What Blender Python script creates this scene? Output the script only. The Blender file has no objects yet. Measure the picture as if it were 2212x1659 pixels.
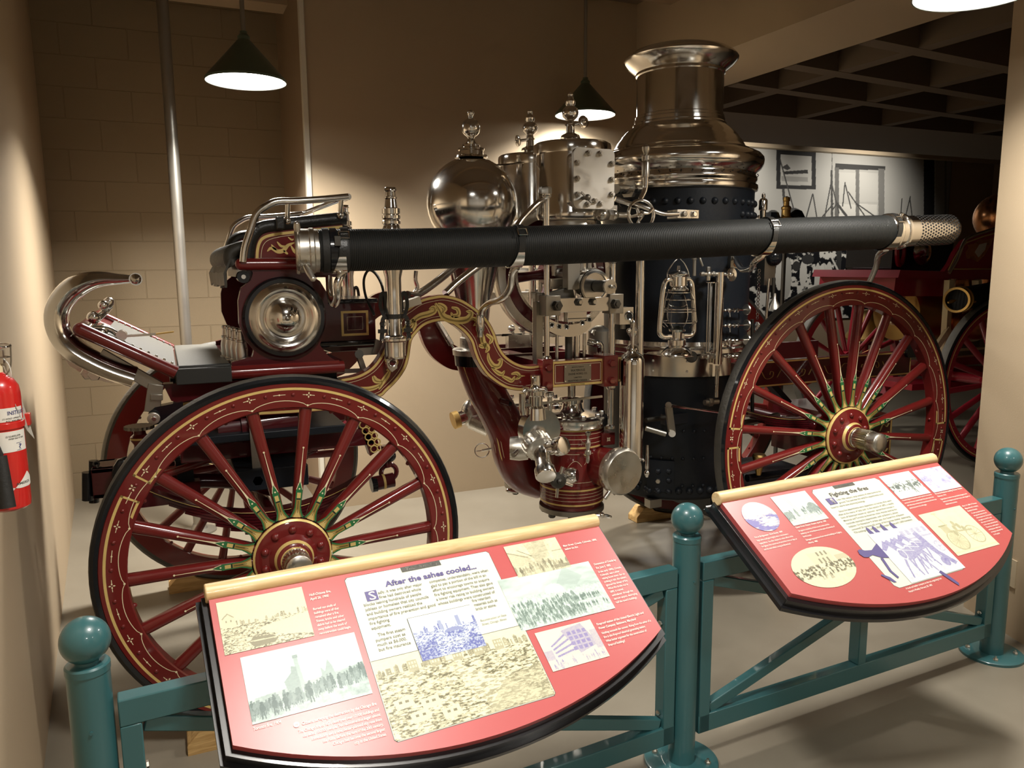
import bpy, bmesh, math, random
from mathutils import Vector, Matrix
import numpy as np
SC = bpy.context.scene
COL = SC.collection
random.seed(7)
# ---------------------------------------------------------------- camera
F_PX, CX, CY, EYE = 1690.0, 1106.0, 829.5, 1.6
PIT, ROLL, YAW = math.radians(8.65), math.radians(-.446), math.radians(23.9)
def _tc(v):
    c, s = math.cos(YAW), math.sin(YAW)
    return Vector((v[0]*c + v[1]*s, -v[0]*s + v[1]*c, v[2]))
_f = Vector((0, math.cos(PIT), -math.sin(PIT))); _u = Vector((0, math.sin(PIT), math.cos(PIT))); _r = Vector((1, 0, 0))
RV = _tc(_r*math.cos(ROLL) + _u*math.sin(ROLL)); UV = _tc(-_r*math.sin(ROLL) + _u*math.cos(ROLL)); FV = _tc(_f)
O = Vector((0, 0, EYE))
cam = bpy.data.cameras.new('camera'); camo = bpy.data.objects.new('camera', cam); COL.objects.link(camo)
cam.sensor_width = 36; cam.lens = 36*F_PX/2212; cam.clip_start = .05; cam.clip_end = 60
camo.matrix_world = Matrix(((RV.x, UV.x, -FV.x, O.x), (RV.y, UV.y, -FV.y, O.y), (RV.z, UV.z, -FV.z, O.z), (0, 0, 0, 1)))
SC.camera = camo
SC.view_settings.view_transform = 'Standard'; SC.view_settings.look = 'None'
SC.view_settings.exposure = 0.45; SC.view_settings.gamma = 1; SC.view_settings.use_curve_mapping = False
w = bpy.data.worlds.new('world'); SC.world = w; w.use_nodes = True
w.node_tree.nodes['Background'].inputs[0].default_value = (.9, .8, .65, 1); w.node_tree.nodes['Background'].inputs[1].default_value = .03
SC.cycles.use_denoising = True
SC.cycles.use_adaptive_sampling = True; SC.cycles.adaptive_threshold = .05; SC.cycles.max_bounces = 7; SC.cycles.diffuse_bounces = 3; SC.cycles.glossy_bounces = 5; SC.cycles.transmission_bounces = 6; SC.cycles.transparent_max_bounces = 8
SC.cycles.sample_clamp_indirect = 6; SC.cycles.caustics_reflective = False; SC.cycles.caustics_refractive = False
# a pixel of the photograph, read on a plane of the hall, as a measured point
def ray(x, y): return RV*((x-CX)/F_PX) - UV*((y-CY)/F_PX) + FV
def P(x, y, Y): d = ray(x, y); return O + d*(Y/d.y)
def PX(x, y, X): d = ray(x, y); return O + d*(X/d.x)
def PZ(x, y, Z): d = ray(x, y); return O + d*((Z-EYE)/d.z)
def V(*a): return Vector(a)
# ---------------------------------------------------------------- materials
MATS = {}
def mk(name, col, rough=.5, metal=0., coat=0., bump=0., bscale=60., var=0., vscale=4., rvar=0., emit=None, spec=.5, coat_r=.05, trans=0., alpha=1.):
    m = bpy.data.materials.new(name); m.use_nodes = True; nt = m.node_tree; b = nt.nodes['Principled BSDF']
    b.inputs['Base Color'].default_value = (*col, 1); b.inputs['Roughness'].default_value = rough; b.inputs['Metallic'].default_value = metal
    b.inputs['Coat Weight'].default_value = coat; b.inputs['Coat Roughness'].default_value = coat_r; b.inputs['Specular IOR Level'].default_value = spec
    b.inputs['Transmission Weight'].default_value = trans; b.inputs['Alpha'].default_value = alpha
    L = nt.links.new; tc = nt.nodes.new('ShaderNodeTexCoord')
    if var or rvar:
        n = nt.nodes.new('ShaderNodeTexNoise'); n.inputs['Scale'].default_value = vscale; n.inputs['Detail'].default_value = 6; L(tc.outputs['Object'], n.inputs['Vector'])
        if var:
            mx = nt.nodes.new('ShaderNodeMixRGB'); mx.inputs[1].default_value = (*[c*(1-var) for c in col], 1); mx.inputs[2].default_value = (*[min(1, c*(1+var)) for c in col], 1)
            L(n.outputs['Fac'], mx.inputs[0]); L(mx.outputs[0], b.inputs['Base Color'])
        if rvar:
            mr = nt.nodes.new('ShaderNodeMapRange'); mr.inputs['From Min'].default_value = .35; mr.inputs['From Max'].default_value = .7
            mr.inputs['To Min'].default_value = rough; mr.inputs['To Max'].default_value = rough+rvar; L(n.outputs['Fac'], mr.inputs['Value']); L(mr.outputs[0], b.inputs['Roughness'])
    if bump:
        n2 = nt.nodes.new('ShaderNodeTexNoise'); n2.inputs['Scale'].default_value = bscale; n2.inputs['Detail'].default_value = 4; L(tc.outputs['Object'], n2.inputs['Vector'])
        bp = nt.nodes.new('ShaderNodeBump'); bp.inputs['Strength'].default_value = bump; bp.inputs['Distance'].default_value = .01; L(n2.outputs['Fac'], bp.inputs['Height']); L(bp.outputs[0], b.inputs['Normal'])
    if emit:
        b.inputs['Emission Color'].default_value = (*emit[:3], 1); b.inputs['Emission Strength'].default_value = emit[3]
    MATS[name] = m; return m
mk('nickel', (.80, .78, .74), .09, 1, rvar=.14, vscale=9)
mk('nickel_worn', (.63, .60, .54), .22, 1, rvar=.2, vscale=14, var=.12)
mk('nickel_brushed', (.70, .68, .63), .30, 1, rvar=.22, vscale=12, var=.1)
mk('steel', (.33, .31, .27), .34, 1, rvar=.15)
mk('dark_steel', (.10, .095, .085), .38, 1, rvar=.2)
mk('brass', (.62, .42, .15), .28, 1, rvar=.2)
mk('copper', (.7, .33, .15), .22, 1, rvar=.2)
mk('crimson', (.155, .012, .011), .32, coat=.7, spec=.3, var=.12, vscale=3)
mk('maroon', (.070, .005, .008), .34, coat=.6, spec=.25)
mk('ruby', (.33, .012, .030), .34, coat=.8)
mk('red_enamel', (.62, .018, .015), .3, coat=.7)
mk('gold', (.80, .60, .22), .38, .25, var=.12, vscale=30)
mk('cream', (.85, .76, .50), .5)
mk('leaf_green', (.02, .16, .05), .4, coat=.6)
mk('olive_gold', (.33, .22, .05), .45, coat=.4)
mk('black_gloss', (.008, .009, .011), .22, coat=.6, spec=.2)
mk('black_iron', (.010, .013, .018), .42, spec=.3, bump=.05, bscale=90)
mk('rubber', (.014, .014, .013), .62, bump=.12, bscale=120, var=.5, vscale=8)
mk('rubber_grey', (.16, .155, .135), .7, bump=.3, bscale=60, var=.35, vscale=9)
mk('rubber_worn', (.085, .080, .070), .6, bump=.35, bscale=70, var=.6, vscale=7)
mk('leather', (.018, .018, .017), .33, bump=.15, bscale=160)
mk('cushion', (.045, .042, .034), .5, bump=.1, bscale=90)
mk('teal', (.034, .122, .132), .34, coat=.5, var=.05)
mk('panel_red', (.46, .082, .082), .42, coat=.25, coat_r=.3)
mk('panel_cream', (.68, .70, .60), .45, coat=.2, coat_r=.3)
mk('panel_black', (.010, .010, .012), .30, coat=.4)
mk('ink_violet', (.10, .085, .24), .5); mk('ink_grey', (.07, .07, .06), .5); mk('ink_body', (.20, .21, .15), .55); mk('ink_white', (.92, .88, .80), .5)
mk('white_paper', (.82, .80, .74), .55); mk('label_blue', (.05, .06, .2), .5); mk('tag_card', (.45, .42, .36), .6)
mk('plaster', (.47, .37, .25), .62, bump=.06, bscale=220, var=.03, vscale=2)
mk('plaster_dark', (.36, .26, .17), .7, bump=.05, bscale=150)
mk('ceiling', (.16, .12, .085), .8)
mk('trim_white', (.75, .72, .62), .5)
mk('lamp_green', (.085, .12, .085), .42, coat=.3)
mk('lamp_inside', (.85, .85, .8), .5)
mk('grey_rod', (.36, .345, .31), .36, .85, rvar=.1)
mk('bulb', (1, 1, 1), .5, emit=(1, .97, .9, 8))
mk('fill_glow', (.8, .8, .8), .5, emit=(1, .93, .82, .12))
mk('outlet', (.55, .46, .32), .5); mk('hole', (.01, .01, .01), .8)
mk('mat_rubber', (.085, .080, .064), .55, bump=.1, bscale=200); mk('mat_edge', (.022, .023, .021), .6)
mk('glass', (1, 1, 1), .02, trans=1, spec=.5); MATS['glass'].node_tree.nodes['Principled BSDF'].inputs['IOR'].default_value = 1.2
mk('frost_plastic', (.8, .8, .78), .15, trans=.8)
def wood(name, c1, c2, rough=.4, coat=.4, sc=(1, 12, 12)):
    m = mk(name, c1, rough, coat=coat); nt = m.node_tree; b = nt.nodes['Principled BSDF']; L = nt.links.new
    tc = nt.nodes.new('ShaderNodeTexCoord'); mp = nt.nodes.new('ShaderNodeMapping'); mp.inputs['Scale'].default_value = sc
    n = nt.nodes.new('ShaderNodeTexNoise'); n.inputs['Scale'].default_value = 6; n.inputs['Detail'].default_value = 8; n.inputs['Distortion'].default_value = .8
    r = nt.nodes.new('ShaderNodeValToRGB'); r.color_ramp.elements[0].color = (*c2, 1); r.color_ramp.elements[1].color = (*c1, 1); r.color_ramp.elements[0].position = .38; r.color_ramp.elements[1].position = .6
    L(tc.outputs['Object'], mp.inputs[0]); L(mp.outputs[0], n.inputs['Vector']); L(n.outputs['Fac'], r.inputs[0]); L(r.outputs[0], b.inputs['Base Color'])
mk('horn_nickel', (.85, .84, .80), .12, 1)
wood('maple', (.78, .60, .33), (.66, .46, .22)); wood('pine', (.70, .47, .20), (.50, .30, .11), .6, 0)
wood('beam_wood', (.26, .18, .11), (.20, .135, .08), .65, 0)
def floor_mat():
    m = mk('concrete', (.30, .265, .205), .34, coat=.0); nt = m.node_tree; b = nt.nodes['Principled BSDF']; L = nt.links.new
    tc = nt.nodes.new('ShaderNodeTexCoord')
    n = nt.nodes.new('ShaderNodeTexNoise'); n.inputs['Scale'].default_value = 1.3; n.inputs['Detail'].default_value = 9; n.inputs['Roughness'].default_value = .6
    r = nt.nodes.new('ShaderNodeValToRGB'); r.color_ramp.elements[0].color = (.205, .180, .138, 1); r.color_ramp.elements[1].color = (.275, .246, .194, 1)
    r.color_ramp.elements[0].position = .3; r.color_ramp.elements[1].position = .7
    vo = nt.nodes.new('ShaderNodeTexVoronoi'); vo.inputs['Scale'].default_value = 26; gt = nt.nodes.new('ShaderNodeMath'); gt.operation = 'LESS_THAN'; gt.inputs[1].default_value = .035
    sp = nt.nodes.new('ShaderNodeTexNoise'); sp.inputs['Scale'].default_value = 2.2; g2 = nt.nodes.new('ShaderNodeMath'); g2.operation = 'GREATER_THAN'; g2.inputs[1].default_value = .62
    mu = nt.nodes.new('ShaderNodeMath'); mu.operation = 'MULTIPLY'
    mx = nt.nodes.new('ShaderNodeMixRGB'); mx.inputs[2].default_value = (.6, .56, .47, 1)
    for q in (n, vo, sp): L(tc.outputs['Object'], q.inputs['Vector'])
    L(n.outputs['Fac'], r.inputs[0]); L(vo.outputs['Distance'], gt.inputs[0]); L(sp.outputs['Fac'], g2.inputs[0]); L(gt.outputs[0], mu.inputs[0]); L(g2.outputs[0], mu.inputs[1])
    L(r.outputs[0], mx.inputs[1]); L(mu.outputs[0], mx.inputs[0]); L(mx.outputs[0], b.inputs['Base Color'])
    mr = nt.nodes.new('ShaderNodeMapRange'); mr.inputs['To Min'].default_value = .24; mr.inputs['To Max'].default_value = .46; L(n.outputs['Fac'], mr.inputs['Value']); L(mr.outputs[0], b.inputs['Roughness'])
floor_mat()
def block_mat():
    m = mk('block', (.42, .33, .20), .62); nt = m.node_tree; b = nt.nodes['Principled BSDF']; L = nt.links.new
    tc = nt.nodes.new('ShaderNodeTexCoord'); sx = nt.nodes.new('ShaderNodeSeparateXYZ'); cx = nt.nodes.new('ShaderNodeCombineXYZ')
    az = nt.nodes.new('ShaderNodeMath'); az.operation = 'ADD'; az.inputs[1].default_value = .018
    ax = nt.nodes.new('ShaderNodeMath'); ax.operation = 'ADD'; ax.inputs[1].default_value = 4.15
    br = nt.nodes.new('ShaderNodeTexBrick'); br.inputs['Scale'].default_value = 1; br.inputs['Brick Width'].default_value = .405; br.inputs['Row Height'].default_value = .2
    br.inputs['Mortar Size'].default_value = .004; br.inputs['Mortar Smooth'].default_value = .4; br.offset = .5
    for i, c in ((1, (.335, .262, .166, 1)), (2, (.32, .25, .158, 1)), (3, (.31, .24, .148, 1))): br.inputs[i].default_value = c
    L(tc.outputs['Object'], sx.inputs[0]); L(sx.outputs[0], ax.inputs[0]); L(ax.outputs[0], cx.inputs[0]); L(sx.outputs[2], az.inputs[0]); L(az.outputs[0], cx.inputs[1]); L(cx.outputs[0], br.inputs['Vector']); L(br.outputs['Color'], b.inputs['Base Color'])
    n = nt.nodes.new('ShaderNodeTexNoise'); n.inputs['Scale'].default_value = 180; L(tc.outputs['Object'], n.inputs['Vector'])
    bp = nt.nodes.new('ShaderNodeBump'); bp.inputs['Strength'].default_value = 1.0; bp.inputs['Distance'].default_value = .004; bp.invert = True; L(br.outputs['Fac'], bp.inputs['Height'])
    b2 = nt.nodes.new('ShaderNodeBump'); b2.inputs['Strength'].default_value = .1; b2.inputs['Distance'].default_value = .01; L(n.outputs['Fac'], b2.inputs['Height']); L(bp.outputs[0], b2.inputs['Normal']); L(b2.outputs[0], b.inputs['Normal'])
block_mat()
def hose_mat():   # ribbed rubber wrap: fine rings along the hose (object X)
    m = mk('hose_rubber', (.030, .031, .030), .55, spec=.25); nt = m.node_tree; b = nt.nodes['Principled BSDF']; L = nt.links.new
    tc = nt.nodes.new('ShaderNodeTexCoord'); wv = nt.nodes.new('ShaderNodeTexWave'); wv.inputs['Scale'].default_value = 42; wv.inputs['Distortion'].default_value = 1.2; wv.inputs['Detail'].default_value = 2
    L(tc.outputs['Object'], wv.inputs['Vector']); bp = nt.nodes.new('ShaderNodeBump'); bp.inputs['Strength'].default_value = .35; bp.inputs['Distance'].default_value = .004; L(wv.outputs['Fac'], bp.inputs['Height']); L(bp.outputs[0], b.inputs['Normal'])
    r = nt.nodes.new('ShaderNodeValToRGB'); r.color_ramp.elements[0].color = (.007, .0075, .0075, 1); r.color_ramp.elements[1].color = (.016, .017, .016, 1); L(wv.outputs['Fac'], r.inputs[0]); L(r.outputs[0], b.inputs['Base Color'])
hose_mat()
for _nm, _ct, _sp in (('print', .2, .5), ('mural_print', 0, .1)):
  m = mk(_nm, (1, 1, 1), .6, coat=_ct, coat_r=.3, spec=_sp); _a = m.node_tree.nodes.new('ShaderNodeVertexColor'); _a.layer_name = 'Col'; m.node_tree.links.new(_a.outputs['Color'], m.node_tree.nodes['Principled BSDF'].inputs['Base Color'])
# ---------------------------------------------------------------- mesh builder
def frame_of(d):
    d = Vector(d).normalized(); a = Vector((0, 0, 1)) if abs(d.z) < .9 else Vector((1, 0, 0))
    u = d.cross(a).normalized(); return u, u.cross(d).normalized(), d
def smooth_path(pts, n=6, closed=False):
    pts = [Vector(p) for p in pts]; N = len(pts); out = []
    if N < 3: return pts
    for i in range(N if closed else N-1):
        if closed: a, b, c, d = pts[(i-1) % N], pts[i], pts[(i+1) % N], pts[(i+2) % N]
        else: b, c = pts[i], pts[i+1]; a = pts[i-1] if i else b*2-c; d = pts[i+2] if i+2 < N else c*2-b
        for k in range(n):
            t = k/n; out.append(.5*((2*b) + (c-a)*t + (2*a-5*b+4*c-d)*t*t + (3*b-a-3*c+d)*t**3))
    if not closed: out.append(pts[-1])
    return out
class B:
    def __init__(s): s.v = []; s.f = []; s.m = []; s.mats = []
    def mi(s, m):
        if m not in s.mats: s.mats.append(m)
        return s.mats.index(m)
    def add(s, vs, fs, m):
        o = len(s.v); s.v += [tuple(v) for v in vs]; k = s.mi(m)
        for f in fs: s.f.append(tuple(i+o for i in f)); s.m.append(k)
        return s
    def box(s, a, b, m, R=None, c=None):
        a, b = Vector(a), Vector(b); vs = [Vector((x, y, z)) for x in (a.x, b.x) for y in (a.y, b.y) for z in (a.z, b.z)]
        if R is not None:
            c = Vector(c) if c is not None else (a+b)/2
            vs = [R @ (v-c) + c for v in vs]
        return s.add(vs, [(0, 1, 3, 2), (4, 6, 7, 5), (0, 4, 5, 1), (2, 3, 7, 6), (0, 2, 6, 4), (1, 5, 7, 3)], m)
    def bar(s, p, q, w, h, m, up=(0, 0, 1)):
        p, q = Vector(p), Vector(q); d = (q-p).normalized(); up = Vector(up); u = d.cross(up)
        u = u.normalized() if u.length > 1e-4 else Vector((1, 0, 0)); n = u.cross(d).normalized()
        vs = [e + u*(w/2*i) + n*(h/2*j) for e in (p, q) for i in (-1, 1) for j in (-1, 1)]
        return s.add(vs, [(0, 1, 3, 2), (4, 6, 7, 5), (0, 4, 5, 1), (2, 3, 7, 6), (0, 2, 6, 4), (1, 5, 7, 3)], m)
    def lathe(s, prof, o, ax, m, n=24, caps=True):   # prof: (radius, distance along ax)
        o = Vector(o); u, v, d = frame_of(ax); vs = []; fs = []
        for r, t in prof:
            for k in range(n):
                a = 2*math.pi*k/n; vs.append(o + d*t + (u*math.cos(a)+v*math.sin(a))*max(r, 1e-5))
        for i in range(len(prof)-1):
            for k in range(n): fs.append((i*n+k, i*n+(k+1) % n, (i+1)*n+(k+1) % n, (i+1)*n+k))
        if caps:
            if prof[0][0] > 1e-4: fs.append(tuple(range(n))[::-1])
            if prof[-1][0] > 1e-4: fs.append(tuple((len(prof)-1)*n+k for k in range(n)))
        return s.add(vs, fs, m)
    def cyl(s, p, q, r, m, r2=None, n=16, caps=True):
        p, q = Vector(p), Vector(q); return s.lathe([(r, 0), (r if r2 is None else r2, (q-p).length)], p, q-p, m, n, caps)
    def tube(s, pts, r, m, n=8, closed=False, smooth=0, flat=None, up=None):   # flat=(w,t): rectangular strap
        if smooth: 
            if isinstance(r, (list, tuple)):
                pts4 = smooth_path([Vector((*p, 0)) if False else Vector(p) for p in pts], smooth, closed); rr = []
                for i in range(len(r)-1): rr += [r[i]+(r[i+1]-r[i])*k/smooth for k in range(smooth)]
                rr.append(r[-1]); r = rr; pts = pts4
            else: pts = smooth_path(pts, smooth, closed)
        pts = [Vector(p) for p in pts]; N = len(pts); vs = []; fs = []
        ref = Vector(up) if up is not None else None; U = None
        for i in range(N):
            a = pts[(i-1) % N] if (closed or i) else pts[i]; b = pts[(i+1) % N] if (closed or i < N-1) else pts[i]
            d = (b-a).normalized()
            if ref is not None: U = ref.cross(d); U = U.normalized() if U.length > 1e-4 else Vector((1, 0, 0))
            elif U is None: U = frame_of(d)[0]
            else:
                U = U - d*U.dot(d); U = U.normalized() if U.length > 1e-5 else frame_of(d)[0]
            W = d.cross(U).normalized(); ri = r[i] if isinstance(r, (list, tuple)) else r
            if flat:
                for x, y in ((-.5, -.5), (.5, -.5), (.5, .5), (-.5, .5)): vs.append(pts[i]+U*(x*flat[0])+W*(y*flat[1]))
            else:
                for k in range(n): t = 2*math.pi*k/n; vs.append(pts[i]+(U*math.cos(t)+W*math.sin(t))*ri)
        nn = 4 if flat else n
        for i in range(N if closed else N-1):
            j = (i+1) % N
            for k in range(nn): fs.append((i*nn+k, i*nn+(k+1) % nn, j*nn+(k+1) % nn, j*nn+k))
        if not closed: fs.append(tuple(range(nn))[::-1]); fs.append(tuple((N-1)*nn+k for k in range(nn)))
        return s.add(vs, fs, m)
    def prism(s, poly, o, u, v, depth, m, side=None):   # poly in (u,v) about o; extruded by vector depth
        o, u, v, depth = Vector(o), Vector(u), Vector(v), Vector(depth); n = len(poly)
        a = [o+u*x+v*y for x, y in poly]; b = [p+depth for p in a]
        s.add(a+b, [tuple(range(n)), tuple(range(2*n-1, n-1, -1))], m)
        return s.add(a+b, [(i, i+n, (i+1) % n+n, (i+1) % n) for i in range(n)], side or m)
    def pts_prism(s, pts, depth, m, side=None):
        a = [Vector(p) for p in pts]; n = len(a); b = [p+Vector(depth) for p in a]
        s.add(a+b, [tuple(range(n)), tuple(range(2*n-1, n-1, -1))], m)
        return s.add(a+b, [(i, i+n, (i+1) % n+n, (i+1) % n) for i in range(n)], side or m)
    def sph(s, c, r, m, n=16, h=10, sc=(1, 1, 1)):
        c = Vector(c); vs = [c+Vector((0, 0, r*sc[2]))]; fs = []
        for i in range(1, h):
            a = math.pi*i/h
            for k in range(n): t = 2*math.pi*k/n; vs.append(c+Vector((r*sc[0]*math.sin(a)*math.cos(t), r*sc[1]*math.sin(a)*math.sin(t), r*sc[2]*math.cos(a))))
        vs.append(c-Vector((0, 0, r*sc[2])))
        for k in range(n): fs.append((0, 1+k, 1+(k+1) % n)); fs.append((len(vs)-1, 1+(h-2)*n+(k+1) % n, 1+(h-2)*n+k))
        for i in range(h-2):
            for k in range(n): fs.append((1+i*n+k, 1+(i+1)*n+k, 1+(i+1)*n+(k+1) % n, 1+i*n+(k+1) % n))
        return s.add(vs, fs, m)
    def torus(s, c, ax, R, r, m, n=32, k=8):
        u, v, d = frame_of(ax); c = Vector(c)
        return s.tube([c+(u*math.cos(t)+v*math.sin(t))*R for t in [2*math.pi*i/n for i in range(n)]], r, m, k, closed=True)
    def dome(s, c, ax, r, h, m, n=10):   # rivet head
        return s.lathe([(r, 0), (r*.85, h*.5), (r*.5, h*.87), (0, h)], c, ax, m, n, caps=False)
    def hexn(s, c, ax, r, h, m): return s.lathe([(r, 0), (r, h*.8), (r*.85, h)], c, ax, m, 6)
    def band(s, outer, inner, m, closed=False):   # ribbon between two point rows
        n = len(outer); vs = [Vector(p) for p in outer]+[Vector(p) for p in inner]; k = n if closed else n-1
        return s.add(vs, [(i, (i+1) % n, n+(i+1) % n, n+i) for i in range(k)], m)
    def build(s, name, parent=None, bevel=0., loc=None, flat=False, fix=True):
        me = bpy.data.meshes.new(name); me.from_pydata(s.v, [], s.f); me.update()
        for mm in s.mats: me.materials.append(MATS[mm])
        me.polygons.foreach_set('material_index', s.m)
        if fix:
            bm = bmesh.new(); bm.from_mesh(me); bmesh.ops.recalc_face_normals(bm, faces=bm.faces); bm.to_mesh(me); bm.free()
        if not flat:
            me.polygons.foreach_set('use_smooth', [True]*len(me.polygons)); me.set_sharp_from_angle(angle=math.radians(38))
        o = bpy.data.objects.new(name, me); COL.objects.link(o)
        if loc is not None:
            me.transform(Matrix.Translation(-Vector(loc))); o.location = loc
        if parent is not None: o.parent = parent; o.matrix_parent_inverse = world_of(parent).inverted()
        if bevel:
            md = o.modifiers.new('bevel', 'BEVEL'); md.width = bevel; md.segments = 2; md.limit_method = 'ANGLE'; md.angle_limit = math.radians(40)
        return o
def world_of(o):
    m = Matrix.LocRotScale(o.location, o.rotation_euler, o.scale)
    return (world_of(o.parent) @ o.matrix_parent_inverse @ m) if o.parent else m
def tag(o, label, cat, group=None, kind=None):
    if label: o['label'] = label
    if cat: o['category'] = cat
    if group: o['group'] = group
    if kind: o['kind'] = kind
    return o
def thing(name, loc, label, cat, group=None):
    o = bpy.data.objects.new(name, None); o.empty_display_size = .1; COL.objects.link(o); o.location = loc; return tag(o, label, cat, group)
def struct(b, name, bevel=0., fix=True, **k):
    o = b.build(name, None, bevel, **k); o['kind'] = 'structure'; return o
def copy_tree(o, parent=None):
    c = o.copy(); COL.objects.link(c); c.parent = parent
    if parent is not None: c.matrix_parent_inverse = o.matrix_parent_inverse.copy()
    for ch in o.children: copy_tree(ch, c)
    return c
def text(body, name, parent, M, size, mat, fit=None, shear=0., bold=0., spacing=1., align='LEFT', depth=0.):
    cu = bpy.data.curves.new(name, 'FONT'); cu.body = body; cu.size = 1; cu.shear = shear; cu.offset = bold; cu.space_line = spacing; cu.align_x = align; cu.resolution_u = 2; cu.extrude = depth; cu.fill_mode = 'BOTH' if depth else 'FRONT'
    ob = bpy.data.objects.new('tmp', cu); COL.objects.link(ob); dg = bpy.context.evaluated_depsgraph_get()
    me = bpy.data.meshes.new_from_object(ob.evaluated_get(dg)); bpy.data.objects.remove(ob); me.name = name
    xs = [v.co.x for v in me.vertices] or [0, 1]; wdt = max(xs)-min(xs)
    sx = size if fit is None else fit/max(wdt, 1e-6)
    me.transform(M @ Matrix.Diagonal((sx, size, size if depth else 1, 1)))
    me.materials.clear(); me.materials.append(MATS[mat]); o = bpy.data.objects.new(name, me); COL.objects.link(o)
    if parent is not None: o.parent = parent; o.matrix_parent_inverse = world_of(parent).inverted()
    return o
# ---------------------------------------------------------------- the hall
NB = -3.6   # the hall behind the photographer
XL = lambda y: -.655 + (6.09-y)*.0597          # left wall line
b = B(); b.box((-3.5, NB, -.1), (13, 10.2, 0), 'concrete'); struct(b, 'floor')
b = B(); p = [(XL(6.3), 6.3), (XL(.9), .9)]
b.add([V(p[0][0], p[0][1], 0), V(p[1][0], p[1][1], 0), V(p[1][0], p[1][1], 3.6), V(p[0][0], p[0][1], 3.6), V(p[0][0]-.2, p[0][1], 0), V(p[1][0]-.2, p[1][1], 0), V(p[1][0]-.2, p[1][1], 3.6), V(p[0][0]-.2, p[0][1], 3.6)],
      [(0, 1, 2, 3), (4, 7, 6, 5), (0, 4, 5, 1), (3, 2, 6, 7), (1, 5, 6, 2), (0, 3, 7, 4)], 'plaster'); struct(b, 'wall_left')
b = B(); b.box((-3.5, .7, 0), (XL(.9)-.2+.01, .9, 3.6), 'plaster'); struct(b, 'wall_left_return')
b = B(); b.box((-3.6, NB, 0), (-3.5, .9, 3.6), 'plaster'); struct(b, 'wall_rear_left')
b = B(); b.box((-3.6, NB-.1, 0), (5.0, NB, 3.6), 'plaster'); struct(b, 'wall_rear')
b = B(); b.box((-1.0, 6.1, 0), (.9, 6.3, 3.6), 'block'); struct(b, 'wall_back')
b = B(); b.box((.875, 5.13, 0), (1.1, 6.1, 3.6), 'plaster_dark'); struct(b, 'wall_alcove_side')  # alcove return in a darker plaster: its shade is put into the colour
b = B(); b.box((.90, 5.1, 0), (3.5, 5.13, 3.6), 'plaster'); b.box((1.1, 5.13, 0), (3.5, 6.3, 3.6), 'plaster'); struct(b, 'wall_front')
b = B(); b.box((.868, 5.088, 0), (.900, 5.14, 3.5), 'trim_white'); struct(b, 'trim_1', .004)
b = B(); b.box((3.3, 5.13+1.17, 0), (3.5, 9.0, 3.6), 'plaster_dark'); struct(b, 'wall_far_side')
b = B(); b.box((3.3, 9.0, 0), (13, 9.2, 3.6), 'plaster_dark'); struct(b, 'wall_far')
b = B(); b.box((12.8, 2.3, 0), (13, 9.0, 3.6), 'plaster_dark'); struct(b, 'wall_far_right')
# the pier beside the barrier, a lit end facing the engine
b = B(); c0, c1 = V(3.334, 2.317, 0), V(3.10, 1.60, 0)
q = [c0, c1, V(3.12, NB, 0), V(5.0, NB, 0), V(5.0, 2.317, 0)]
b.pts_prism(q, (0, 0, 3.6), 'plaster'); struct(b, 'wall_right')
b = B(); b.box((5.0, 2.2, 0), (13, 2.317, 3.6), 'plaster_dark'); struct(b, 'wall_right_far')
# ceiling: dark boards with a boxed girder and coffers
b = B(); b.box((-3.6, NB, 3.45), (13, 9.3, 3.6), 'ceiling'); struct(b, 'ceiling')
b = B(); b.pts_prism([V(3.31, -3.5, 2.9), V(3.27, 5.1, 2.9), V(3.92, 5.1, 2.9), V(4.0, -3.5, 2.9)], (0, 0, .56), 'plaster'); struct(b, 'trim_2')
k = 3
for x in (4.42, 5.43, 6.5, 7.8):
    b = B(); b.box((x-.06, 2.32, 2.903), (x+.06, 5.7, 3.45), 'ceiling'); struct(b, 'trim_%d' % k); k += 1
b = B(); b.box((3.5, 5.7, 2.9), (12.8, 7.0, 3.45), 'ceiling'); struct(b, 'trim_%d' % k); k += 1
for y in (3.64, 4.27, 4.85):
    b = B(); b.pts_prism([V(3.95, y-.06, 2.9), V(12.8, y+.75, 2.9), V(12.8, y+.87, 2.9), V(3.95, y+.06, 2.9)], (0, 0, .55), 'ceiling'); struct(b, 'trim_%d' % k); k += 1
for y in (4.62, 3.3, 1.9, .5, -1.0, -2.4):
    b = B(); b.box((-3.5 if y < .7 else XL(y), y-.07, 3.33), (3.28, y+.07, 3.45), 'beam_wood'); struct(b, 'trim_%d' % k); k += 1
b = B(); b.box((-.9, 5.55, 3.29), (.88, 5.75, 3.45), 'plaster'); struct(b, 'trim_%d' % k); k += 1
b = B(); b.box((3.5, 8.85, 3.19), (12.8, 8.97, 3.36), 'plaster'); struct(b, 'trim_%d' % k); k += 1
# steel pole in the alcove
t = thing('sliding_pole', (.11, 5.0, 0), 'tall steel pole rising from floor to ceiling before the block wall', 'pole')
b = B(); b.cyl((.11, 5.0, .01), (.11, 5.0, 3.45), .032, 'grey_rod', n=24); b.build('pole', t)
b = B(); b.lathe([(.10, 0), (.10, .01), (.05, .02), (.035, .05)], (.11, 5.0, 0), (0, 0, 1), 'grey_rod', 24); b.build('floor_flange', t)
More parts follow.
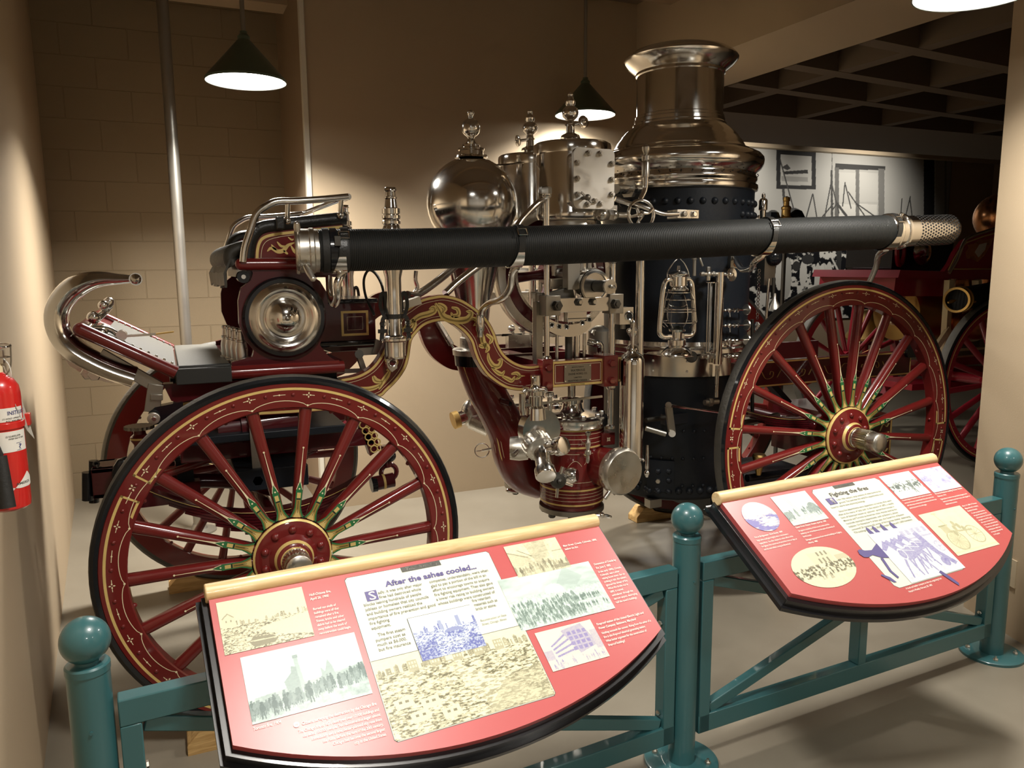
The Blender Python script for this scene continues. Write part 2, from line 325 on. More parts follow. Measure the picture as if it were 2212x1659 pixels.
# pendant lamps
# added glowing panel, framed like a window, as fill light behind the photographer
b = B(); b.box((-2.4, NB, .9), (2.6, NB+.012, 2.7), 'fill_glow'); struct(b, 'fill_panel_1', fix=True)
wf = bpy.data.objects['fill_panel_1']; b = B()
for x in (-2.4, -1.15, .1, 1.35, 2.6): b.box((x-.04, NB, .86), (x+.04, NB+.05, 2.74), 'trim_white')
for z in (.9, 1.8, 2.7): b.box((-2.44, NB, z-.04), (2.64, NB+.05, z+.04), 'trim_white')
b.build('fill_panel_frame', wf)
def lamp(loc, power, label, drop=3.45, vis=True, R=.2):
    x, y, z = loc; t = thing('pendant_lamp', (x, y, drop), label, 'lamp', 'conical pendant lamps')
    b = B(); b.lathe([(R, 0), (R*1.0, .012), (R*.17, .200), (R*.15, .205), (R*.15, .22), (.018, .235), (.018, .245)], (x, y, z), (0, 0, 1), 'lamp_green', 40, caps=False)
    b.lathe([(R*.985, .001), (R*.16, .195), (0, .198)], (x, y, z), (0, 0, 1), 'lamp_inside', 40, caps=False); b.build('shade', t)
    b = B(); b.lathe([(R*.90, .0), (0, -.0005)], (x, y, z+.022), (0, 0, 1), 'bulb', 32, caps=False); b.build('diffuser', t, fix=False)
    b = B(); b.cyl((x, y, z+.24), (x, y, drop), .0115, 'grey_rod', n=12); b.build('stem', t)
    ld = bpy.data.lights.new('lamp_light', 'AREA'); ld.shape = 'DISK'; ld.size = R*1.7; ld.energy = power; ld.color = (1, .945, .86); ld.spread = math.radians(140)
    lo = bpy.data.objects.new('lamp_light', ld); COL.objects.link(lo); lo.location = (0, 0, z+.012-drop); lo.parent = t
    return t
LP = 36
lamp((.463, 4.353, 2.529), LP*1.65, 'green cone pendant lamp nearest the block wall, at left')
lamp((2.689, 4.815, 2.592), LP*.8, 'green cone pendant lamp hanging just left of the tall smokestack', R=.205)
lamp((2.60, 1.94, 2.50), LP*.68, 'pendant lamp cut off at the top right corner')
lamp((.55, 1.25, 2.56), LP*.6, 'pendant lamp above the barrier, left one of the row out of view', vis=False)
lamp((.6, -1.3, 2.56), LP*.8, 'pendant lamp behind the photographer, near the middle of the hall', vis=False)
lamp((2.5, -1.1, 2.56), LP*.55, 'pendant lamp behind the photographer, near the right wall', vis=False)
lamp((-1.9, -1.0, 2.56), LP*.5, 'pendant lamp behind the photographer, near the left end', vis=False)
lamp((4.75, 6.6, 2.60), LP*.6, 'pendant lamp added to light the far room, hidden behind the smokestack')  # added lamp, kept out of sight, that brightens the far room
# wall outlet on the pier
t = thing('wall_outlet', (3.25, 2.065, .278), 'beige double power outlet low on the pier', 'outlet')
nrm = (c1-c0).cross(V(0, 0, 1)).normalized(); nrm = nrm if nrm.x < 0 else -nrm
tt = (c1-c0).normalized(); oc = c0+tt*.27; oc.z = .28
b = B(); b.prism([(-.036, -.06), (.036, -.06), (.036, .06), (-.036, .06)], oc, tt, (0, 0, 1), nrm*.006, 'outlet')
for dz in (.028, -.028):
    for dx in (-.008, .008): b.prism([(dx-.002, dz-.002), (dx+.002, dz-.002), (dx+.002, dz+.008), (dx-.002, dz+.008)], oc+nrm*.0062, tt, (0, 0, 1), nrm*.0008, 'hole')
    b.cyl(oc+nrm*.006+V(0, 0, dz-.012), oc+nrm*.0072+V(0, 0, dz-.012), .004, 'hole', n=10)
b.build('cover_plate', t)

# added spotlights, out of view behind the ceiling, to brighten the mural
for sx_, lab_ in ((7.2, 'left black spotlight added out of view to brighten the mural'), (9.6, 'right black spotlight added out of view to brighten the mural')):
    t = thing('mural_fill_spot', (sx_, 7.55, 3.45), lab_, 'spotlight', 'added unseen spotlights brightening the mural')
    b = B(); b.cyl((sx_, 7.55, 3.45), (sx_, 7.55, 3.22), .012, 'black_gloss', n=10); b.lathe([(.03, -.09), (.045, 0), (.045, .04), (.04, .04), (.0, .0)], (sx_, 7.58, 3.18), (0, .85, -.5), 'black_gloss', 24); b.build('housing', t)
    ld = bpy.data.lights.new('spot_light', 'SPOT'); ld.energy = 95; ld.spot_size = math.radians(110); ld.spot_blend = .9; ld.shadow_soft_size = .04; ld.color = (1, .95, .86)
    lo = bpy.data.objects.new('spot_light', ld); COL.objects.link(lo); lo.parent = t; lo.location = (.0, .085, -.31); lo.rotation_euler = Vector((0, .85, -.5)).to_track_quat('-Z', 'Y').to_euler()
# ---------------------------------------------------------------- printed pictures (flat prints, painted point by point)
rng = np.random.default_rng(11)
def fbm(shape, cells, seed, octv=4, ax=1.0):
    r = np.random.default_rng(seed); h, w = shape; out = np.zeros(shape); amp = 1; tot = 0
    for o in range(octv):
        gy, gx = max(2, int(cells*2**o)), max(2, int(cells*ax*2**o)); g = r.random((gy+1, gx+1))
        y = np.linspace(0, gy-1e-6, h); x = np.linspace(0, gx-1e-6, w); yi, xi = y.astype(int), x.astype(int); fy, fx = (y-yi)[:, None], (x-xi)[None, :]
        fy, fx = fy*fy*(3-2*fy), fx*fx*(3-2*fx)
        out += amp*((g[yi][:, xi]*(1-fx)+g[yi][:, xi+1]*fx)*(1-fy)+(g[yi+1][:, xi]*(1-fx)+g[yi+1][:, xi+1]*fx)*fy); tot += amp; amp *= .6
    return out/tot
class Pic:   # ink density 0..1 on a paper, u right and v down in 0..1
    def __init__(s, w, h, base=.08): s.w, s.h = w, h; s.g = np.full((h, w), base); s.V, s.U = np.meshgrid((np.arange(h)+.5)/h, (np.arange(w)+.5)/w, indexing='ij')
    def put(s, mask, val, a=1.): s.g = np.where(mask, s.g*(1-a)+val*a, s.g)
    def rect(s, x0, y0, x1, y1, val, a=1.): s.put((s.U > x0) & (s.U < x1) & (s.V > y0) & (s.V < y1), val, a)
    def ell(s, x, y, rx, ry, val, a=1.): s.put(((s.U-x)/rx)**2+((s.V-y)/ry)**2 < 1, val, a)
    def ring(s, x, y, rx, ry, t, val): d = np.sqrt(((s.U-x)/rx)**2+((s.V-y)/ry)**2); s.put(abs(d-1) < t, val)
    def line(s, x0, y0, x1, y1, t, val, a=1.):
        asp = s.w/s.h; dx, dy = (x1-x0)*asp, y1-y0; L2 = dx*dx+dy*dy+1e-9; k = np.clip((((s.U-x0)*asp)*dx+(s.V-y0)*dy)/L2, 0, 1)
        s.put((((s.U-x0)*asp-k*dx)**2+(s.V-y0-k*dy)**2) < t*t, val, a)
    def poly(s, pts, val, a=1.):
        ins = np.zeros(s.g.shape, bool); n = len(pts)
        for i in range(n):
            (x0, y0), (x1, y1) = pts[i], pts[(i+1) % n]
            if y0 == y1: continue
            ins ^= ((s.V > min(y0, y1)) & (s.V <= max(y0, y1)) & (s.U < (s.V-y0)*(x1-x0)/(y1-y0)+x0))
        s.put(ins, val, a)
    def grain(s, cells, seed, amp, mask=True, ax=1., thr=None):
        n = fbm(s.g.shape, cells, seed, 4, ax)
        if thr is not None: n = np.clip((n-thr)*6+.5, 0, 1)
        s.g = np.where(mask, np.clip(s.g+(n-.5)*amp, 0, 1), s.g)
    def man(s, x, y, h, val=.95): s.ell(x, y-h*.93, h*.07*s.h/s.w*1.2, h*.08, val); s.ell(x, y-h*.62, h*.12*s.h/s.w*1.3, h*.26, val); s.line(x-h*.03, y-h*.42, x-h*.05, y, h*.035, val); s.line(x+h*.03, y-h*.42, x+h*.06, y, h*.035, val)
def ruins(p, sky, seed, jag=.10, n=26, dark=.62):
    r = random.Random(seed)
    for i in range(n):
        x = r.random(); hgt = r.uniform(.2, 1)*jag; wd = r.uniform(.008, .03); p.rect(x, sky-hgt, x+wd, sky+.02, r.uniform(.45, .8)*dark/.62)
        if r.random() < .4: p.poly([(x, sky-hgt), (x+wd/2, sky-hgt-jag*.25), (x+wd, sky-hgt)], dark*.9)
        for q in range(2): p.rect(x+wd*.3, sky-hgt*(.3+.35*q), x+wd*.6, sky-hgt*(.2+.35*q), .15)
    m = p.V > sky; p.put(m, dark*.62); p.grain(26, seed+1, 1.2, m, .5, thr=None); p.grain(70, seed+2, .9, m, .7, .52)
    for i in range(22):
        x, y = r.random(), r.uniform(sky, 1); p.line(x, y, x+r.uniform(-.12, .12), y+r.uniform(-.02, .05), .004, r.choice((.05, .9)))
def print_mesh(pic, name, parent, M, wid, hgt, paper, ink, oval=False, nz=0., mat='print'):   # M: panel frame at the top left corner
    h, w_ = pic.g.shape; g = pic.g[..., None]; c = np.array(paper)*(1-g)+np.array(ink)*g
    xs = np.linspace(0, wid, w_); ys = np.linspace(0, -hgt, h); X, Y = np.meshgrid(xs, ys)
    vs = np.stack([X.ravel(), Y.ravel(), np.zeros(X.size)], 1)
    idx = np.arange(h*w_).reshape(h, w_); q = np.stack([idx[1:, :-1].ravel(), idx[1:, 1:].ravel(), idx[:-1, 1:].ravel(), idx[:-1, :-1].ravel()], 1)
    if oval:
        cxy = vs[q].mean(1); k = ((cxy[:, 0]-wid/2)/(wid/2))**2+((cxy[:, 1]+hgt/2)/(hgt/2))**2 < 1; q = q[k]
    me = bpy.data.meshes.new(name); me.from_pydata(vs.tolist(), [], q.tolist()); me.transform(M)
    ca = me.color_attributes.new('Col', 'FLOAT_COLOR', 'POINT'); a = np.ones((h*w_, 4), np.float32); a[:, :3] = c.reshape(-1, 3); ca.data.foreach_set('color', a.ravel())
    me.materials.append(MATS[mat]); o = bpy.data.objects.new(name, me); COL.objects.link(o)
    if parent is not None: o.parent = parent; o.matrix_parent_inverse = world_of(parent).inverted()
    return o
# ---------------------------------------------------------------- barrier: posts and braced frames
post_xy = [(-.20, 1.796), (1.437, 1.911), (3.022, 1.965)]
plab = ['teal barrier post with ball cap at lower left, beside the wall', 'middle teal barrier post between the two reading panels', 'right teal barrier post with ball cap, before the pier']
posts = []
def make_post():
    t = thing('barrier_post', (0, 0, 0), plab[0], 'post', 'teal barrier posts')
    b = B(); b.lathe([(.043, .008), (.043, .752), (.0445, .752), (.0445, .766), (.041, .770), (.024, .770), (.022, .786)], (0, 0, 0), (0, 0, 1), 'teal', 40)
    b.cyl((.0, -.0425, .63), (.0, -.0455, .63), .004, 'teal', n=10); b.build('pipe', t)
    b = B(); b.sph((0, 0, .820), .0500, 'teal', 40, 24); b.build('ball_cap', t)
    b = B(); b.lathe([(.118, 0), (.118, .010), (.114, .013), (.043, .013)], (0, 0, 0), (0, 0, 1), 'teal', 48); b.build('base_flange', t)
    for k in range(4):
        a = math.pi/4+k*math.pi/2; b = B(); b.hexn((.085*math.cos(a), .085*math.sin(a), .013), (0, 0, 1), .010, .009, 'nickel_worn'); b.cyl((.085*math.cos(a), .085*math.sin(a), .013), (.085*math.cos(a), .085*math.sin(a), .03), .004, 'nickel_worn', n=8); b.build('bolt', t)
    return t
pt = make_post()
for i, (x, y) in enumerate(post_xy):
    o = pt if i == 0 else copy_tree(pt); o.location = (x, y, 0); o['label'] = plab[i]
def frame_bay(p, q, label):
    p, q = V(*p, 0), V(*q, 0); d = (q-p).normalized(); a, e = p+d*.05, q-d*.05; t = thing('barrier_railing', a, label, 'railing', 'teal braced barrier frames')
    up = V(0, 0, 1); S = .05
    def part(nm, u, v, w_, h_, dp):
        b = B(); b.bar(u, v, w_, h_, 'teal', up=d if abs((v-u).normalized().z) > .95 else up); b.build(nm, t, .003)
    part('top_rail', a+up*.645, e+up*.645, .045, .062, 0); part('bottom_rail', a+up*.125, e+up*.125, .045, .062, 0)
    for c, s in ((a, 1), (e, -1)): part('stile', c+d*s*.0225+up*.094, c+d*s*.0225+up*.614, .045, .044, 0)
    mid = (a+e)/2; part('centre_stile', mid+up*.156, mid+up*.614, .046, .04, 0)
    part('brace', a+d*.05+up*.165, e-d*.05+up*.605, .030, .036, 0); part('brace', a+d*.05+up*.605, e-d*.05+up*.165, .028, .036, 0)
    for zz in (.2, .5):
        for c, s in ((a, 1), (e, -1)):
            b = B(); o_ = c+d*s*.046+up*zz; b.hexn(o_, d*s, .009, .006, 'nickel_worn'); b.build('bolt', t)
    # brackets which carry the reading panel
    return t, a, e, d
f1 = frame_bay(post_xy[0], post_xy[1], 'teal braced steel barrier frame under the left reading panel')
f2 = frame_bay(post_xy[1], post_xy[2], 'teal braced steel barrier frame under the right reading panel')
# ---------------------------------------------------------------- reading panels
PH, TH, PW, PL = math.radians(3.435), math.radians(32.45), 1.022, .345
PU = V(math.cos(PH), math.sin(PH), 0); PD = V(math.sin(PH)*math.cos(TH), -math.cos(PH)*math.cos(TH), -math.sin(TH)); PN = PU.cross(-PD).normalized()
def panel_frame(x1): return V(x1, 1.9+(x1-1.45)*math.tan(PH)-.05, .882)
def arc_outline(e=0., n=28, top=0.):
    sag = .475-.345; W2 = PW/2; R = (W2*W2+sag*sag)/(2*sag); cy = .475-R; pts = [(-e, -top)]
    Re = R+e; x0 = -e; a0 = math.asin((W2+e)/Re)
    pts += [(W2+Re*math.sin(-a0+2*a0*i/n), cy+Re*math.cos(-a0+2*a0*i/n)) for i in range(n+1)]
    pts.append((PW+e, -top)); return pts
def make_panel(x1, label):
    T = panel_frame(x1); t = thing('reading_panel', T, label, 'sign', 'tilted reading panels on the barrier')
    M = Matrix(((PU.x, -PD.x, PN.x, T.x), (PU.y, -PD.y, PN.y, T.y), (PU.z, -PD.z, PN.z, T.z), (0, 0, 0, 1)))
    b = B(); b.prism([(x, -y) for x, y in arc_outline(0, top=.0)], T-PN*.016, PU, -PD, PN*.016, 'panel_red'); b.build('face_board', t, .0035)
    b = B(); b.prism([(x, -y) for x, y in arc_outline(.014, top=.012)], T-PN*.041, PU, -PD, PN*.0248, 'panel_black')
    b.prism([(x, -y) for x, y in arc_outline(.024, top=.02)], T-PN*.054, PU, -PD, PN*.014, 'panel_black'); b.build('backing_board', t, .003)
    b = B(); c0_ = T-PD*.013-PN*.004; b.cyl(c0_-PU*.006, c0_+PU*(PW+.004), .0215, 'maple', n=32); b.build('dowel_rail', t, .003)
    for du in (.25, .77):
        b = B(); o_ = T+PU*du+PD*.10-PN*.054; g = V(o_.x, o_.y, .680); b.bar(V(o_.x, o_.y+.02, .679), V(o_.x, o_.y+.02, o_.z+.01), .05, .008, 'panel_black', up=(0, 1, 0)); b.build('bracket', t)
    return t, M
def L(M, u, v, z=.0006): return M @ Matrix.Translation((u, -v, z))
class Panel:
    def __init__(s, x1, label): s.t, s.M = make_panel(x1, label)
    def card(s, x0, y0, x1, y1, c=.006, z=.0004, mat='panel_cream', name='text_card', edge='ink_grey'):
        pl = [(x0+c, -y0), (x1-c, -y0), (x1, -y0-c), (x1, -y1+c), (x1-c, -y1), (x0+c, -y1), (x0, -y1+c), (x0, -y0-c)]
        b = B(); o, u, v, n = s.M.translation, PU, -PD, PN
        e = .0012; pe = [(x+(e if x > (x0+x1)/2 else -e), y+(e if y > -(y0+y1)/2 else -e)) for x, y in pl]
        b.prism(pe, o+n*(z*.1), u, v, n*z*.5, edge); b.prism(pl, o+n*z*.6, u, v, n*z*.5, mat); b.build(name, s.t)
    def rect(s, x0, y0, x1, y1, mat, name, z=.0010, sk=0.):
        b = B(); b.prism([(x0, -y0), (x1, -y0), (x1+sk, -y1), (x0+sk, -y1)], s.M.translation+PN*z, PU, -PD, PN*.0003, mat); b.build(name, s.t)
    def tx(s, lines, x, y, sz, lead, mat, name, wid=None, shear=0., bold=0., z=.0016, al='LEFT'):
        # one printed block: line i stands at y + i*lead; wid = width of the longest line
        o = text('\n'.join(lines), name, s.t, L(s.M, x, y, z), sz, mat, wid, shear, bold, lead/sz, al)
    def pic(s, p, x0, y0, x1, y1, paper, ink, name='photo_print', oval=False, z=.0012):
        return print_mesh(p, name, s.t, L(s.M, x0, y0, z), x1-x0, y1-y0, paper, ink, oval)
    def line(s, x0, y0, x1, y1, w_, mat, name='rule', z=.0014):
        s.rect(min(x0, x1)-w_/2, min(y0, y1)-w_/2, max(x0, x1)+w_/2, max(y0, y1)+w_/2, mat, name, z)
YEL, CYN, VIO = (.72, .69, .47), (.57, .71, .65), (.62, .65, .69)
IK1, IK2, IK3 = (.13, .12, .07), (.12, .17, .15), (.15, .15, .36)
A = Panel(.047, 'red reading panel headed After the ashes cooled, nearest the left post')
A.card(.299, .020, .674, .430)
# hull fire
p = Pic(190, 126, .05); ruins(p, .50, 3, .10, 30); p.poly([(.02, .52), (.04, .33), (.10, .25), (.17, .34), (.19, .52)], .10); p.poly([(.03, .34), (.10, .24), (.17, .34), (.16, .35), (.10, .27), (.04, .36)], .6); p.rect(.07, .38, .085, .42, .7); p.rect(.12, .38, .135, .42, .7)
p.poly([(.45, .62), (1, .50), (1, .92), (.75, .86), (.5, .75)], .08); p.poly([(.28, .86), (.33, .78), (.55, .80), (.60, .88), (.56, .95), (.33, .97)], .8); p.line(.3, .85, .58, .86, .01, .2); p.grain(60, 5, .12)
A.pic(p, .013, .020, .199, .152, YEL, IK1)
p = Pic(220, 136, .04); p.poly([(.0, .66), (1, .50), (1, 1), (0, 1)], .42); p.grain(16, 8, .7, p.V > .62, 1.5)
p.poly([(.425, .16), (.455, .16), (.475, .66), (.415, .66)], .45); p.rect(.418, .15, .462, .20, .65); p.poly([(.33, .70), (.31, .52), (.38, .40), (.39, .30), (.43, .33), (.44, .70)], .6); p.poly([(.62, .66), (.63, .42), (.66, .50), (.70, .32), (.73, .44), (.75, .66)], .55)
p.poly([(.75, .62), (.80, .55), (1, .48), (1, .66), (.76, .72)], .5)
for i in range(9): p.ell(.79+i*.024, .63-i*.012, .008, .045, .85)
r = random.Random(4)
for i in range(170): x = r.random(); p.man(x, .90-.20*x+r.uniform(-.05, .07), r.uniform(.13, .18), r.uniform(.7, 1))
for x in (.1, .2, .29, .5): p.man(x, .97-.15*x, .24, 1)
p.rect(0, .96, 1, 1, .3, .5); p.grain(50, 9, .15)
A.pic(p, .041, .165, .284, .316, (.60, .74, .70), (.05, .10, .09))
p = Pic(320, 200, .05); ruins(p, .22, 21, .10, 60, .75)
for i in range(5): x = .20+.14*i; p.rect(x, .10, x+.06, .25, .55); [p.rect(x+.008+.018*j, .12+.05*k, x+.018+.018*j, .15+.05*k, .1) for j in range(3) for k in range(2)]
p.poly([(.42, .28), (.48, .28), (.72, .60), (.98, .96), (.60, .96)], .3); p.grain(55, 23, .7, (p.V > .3), .7, .5)
for x, y in ((.12, .75), (.2, .62), (.05, .55), (.3, .8)): p.poly([(x, y), (x+.11, y-.03), (x+.12, y+.10), (x+.01, y+.12)], .12); p.rect(x+.03, y+.02, x+.05, y+.05, .9); p.rect(x+.07, y+.02, x+.09, y+.05, .9)
p.poly([(.6, .9), (.75, .62), (1, .55), (1, 1), (.55, 1)], .55, .5); p.grain(60, 24, .25)
A.pic(p, .3005, .246, .6725, .4285, YEL, (.12, .11, .05)); A.line(.300, .245, .668, .245, .0008, 'ink_grey')
p = Pic(170, 122, .03); ruins(p, .40, 31, .14, 26, .8); p.rect(.42, .20, .47, .42, .6); p.rect(.70, .16, .76, .40, .65); p.ell(.62, .52, .16, .11, .75); p.poly([(0, .68), (.30, .55), (.30, 1), (0, 1)], .95, .8); p.poly([(.6, .95), (.85, .62), (1, .75), (1, 1)], .85, .8); p.grain(40, 33, .7, p.V > .5, 1.4, .5)
A.pic(p, .410, .162, .566, .274, (.60, .68, .70), (.10, .12, .36), z=.0017); A.line(.409, .1615, .409, .2745, .0007, 'ink_grey', z=.0019); A.line(.409, .1615, .5665, .1615, .0007, 'ink_grey', z=.0019)
p = Pic(150, 96, .12); p.poly([(0, .2), (.35, .42), (.4, .75), (0, .85)], .3); p.line(0, .22, .33, .47, .012, .8); p.line(.2, .2, .45, .5, .012, .8); p.poly([(.35, 0), (.75, 0), (.72, .75), (.45, .75)], .35); p.grain(10, 41, .8, (p.U > .3) & (p.U < .8), .5); p.poly([(.75, .3), (1, .25), (1, .75), (.78, .72)], .15); p.rect(.8, .4, 1, .43, .6)
p.put(p.V > .72, .25)
for i in range(30): p.man(r.uniform(0, 1), r.uniform(.85, 1.02), r.uniform(.18, .3), r.uniform(.5, .9))
p.rect(.7, .84, 1, .95, .75); p.grain(40, 42, .4)
A.pic(p, .720, .017, .876, .1165, YEL, IK1, z=.0016)
p = Pic(230, 130, .2); p.grain(6, 51, .9, p.V < .5, .6); p.ell(.5, .42, .10, .14, .05, .7); p.poly([(.7, 0), (.85, .25), (.75, .4), (.55, .3)], .55, .5); p.put((p.V > .45), .22); p.grain(30, 52, .6, p.V > .42, 2)
for i in range(230): x = r.random(); y = r.uniform(.58, .98); p.man(x*.72, y, .085+.03*y, r.uniform(.7, 1))
for i in range(26): p.man(r.uniform(.65, .98), r.choice((.70, .86))+r.uniform(-.02, .02), .11, .95)
A.pic(p, .663, .1115, .931, .2615, (.60, .72, .67), (.11, .17, .14), z=.0014)
p = Pic(150, 100, .05); p.poly([(.15, .55), (.42, .12), (.62, .03), (.85, .55), (.62, .75), (.2, .72)], .3); p.poly([(.42, .1), (.80, .03), (.93, .62), (.58, .74)], .62)
for i in range(4): p.line(.17+.01*i, .42+.09*i, .44+.03*i, .22+.13*i, .022, .85)
for i in range(4): [p.rect(.50+.09*i, .17+.13*k, .565+.09*i, .26+.13*k, .9) for k in range(4)]
p.rect(0, .5, .15, .8, .55); p.rect(.88, .25, 1, .8, .5); p.put(p.V > .74, .15)
for i in range(40): p.man(r.random(), r.uniform(.84, 1.02), .12, r.uniform(.4, .9))
p.grain(40, 61, .3)
A.pic(p, .692, .274, .848, .3775, (.72, .70, .53), (.20, .17, .40))
A.rect(.437, .020, .539, .034, 'ink_grey', 'title_tab', .0013, .001)
A.tx(['The Fire Hall'], .447, .0305, .0125, .02, 'ink_white', 'title_text', .082, .2, .012)
A.tx(['After the ashes cooled...'], .388, .065, .021, .03, 'ink_violet', 'heading_text', .238, 0, .034)
A.rect(.334, .068, .362, .095, 'ink_violet', 'initial_tab', .0013); A.tx(['S'], .340, .0925, .032, .03, 'ink_white', 'initial_text', .0165, 0, .01)
A.tx(['adly, it was only after major', 'fires had destroyed whole'], .364, .081, .0112, .0126, 'ink_body', 'body_text', .110, 0, .012)
A.tx(['blocks leaving hundreds of people', 'jobless or homeless that city councils', 'and building owners realized the', 'importance of fire prevention and good', 'fire fighting', 'equipment.'], .323, .1065, .0112, .0126, 'ink_body', 'body_text', .164, 0, .012)
A.tx(['   The first steam', 'pumpers cost as', 'much as $6,000,', 'but fire insurance'], .324, .189, .0112, .0122, 'ink_body', 'body_text', .074, 0, .012)
A.tx(['companies, understandably, were often', 'glad to pay a portion of the bill in an', 'effort to encourage towns to acquire', 'fire fighting equipment. They also gave', 'a lower risk rating to building owners', 'whose buildings were constructed of'], .493, .080, .0112, .0129, 'ink_body', 'body_text', .158, 0, .012)
A.tx(['fire retardant', 'materials such as', 'brick or stone.'], .577, .156, .0112, .0122, 'ink_body', 'body_text', .062, 0, .012)
A.tx(['Reconstruction on State', 'Street, Chicago, Illinois'], .576, .212, .0085, .0105, 'ink_body', 'caption_text', .068, .2)
A.tx(['Hull-Ottawa fire,', 'April 26, 1900'], .210, .050, .0095, .0112, 'ink_white', 'caption_text', .050, .2, .01)
A.tx(['Burned out shells of', 'buildings were all that', 'remained after a fire.', 'Stones, bricks and other', 'debris had to be cleared', 'away before the work of', 'reconstruction could begin.'], .210, .0885, .0088, .0107, 'ink_white', 'caption_text', .070, .2, .006)
A.tx(['Toronto fire, 1904'], .040, .328, .0100, .011, 'ink_white', 'caption_text', .053, .2, .01)
A.tx(['Citizens surveying the destruction by the Chicago fire'], .131, .343, .0098, .011, 'ink_white', 'caption_text', .153, .2, .01)
A.tx(['The Chicago fire of 1871 destroyed over 17,000 buildings and', 'displaced 100,000 people. Yet reconstruction began almost', 'immediately and a new, better-planned city rose from', 'the ruins. Before the turn of the 20th century,', 'Chicago had become the second largest', 'city in the United States.'], .286, .357, .0090, .0108, 'ink_white', 'caption_text', .165, .2, .006, al='RIGHT')
b = B(); o_ = A.M @ V(.121, -.339, .001); b.lathe([(.0058, 0), (.0058, .0004)], o_, PN, 'ink_white', 24); pa = A.M @ V(.1175, -.339, .0015); b.prism([(0, -.0008), (.004, -.0008), (.004, -.003), (.0075, 0), (.004, .003), (.004, .0008), (0, .0008)], pa, PU, -PD, PN*.0002, 'panel_red'); b.build('arrow_mark', A.t)
A.tx(['Main Street, Creede, Colorado, 1890,', 'before the fire'], .884, .053, .0088, .0112, 'ink_white', 'caption_text', .106, .2, .01)
A.tx(['Devastation of Creede by', 'fire, June 5, 1892'], .941, .128, .0090, .0122, 'ink_white', 'caption_text', .070, .2, .01)
A.tx(['In the early 1890s, Creede,', 'Colorado, was a silver', 'mining boom town. Set on', 'striking it rich, the miners', 'ignored the threat of fire.', 'When fire broke out in', '1892, it roared,', 'unhindered, through the', 'narrow canyon, destroying', "half the town's buildings."], .941, .153, .0085, .0107, 'ink_white', 'caption_text', .072, .2, .006)
A.tx(['Fireproof station of the United Electric Light and', 'Power Company, Baltimore, Maryland'], .857, .2945, .0088, .0115, 'ink_white', 'caption_text', .142, .2, .01)
A.tx(['Nothing succeeds like success. Rising from the ashes of a', 'fire is this fireproof electrical generating station.', 'What better argument for the construction of', 'fireproof buildings!'], .858, .320, .0085, .0112, 'ink_white', 'caption_text', .147, .2, .006)
Q = Panel(1.515, 'red reading panel headed Fighting the fires, between the middle and right posts')
Q.card(.362, .024, .681, .416, .012)
p = Pic(150, 150, .05); d = np.hypot((p.U-.5)*1.2, (p.V-.42)); p.put(d > .45, .55, .8); p.put(p.V > .5, .55); p.grain(10, 71, 1.3, p.V > .45, .35, .5); p.grain(8, 72, .3)
Q.pic(p, .034, .026, .160, .140, (.74, .72, .62), (.20, .18, .45), oval=True)
p = Pic(150, 118, .12); p.grain(5, 73, .35); p.line(.25, 0, .42, .6, .006, .5); p.line(.32, 0, .46, .6, .005, .5); p.put(p.V > .68, .2)
for i in range(30): x = r.uniform(.02, .98); p.man(x, .62+.3*abs(x-.5)+r.uniform(0, .1), .18+.12*abs(x-.5), r.uniform(.7, 1))
p.ell(.85, .55, .12, .16, .8); p.ell(.10, .66, .10, .12, .75); p.grain(40, 74, .4, p.V > .4)
Q.pic(p, .187, .0215, .339, .140, (.66, .74, .68), (.14, .20, .19))
p = Pic(230, 140, .05); p.poly([(.38, .12), (.75, .2), (.75, .5), (.4, .5)], .15)
for i in range(3): p.rect(.53+.07*i, .14, .56+.07*i, .24, .8); p.rect(.50+.07*i, .30, .53+.07*i, .42, .8)
p.rect(.78, .30, 1, .5, .35); p.put((p.V > .45) & (p.V < .68), .5); p.grain(22, 76, 1.4, (p.V > .42) & (p.V < .7), 1.6, .5)
for i in range(14): p.man(r.uniform(.35, .65), r.uniform(.7, .8), .16, r.choice((.05, .9)))
p.grain(14, 77, .35, p.V > .68, 3); p.ell(.8, .82, .1, .05, .1)
Q.pic(p, .058, .223, .293, .363, YEL, IK1, oval=True)
p = Pic(150, 104, .04); p.put((p.V > .45) & (p.V < .62), .75); p.grain(14, 81, 1.6, (p.V > .36) & (p.V < .72), 2, .5); p.man(.66, .85, .5, .9); p.line(.62, .6, .72, .9, .012, .9); p.grain(30, 82, .15)
Q.pic(p, .692, .0225, .848, .128, (.68, .76, .70), (.10, .13, .12))
p = Pic(150, 104, .45); p.grain(9, 83, 1.2); p.ell(.45, .6, .14, .28, .08); p.line(.2, .2, .95, .25, .03, .05); p.line(.72, .2, .92, .9, .03, .08); p.rect(0, .85, 1, 1, .1, .7); p.grain(40, 84, .3)
Q.pic(p, .862, .0265, 1.016, .130, (.68, .70, .74), (.20, .19, .45))
p = Pic(210, 168, .03)
def wheel(p, x, y, rx, ry, n=14, v=.6):
    p.ring(x, y, rx, ry, .06, v)
    for i in range(n): a = 2*math.pi*i/n; p.line(x, y, x+rx*math.cos(a), y+ry*math.sin(a), .004, v)
wheel(p, .30, .70, .17, .22); wheel(p, .74, .66, .15, .20); p.put(((p.U-.3)/.15)**2+((p.V-.72)/.2)**2 < 1, .5, .5); p.rect(.18, .36, .34, .52, .45); p.rect(.16, .33, .36, .36, .7); p.line(.3, .5, .75, .55, .02, .55)
for x, y in ((.45, .45), (.5, .35), (.56, .42), (.62, .5), (.38, .55)): p.ell(x, y, .035, .07, .6)
p.line(.3, .05, .34, .35, .012, .4); p.line(.26, .05, .34, .06, .015, .4); p.rect(0, .92, 1, .95, .2); p.grain(14, 85, .25)
Q.pic(p, .700, .200, .917, .371, YEL, (.20, .20, .10))
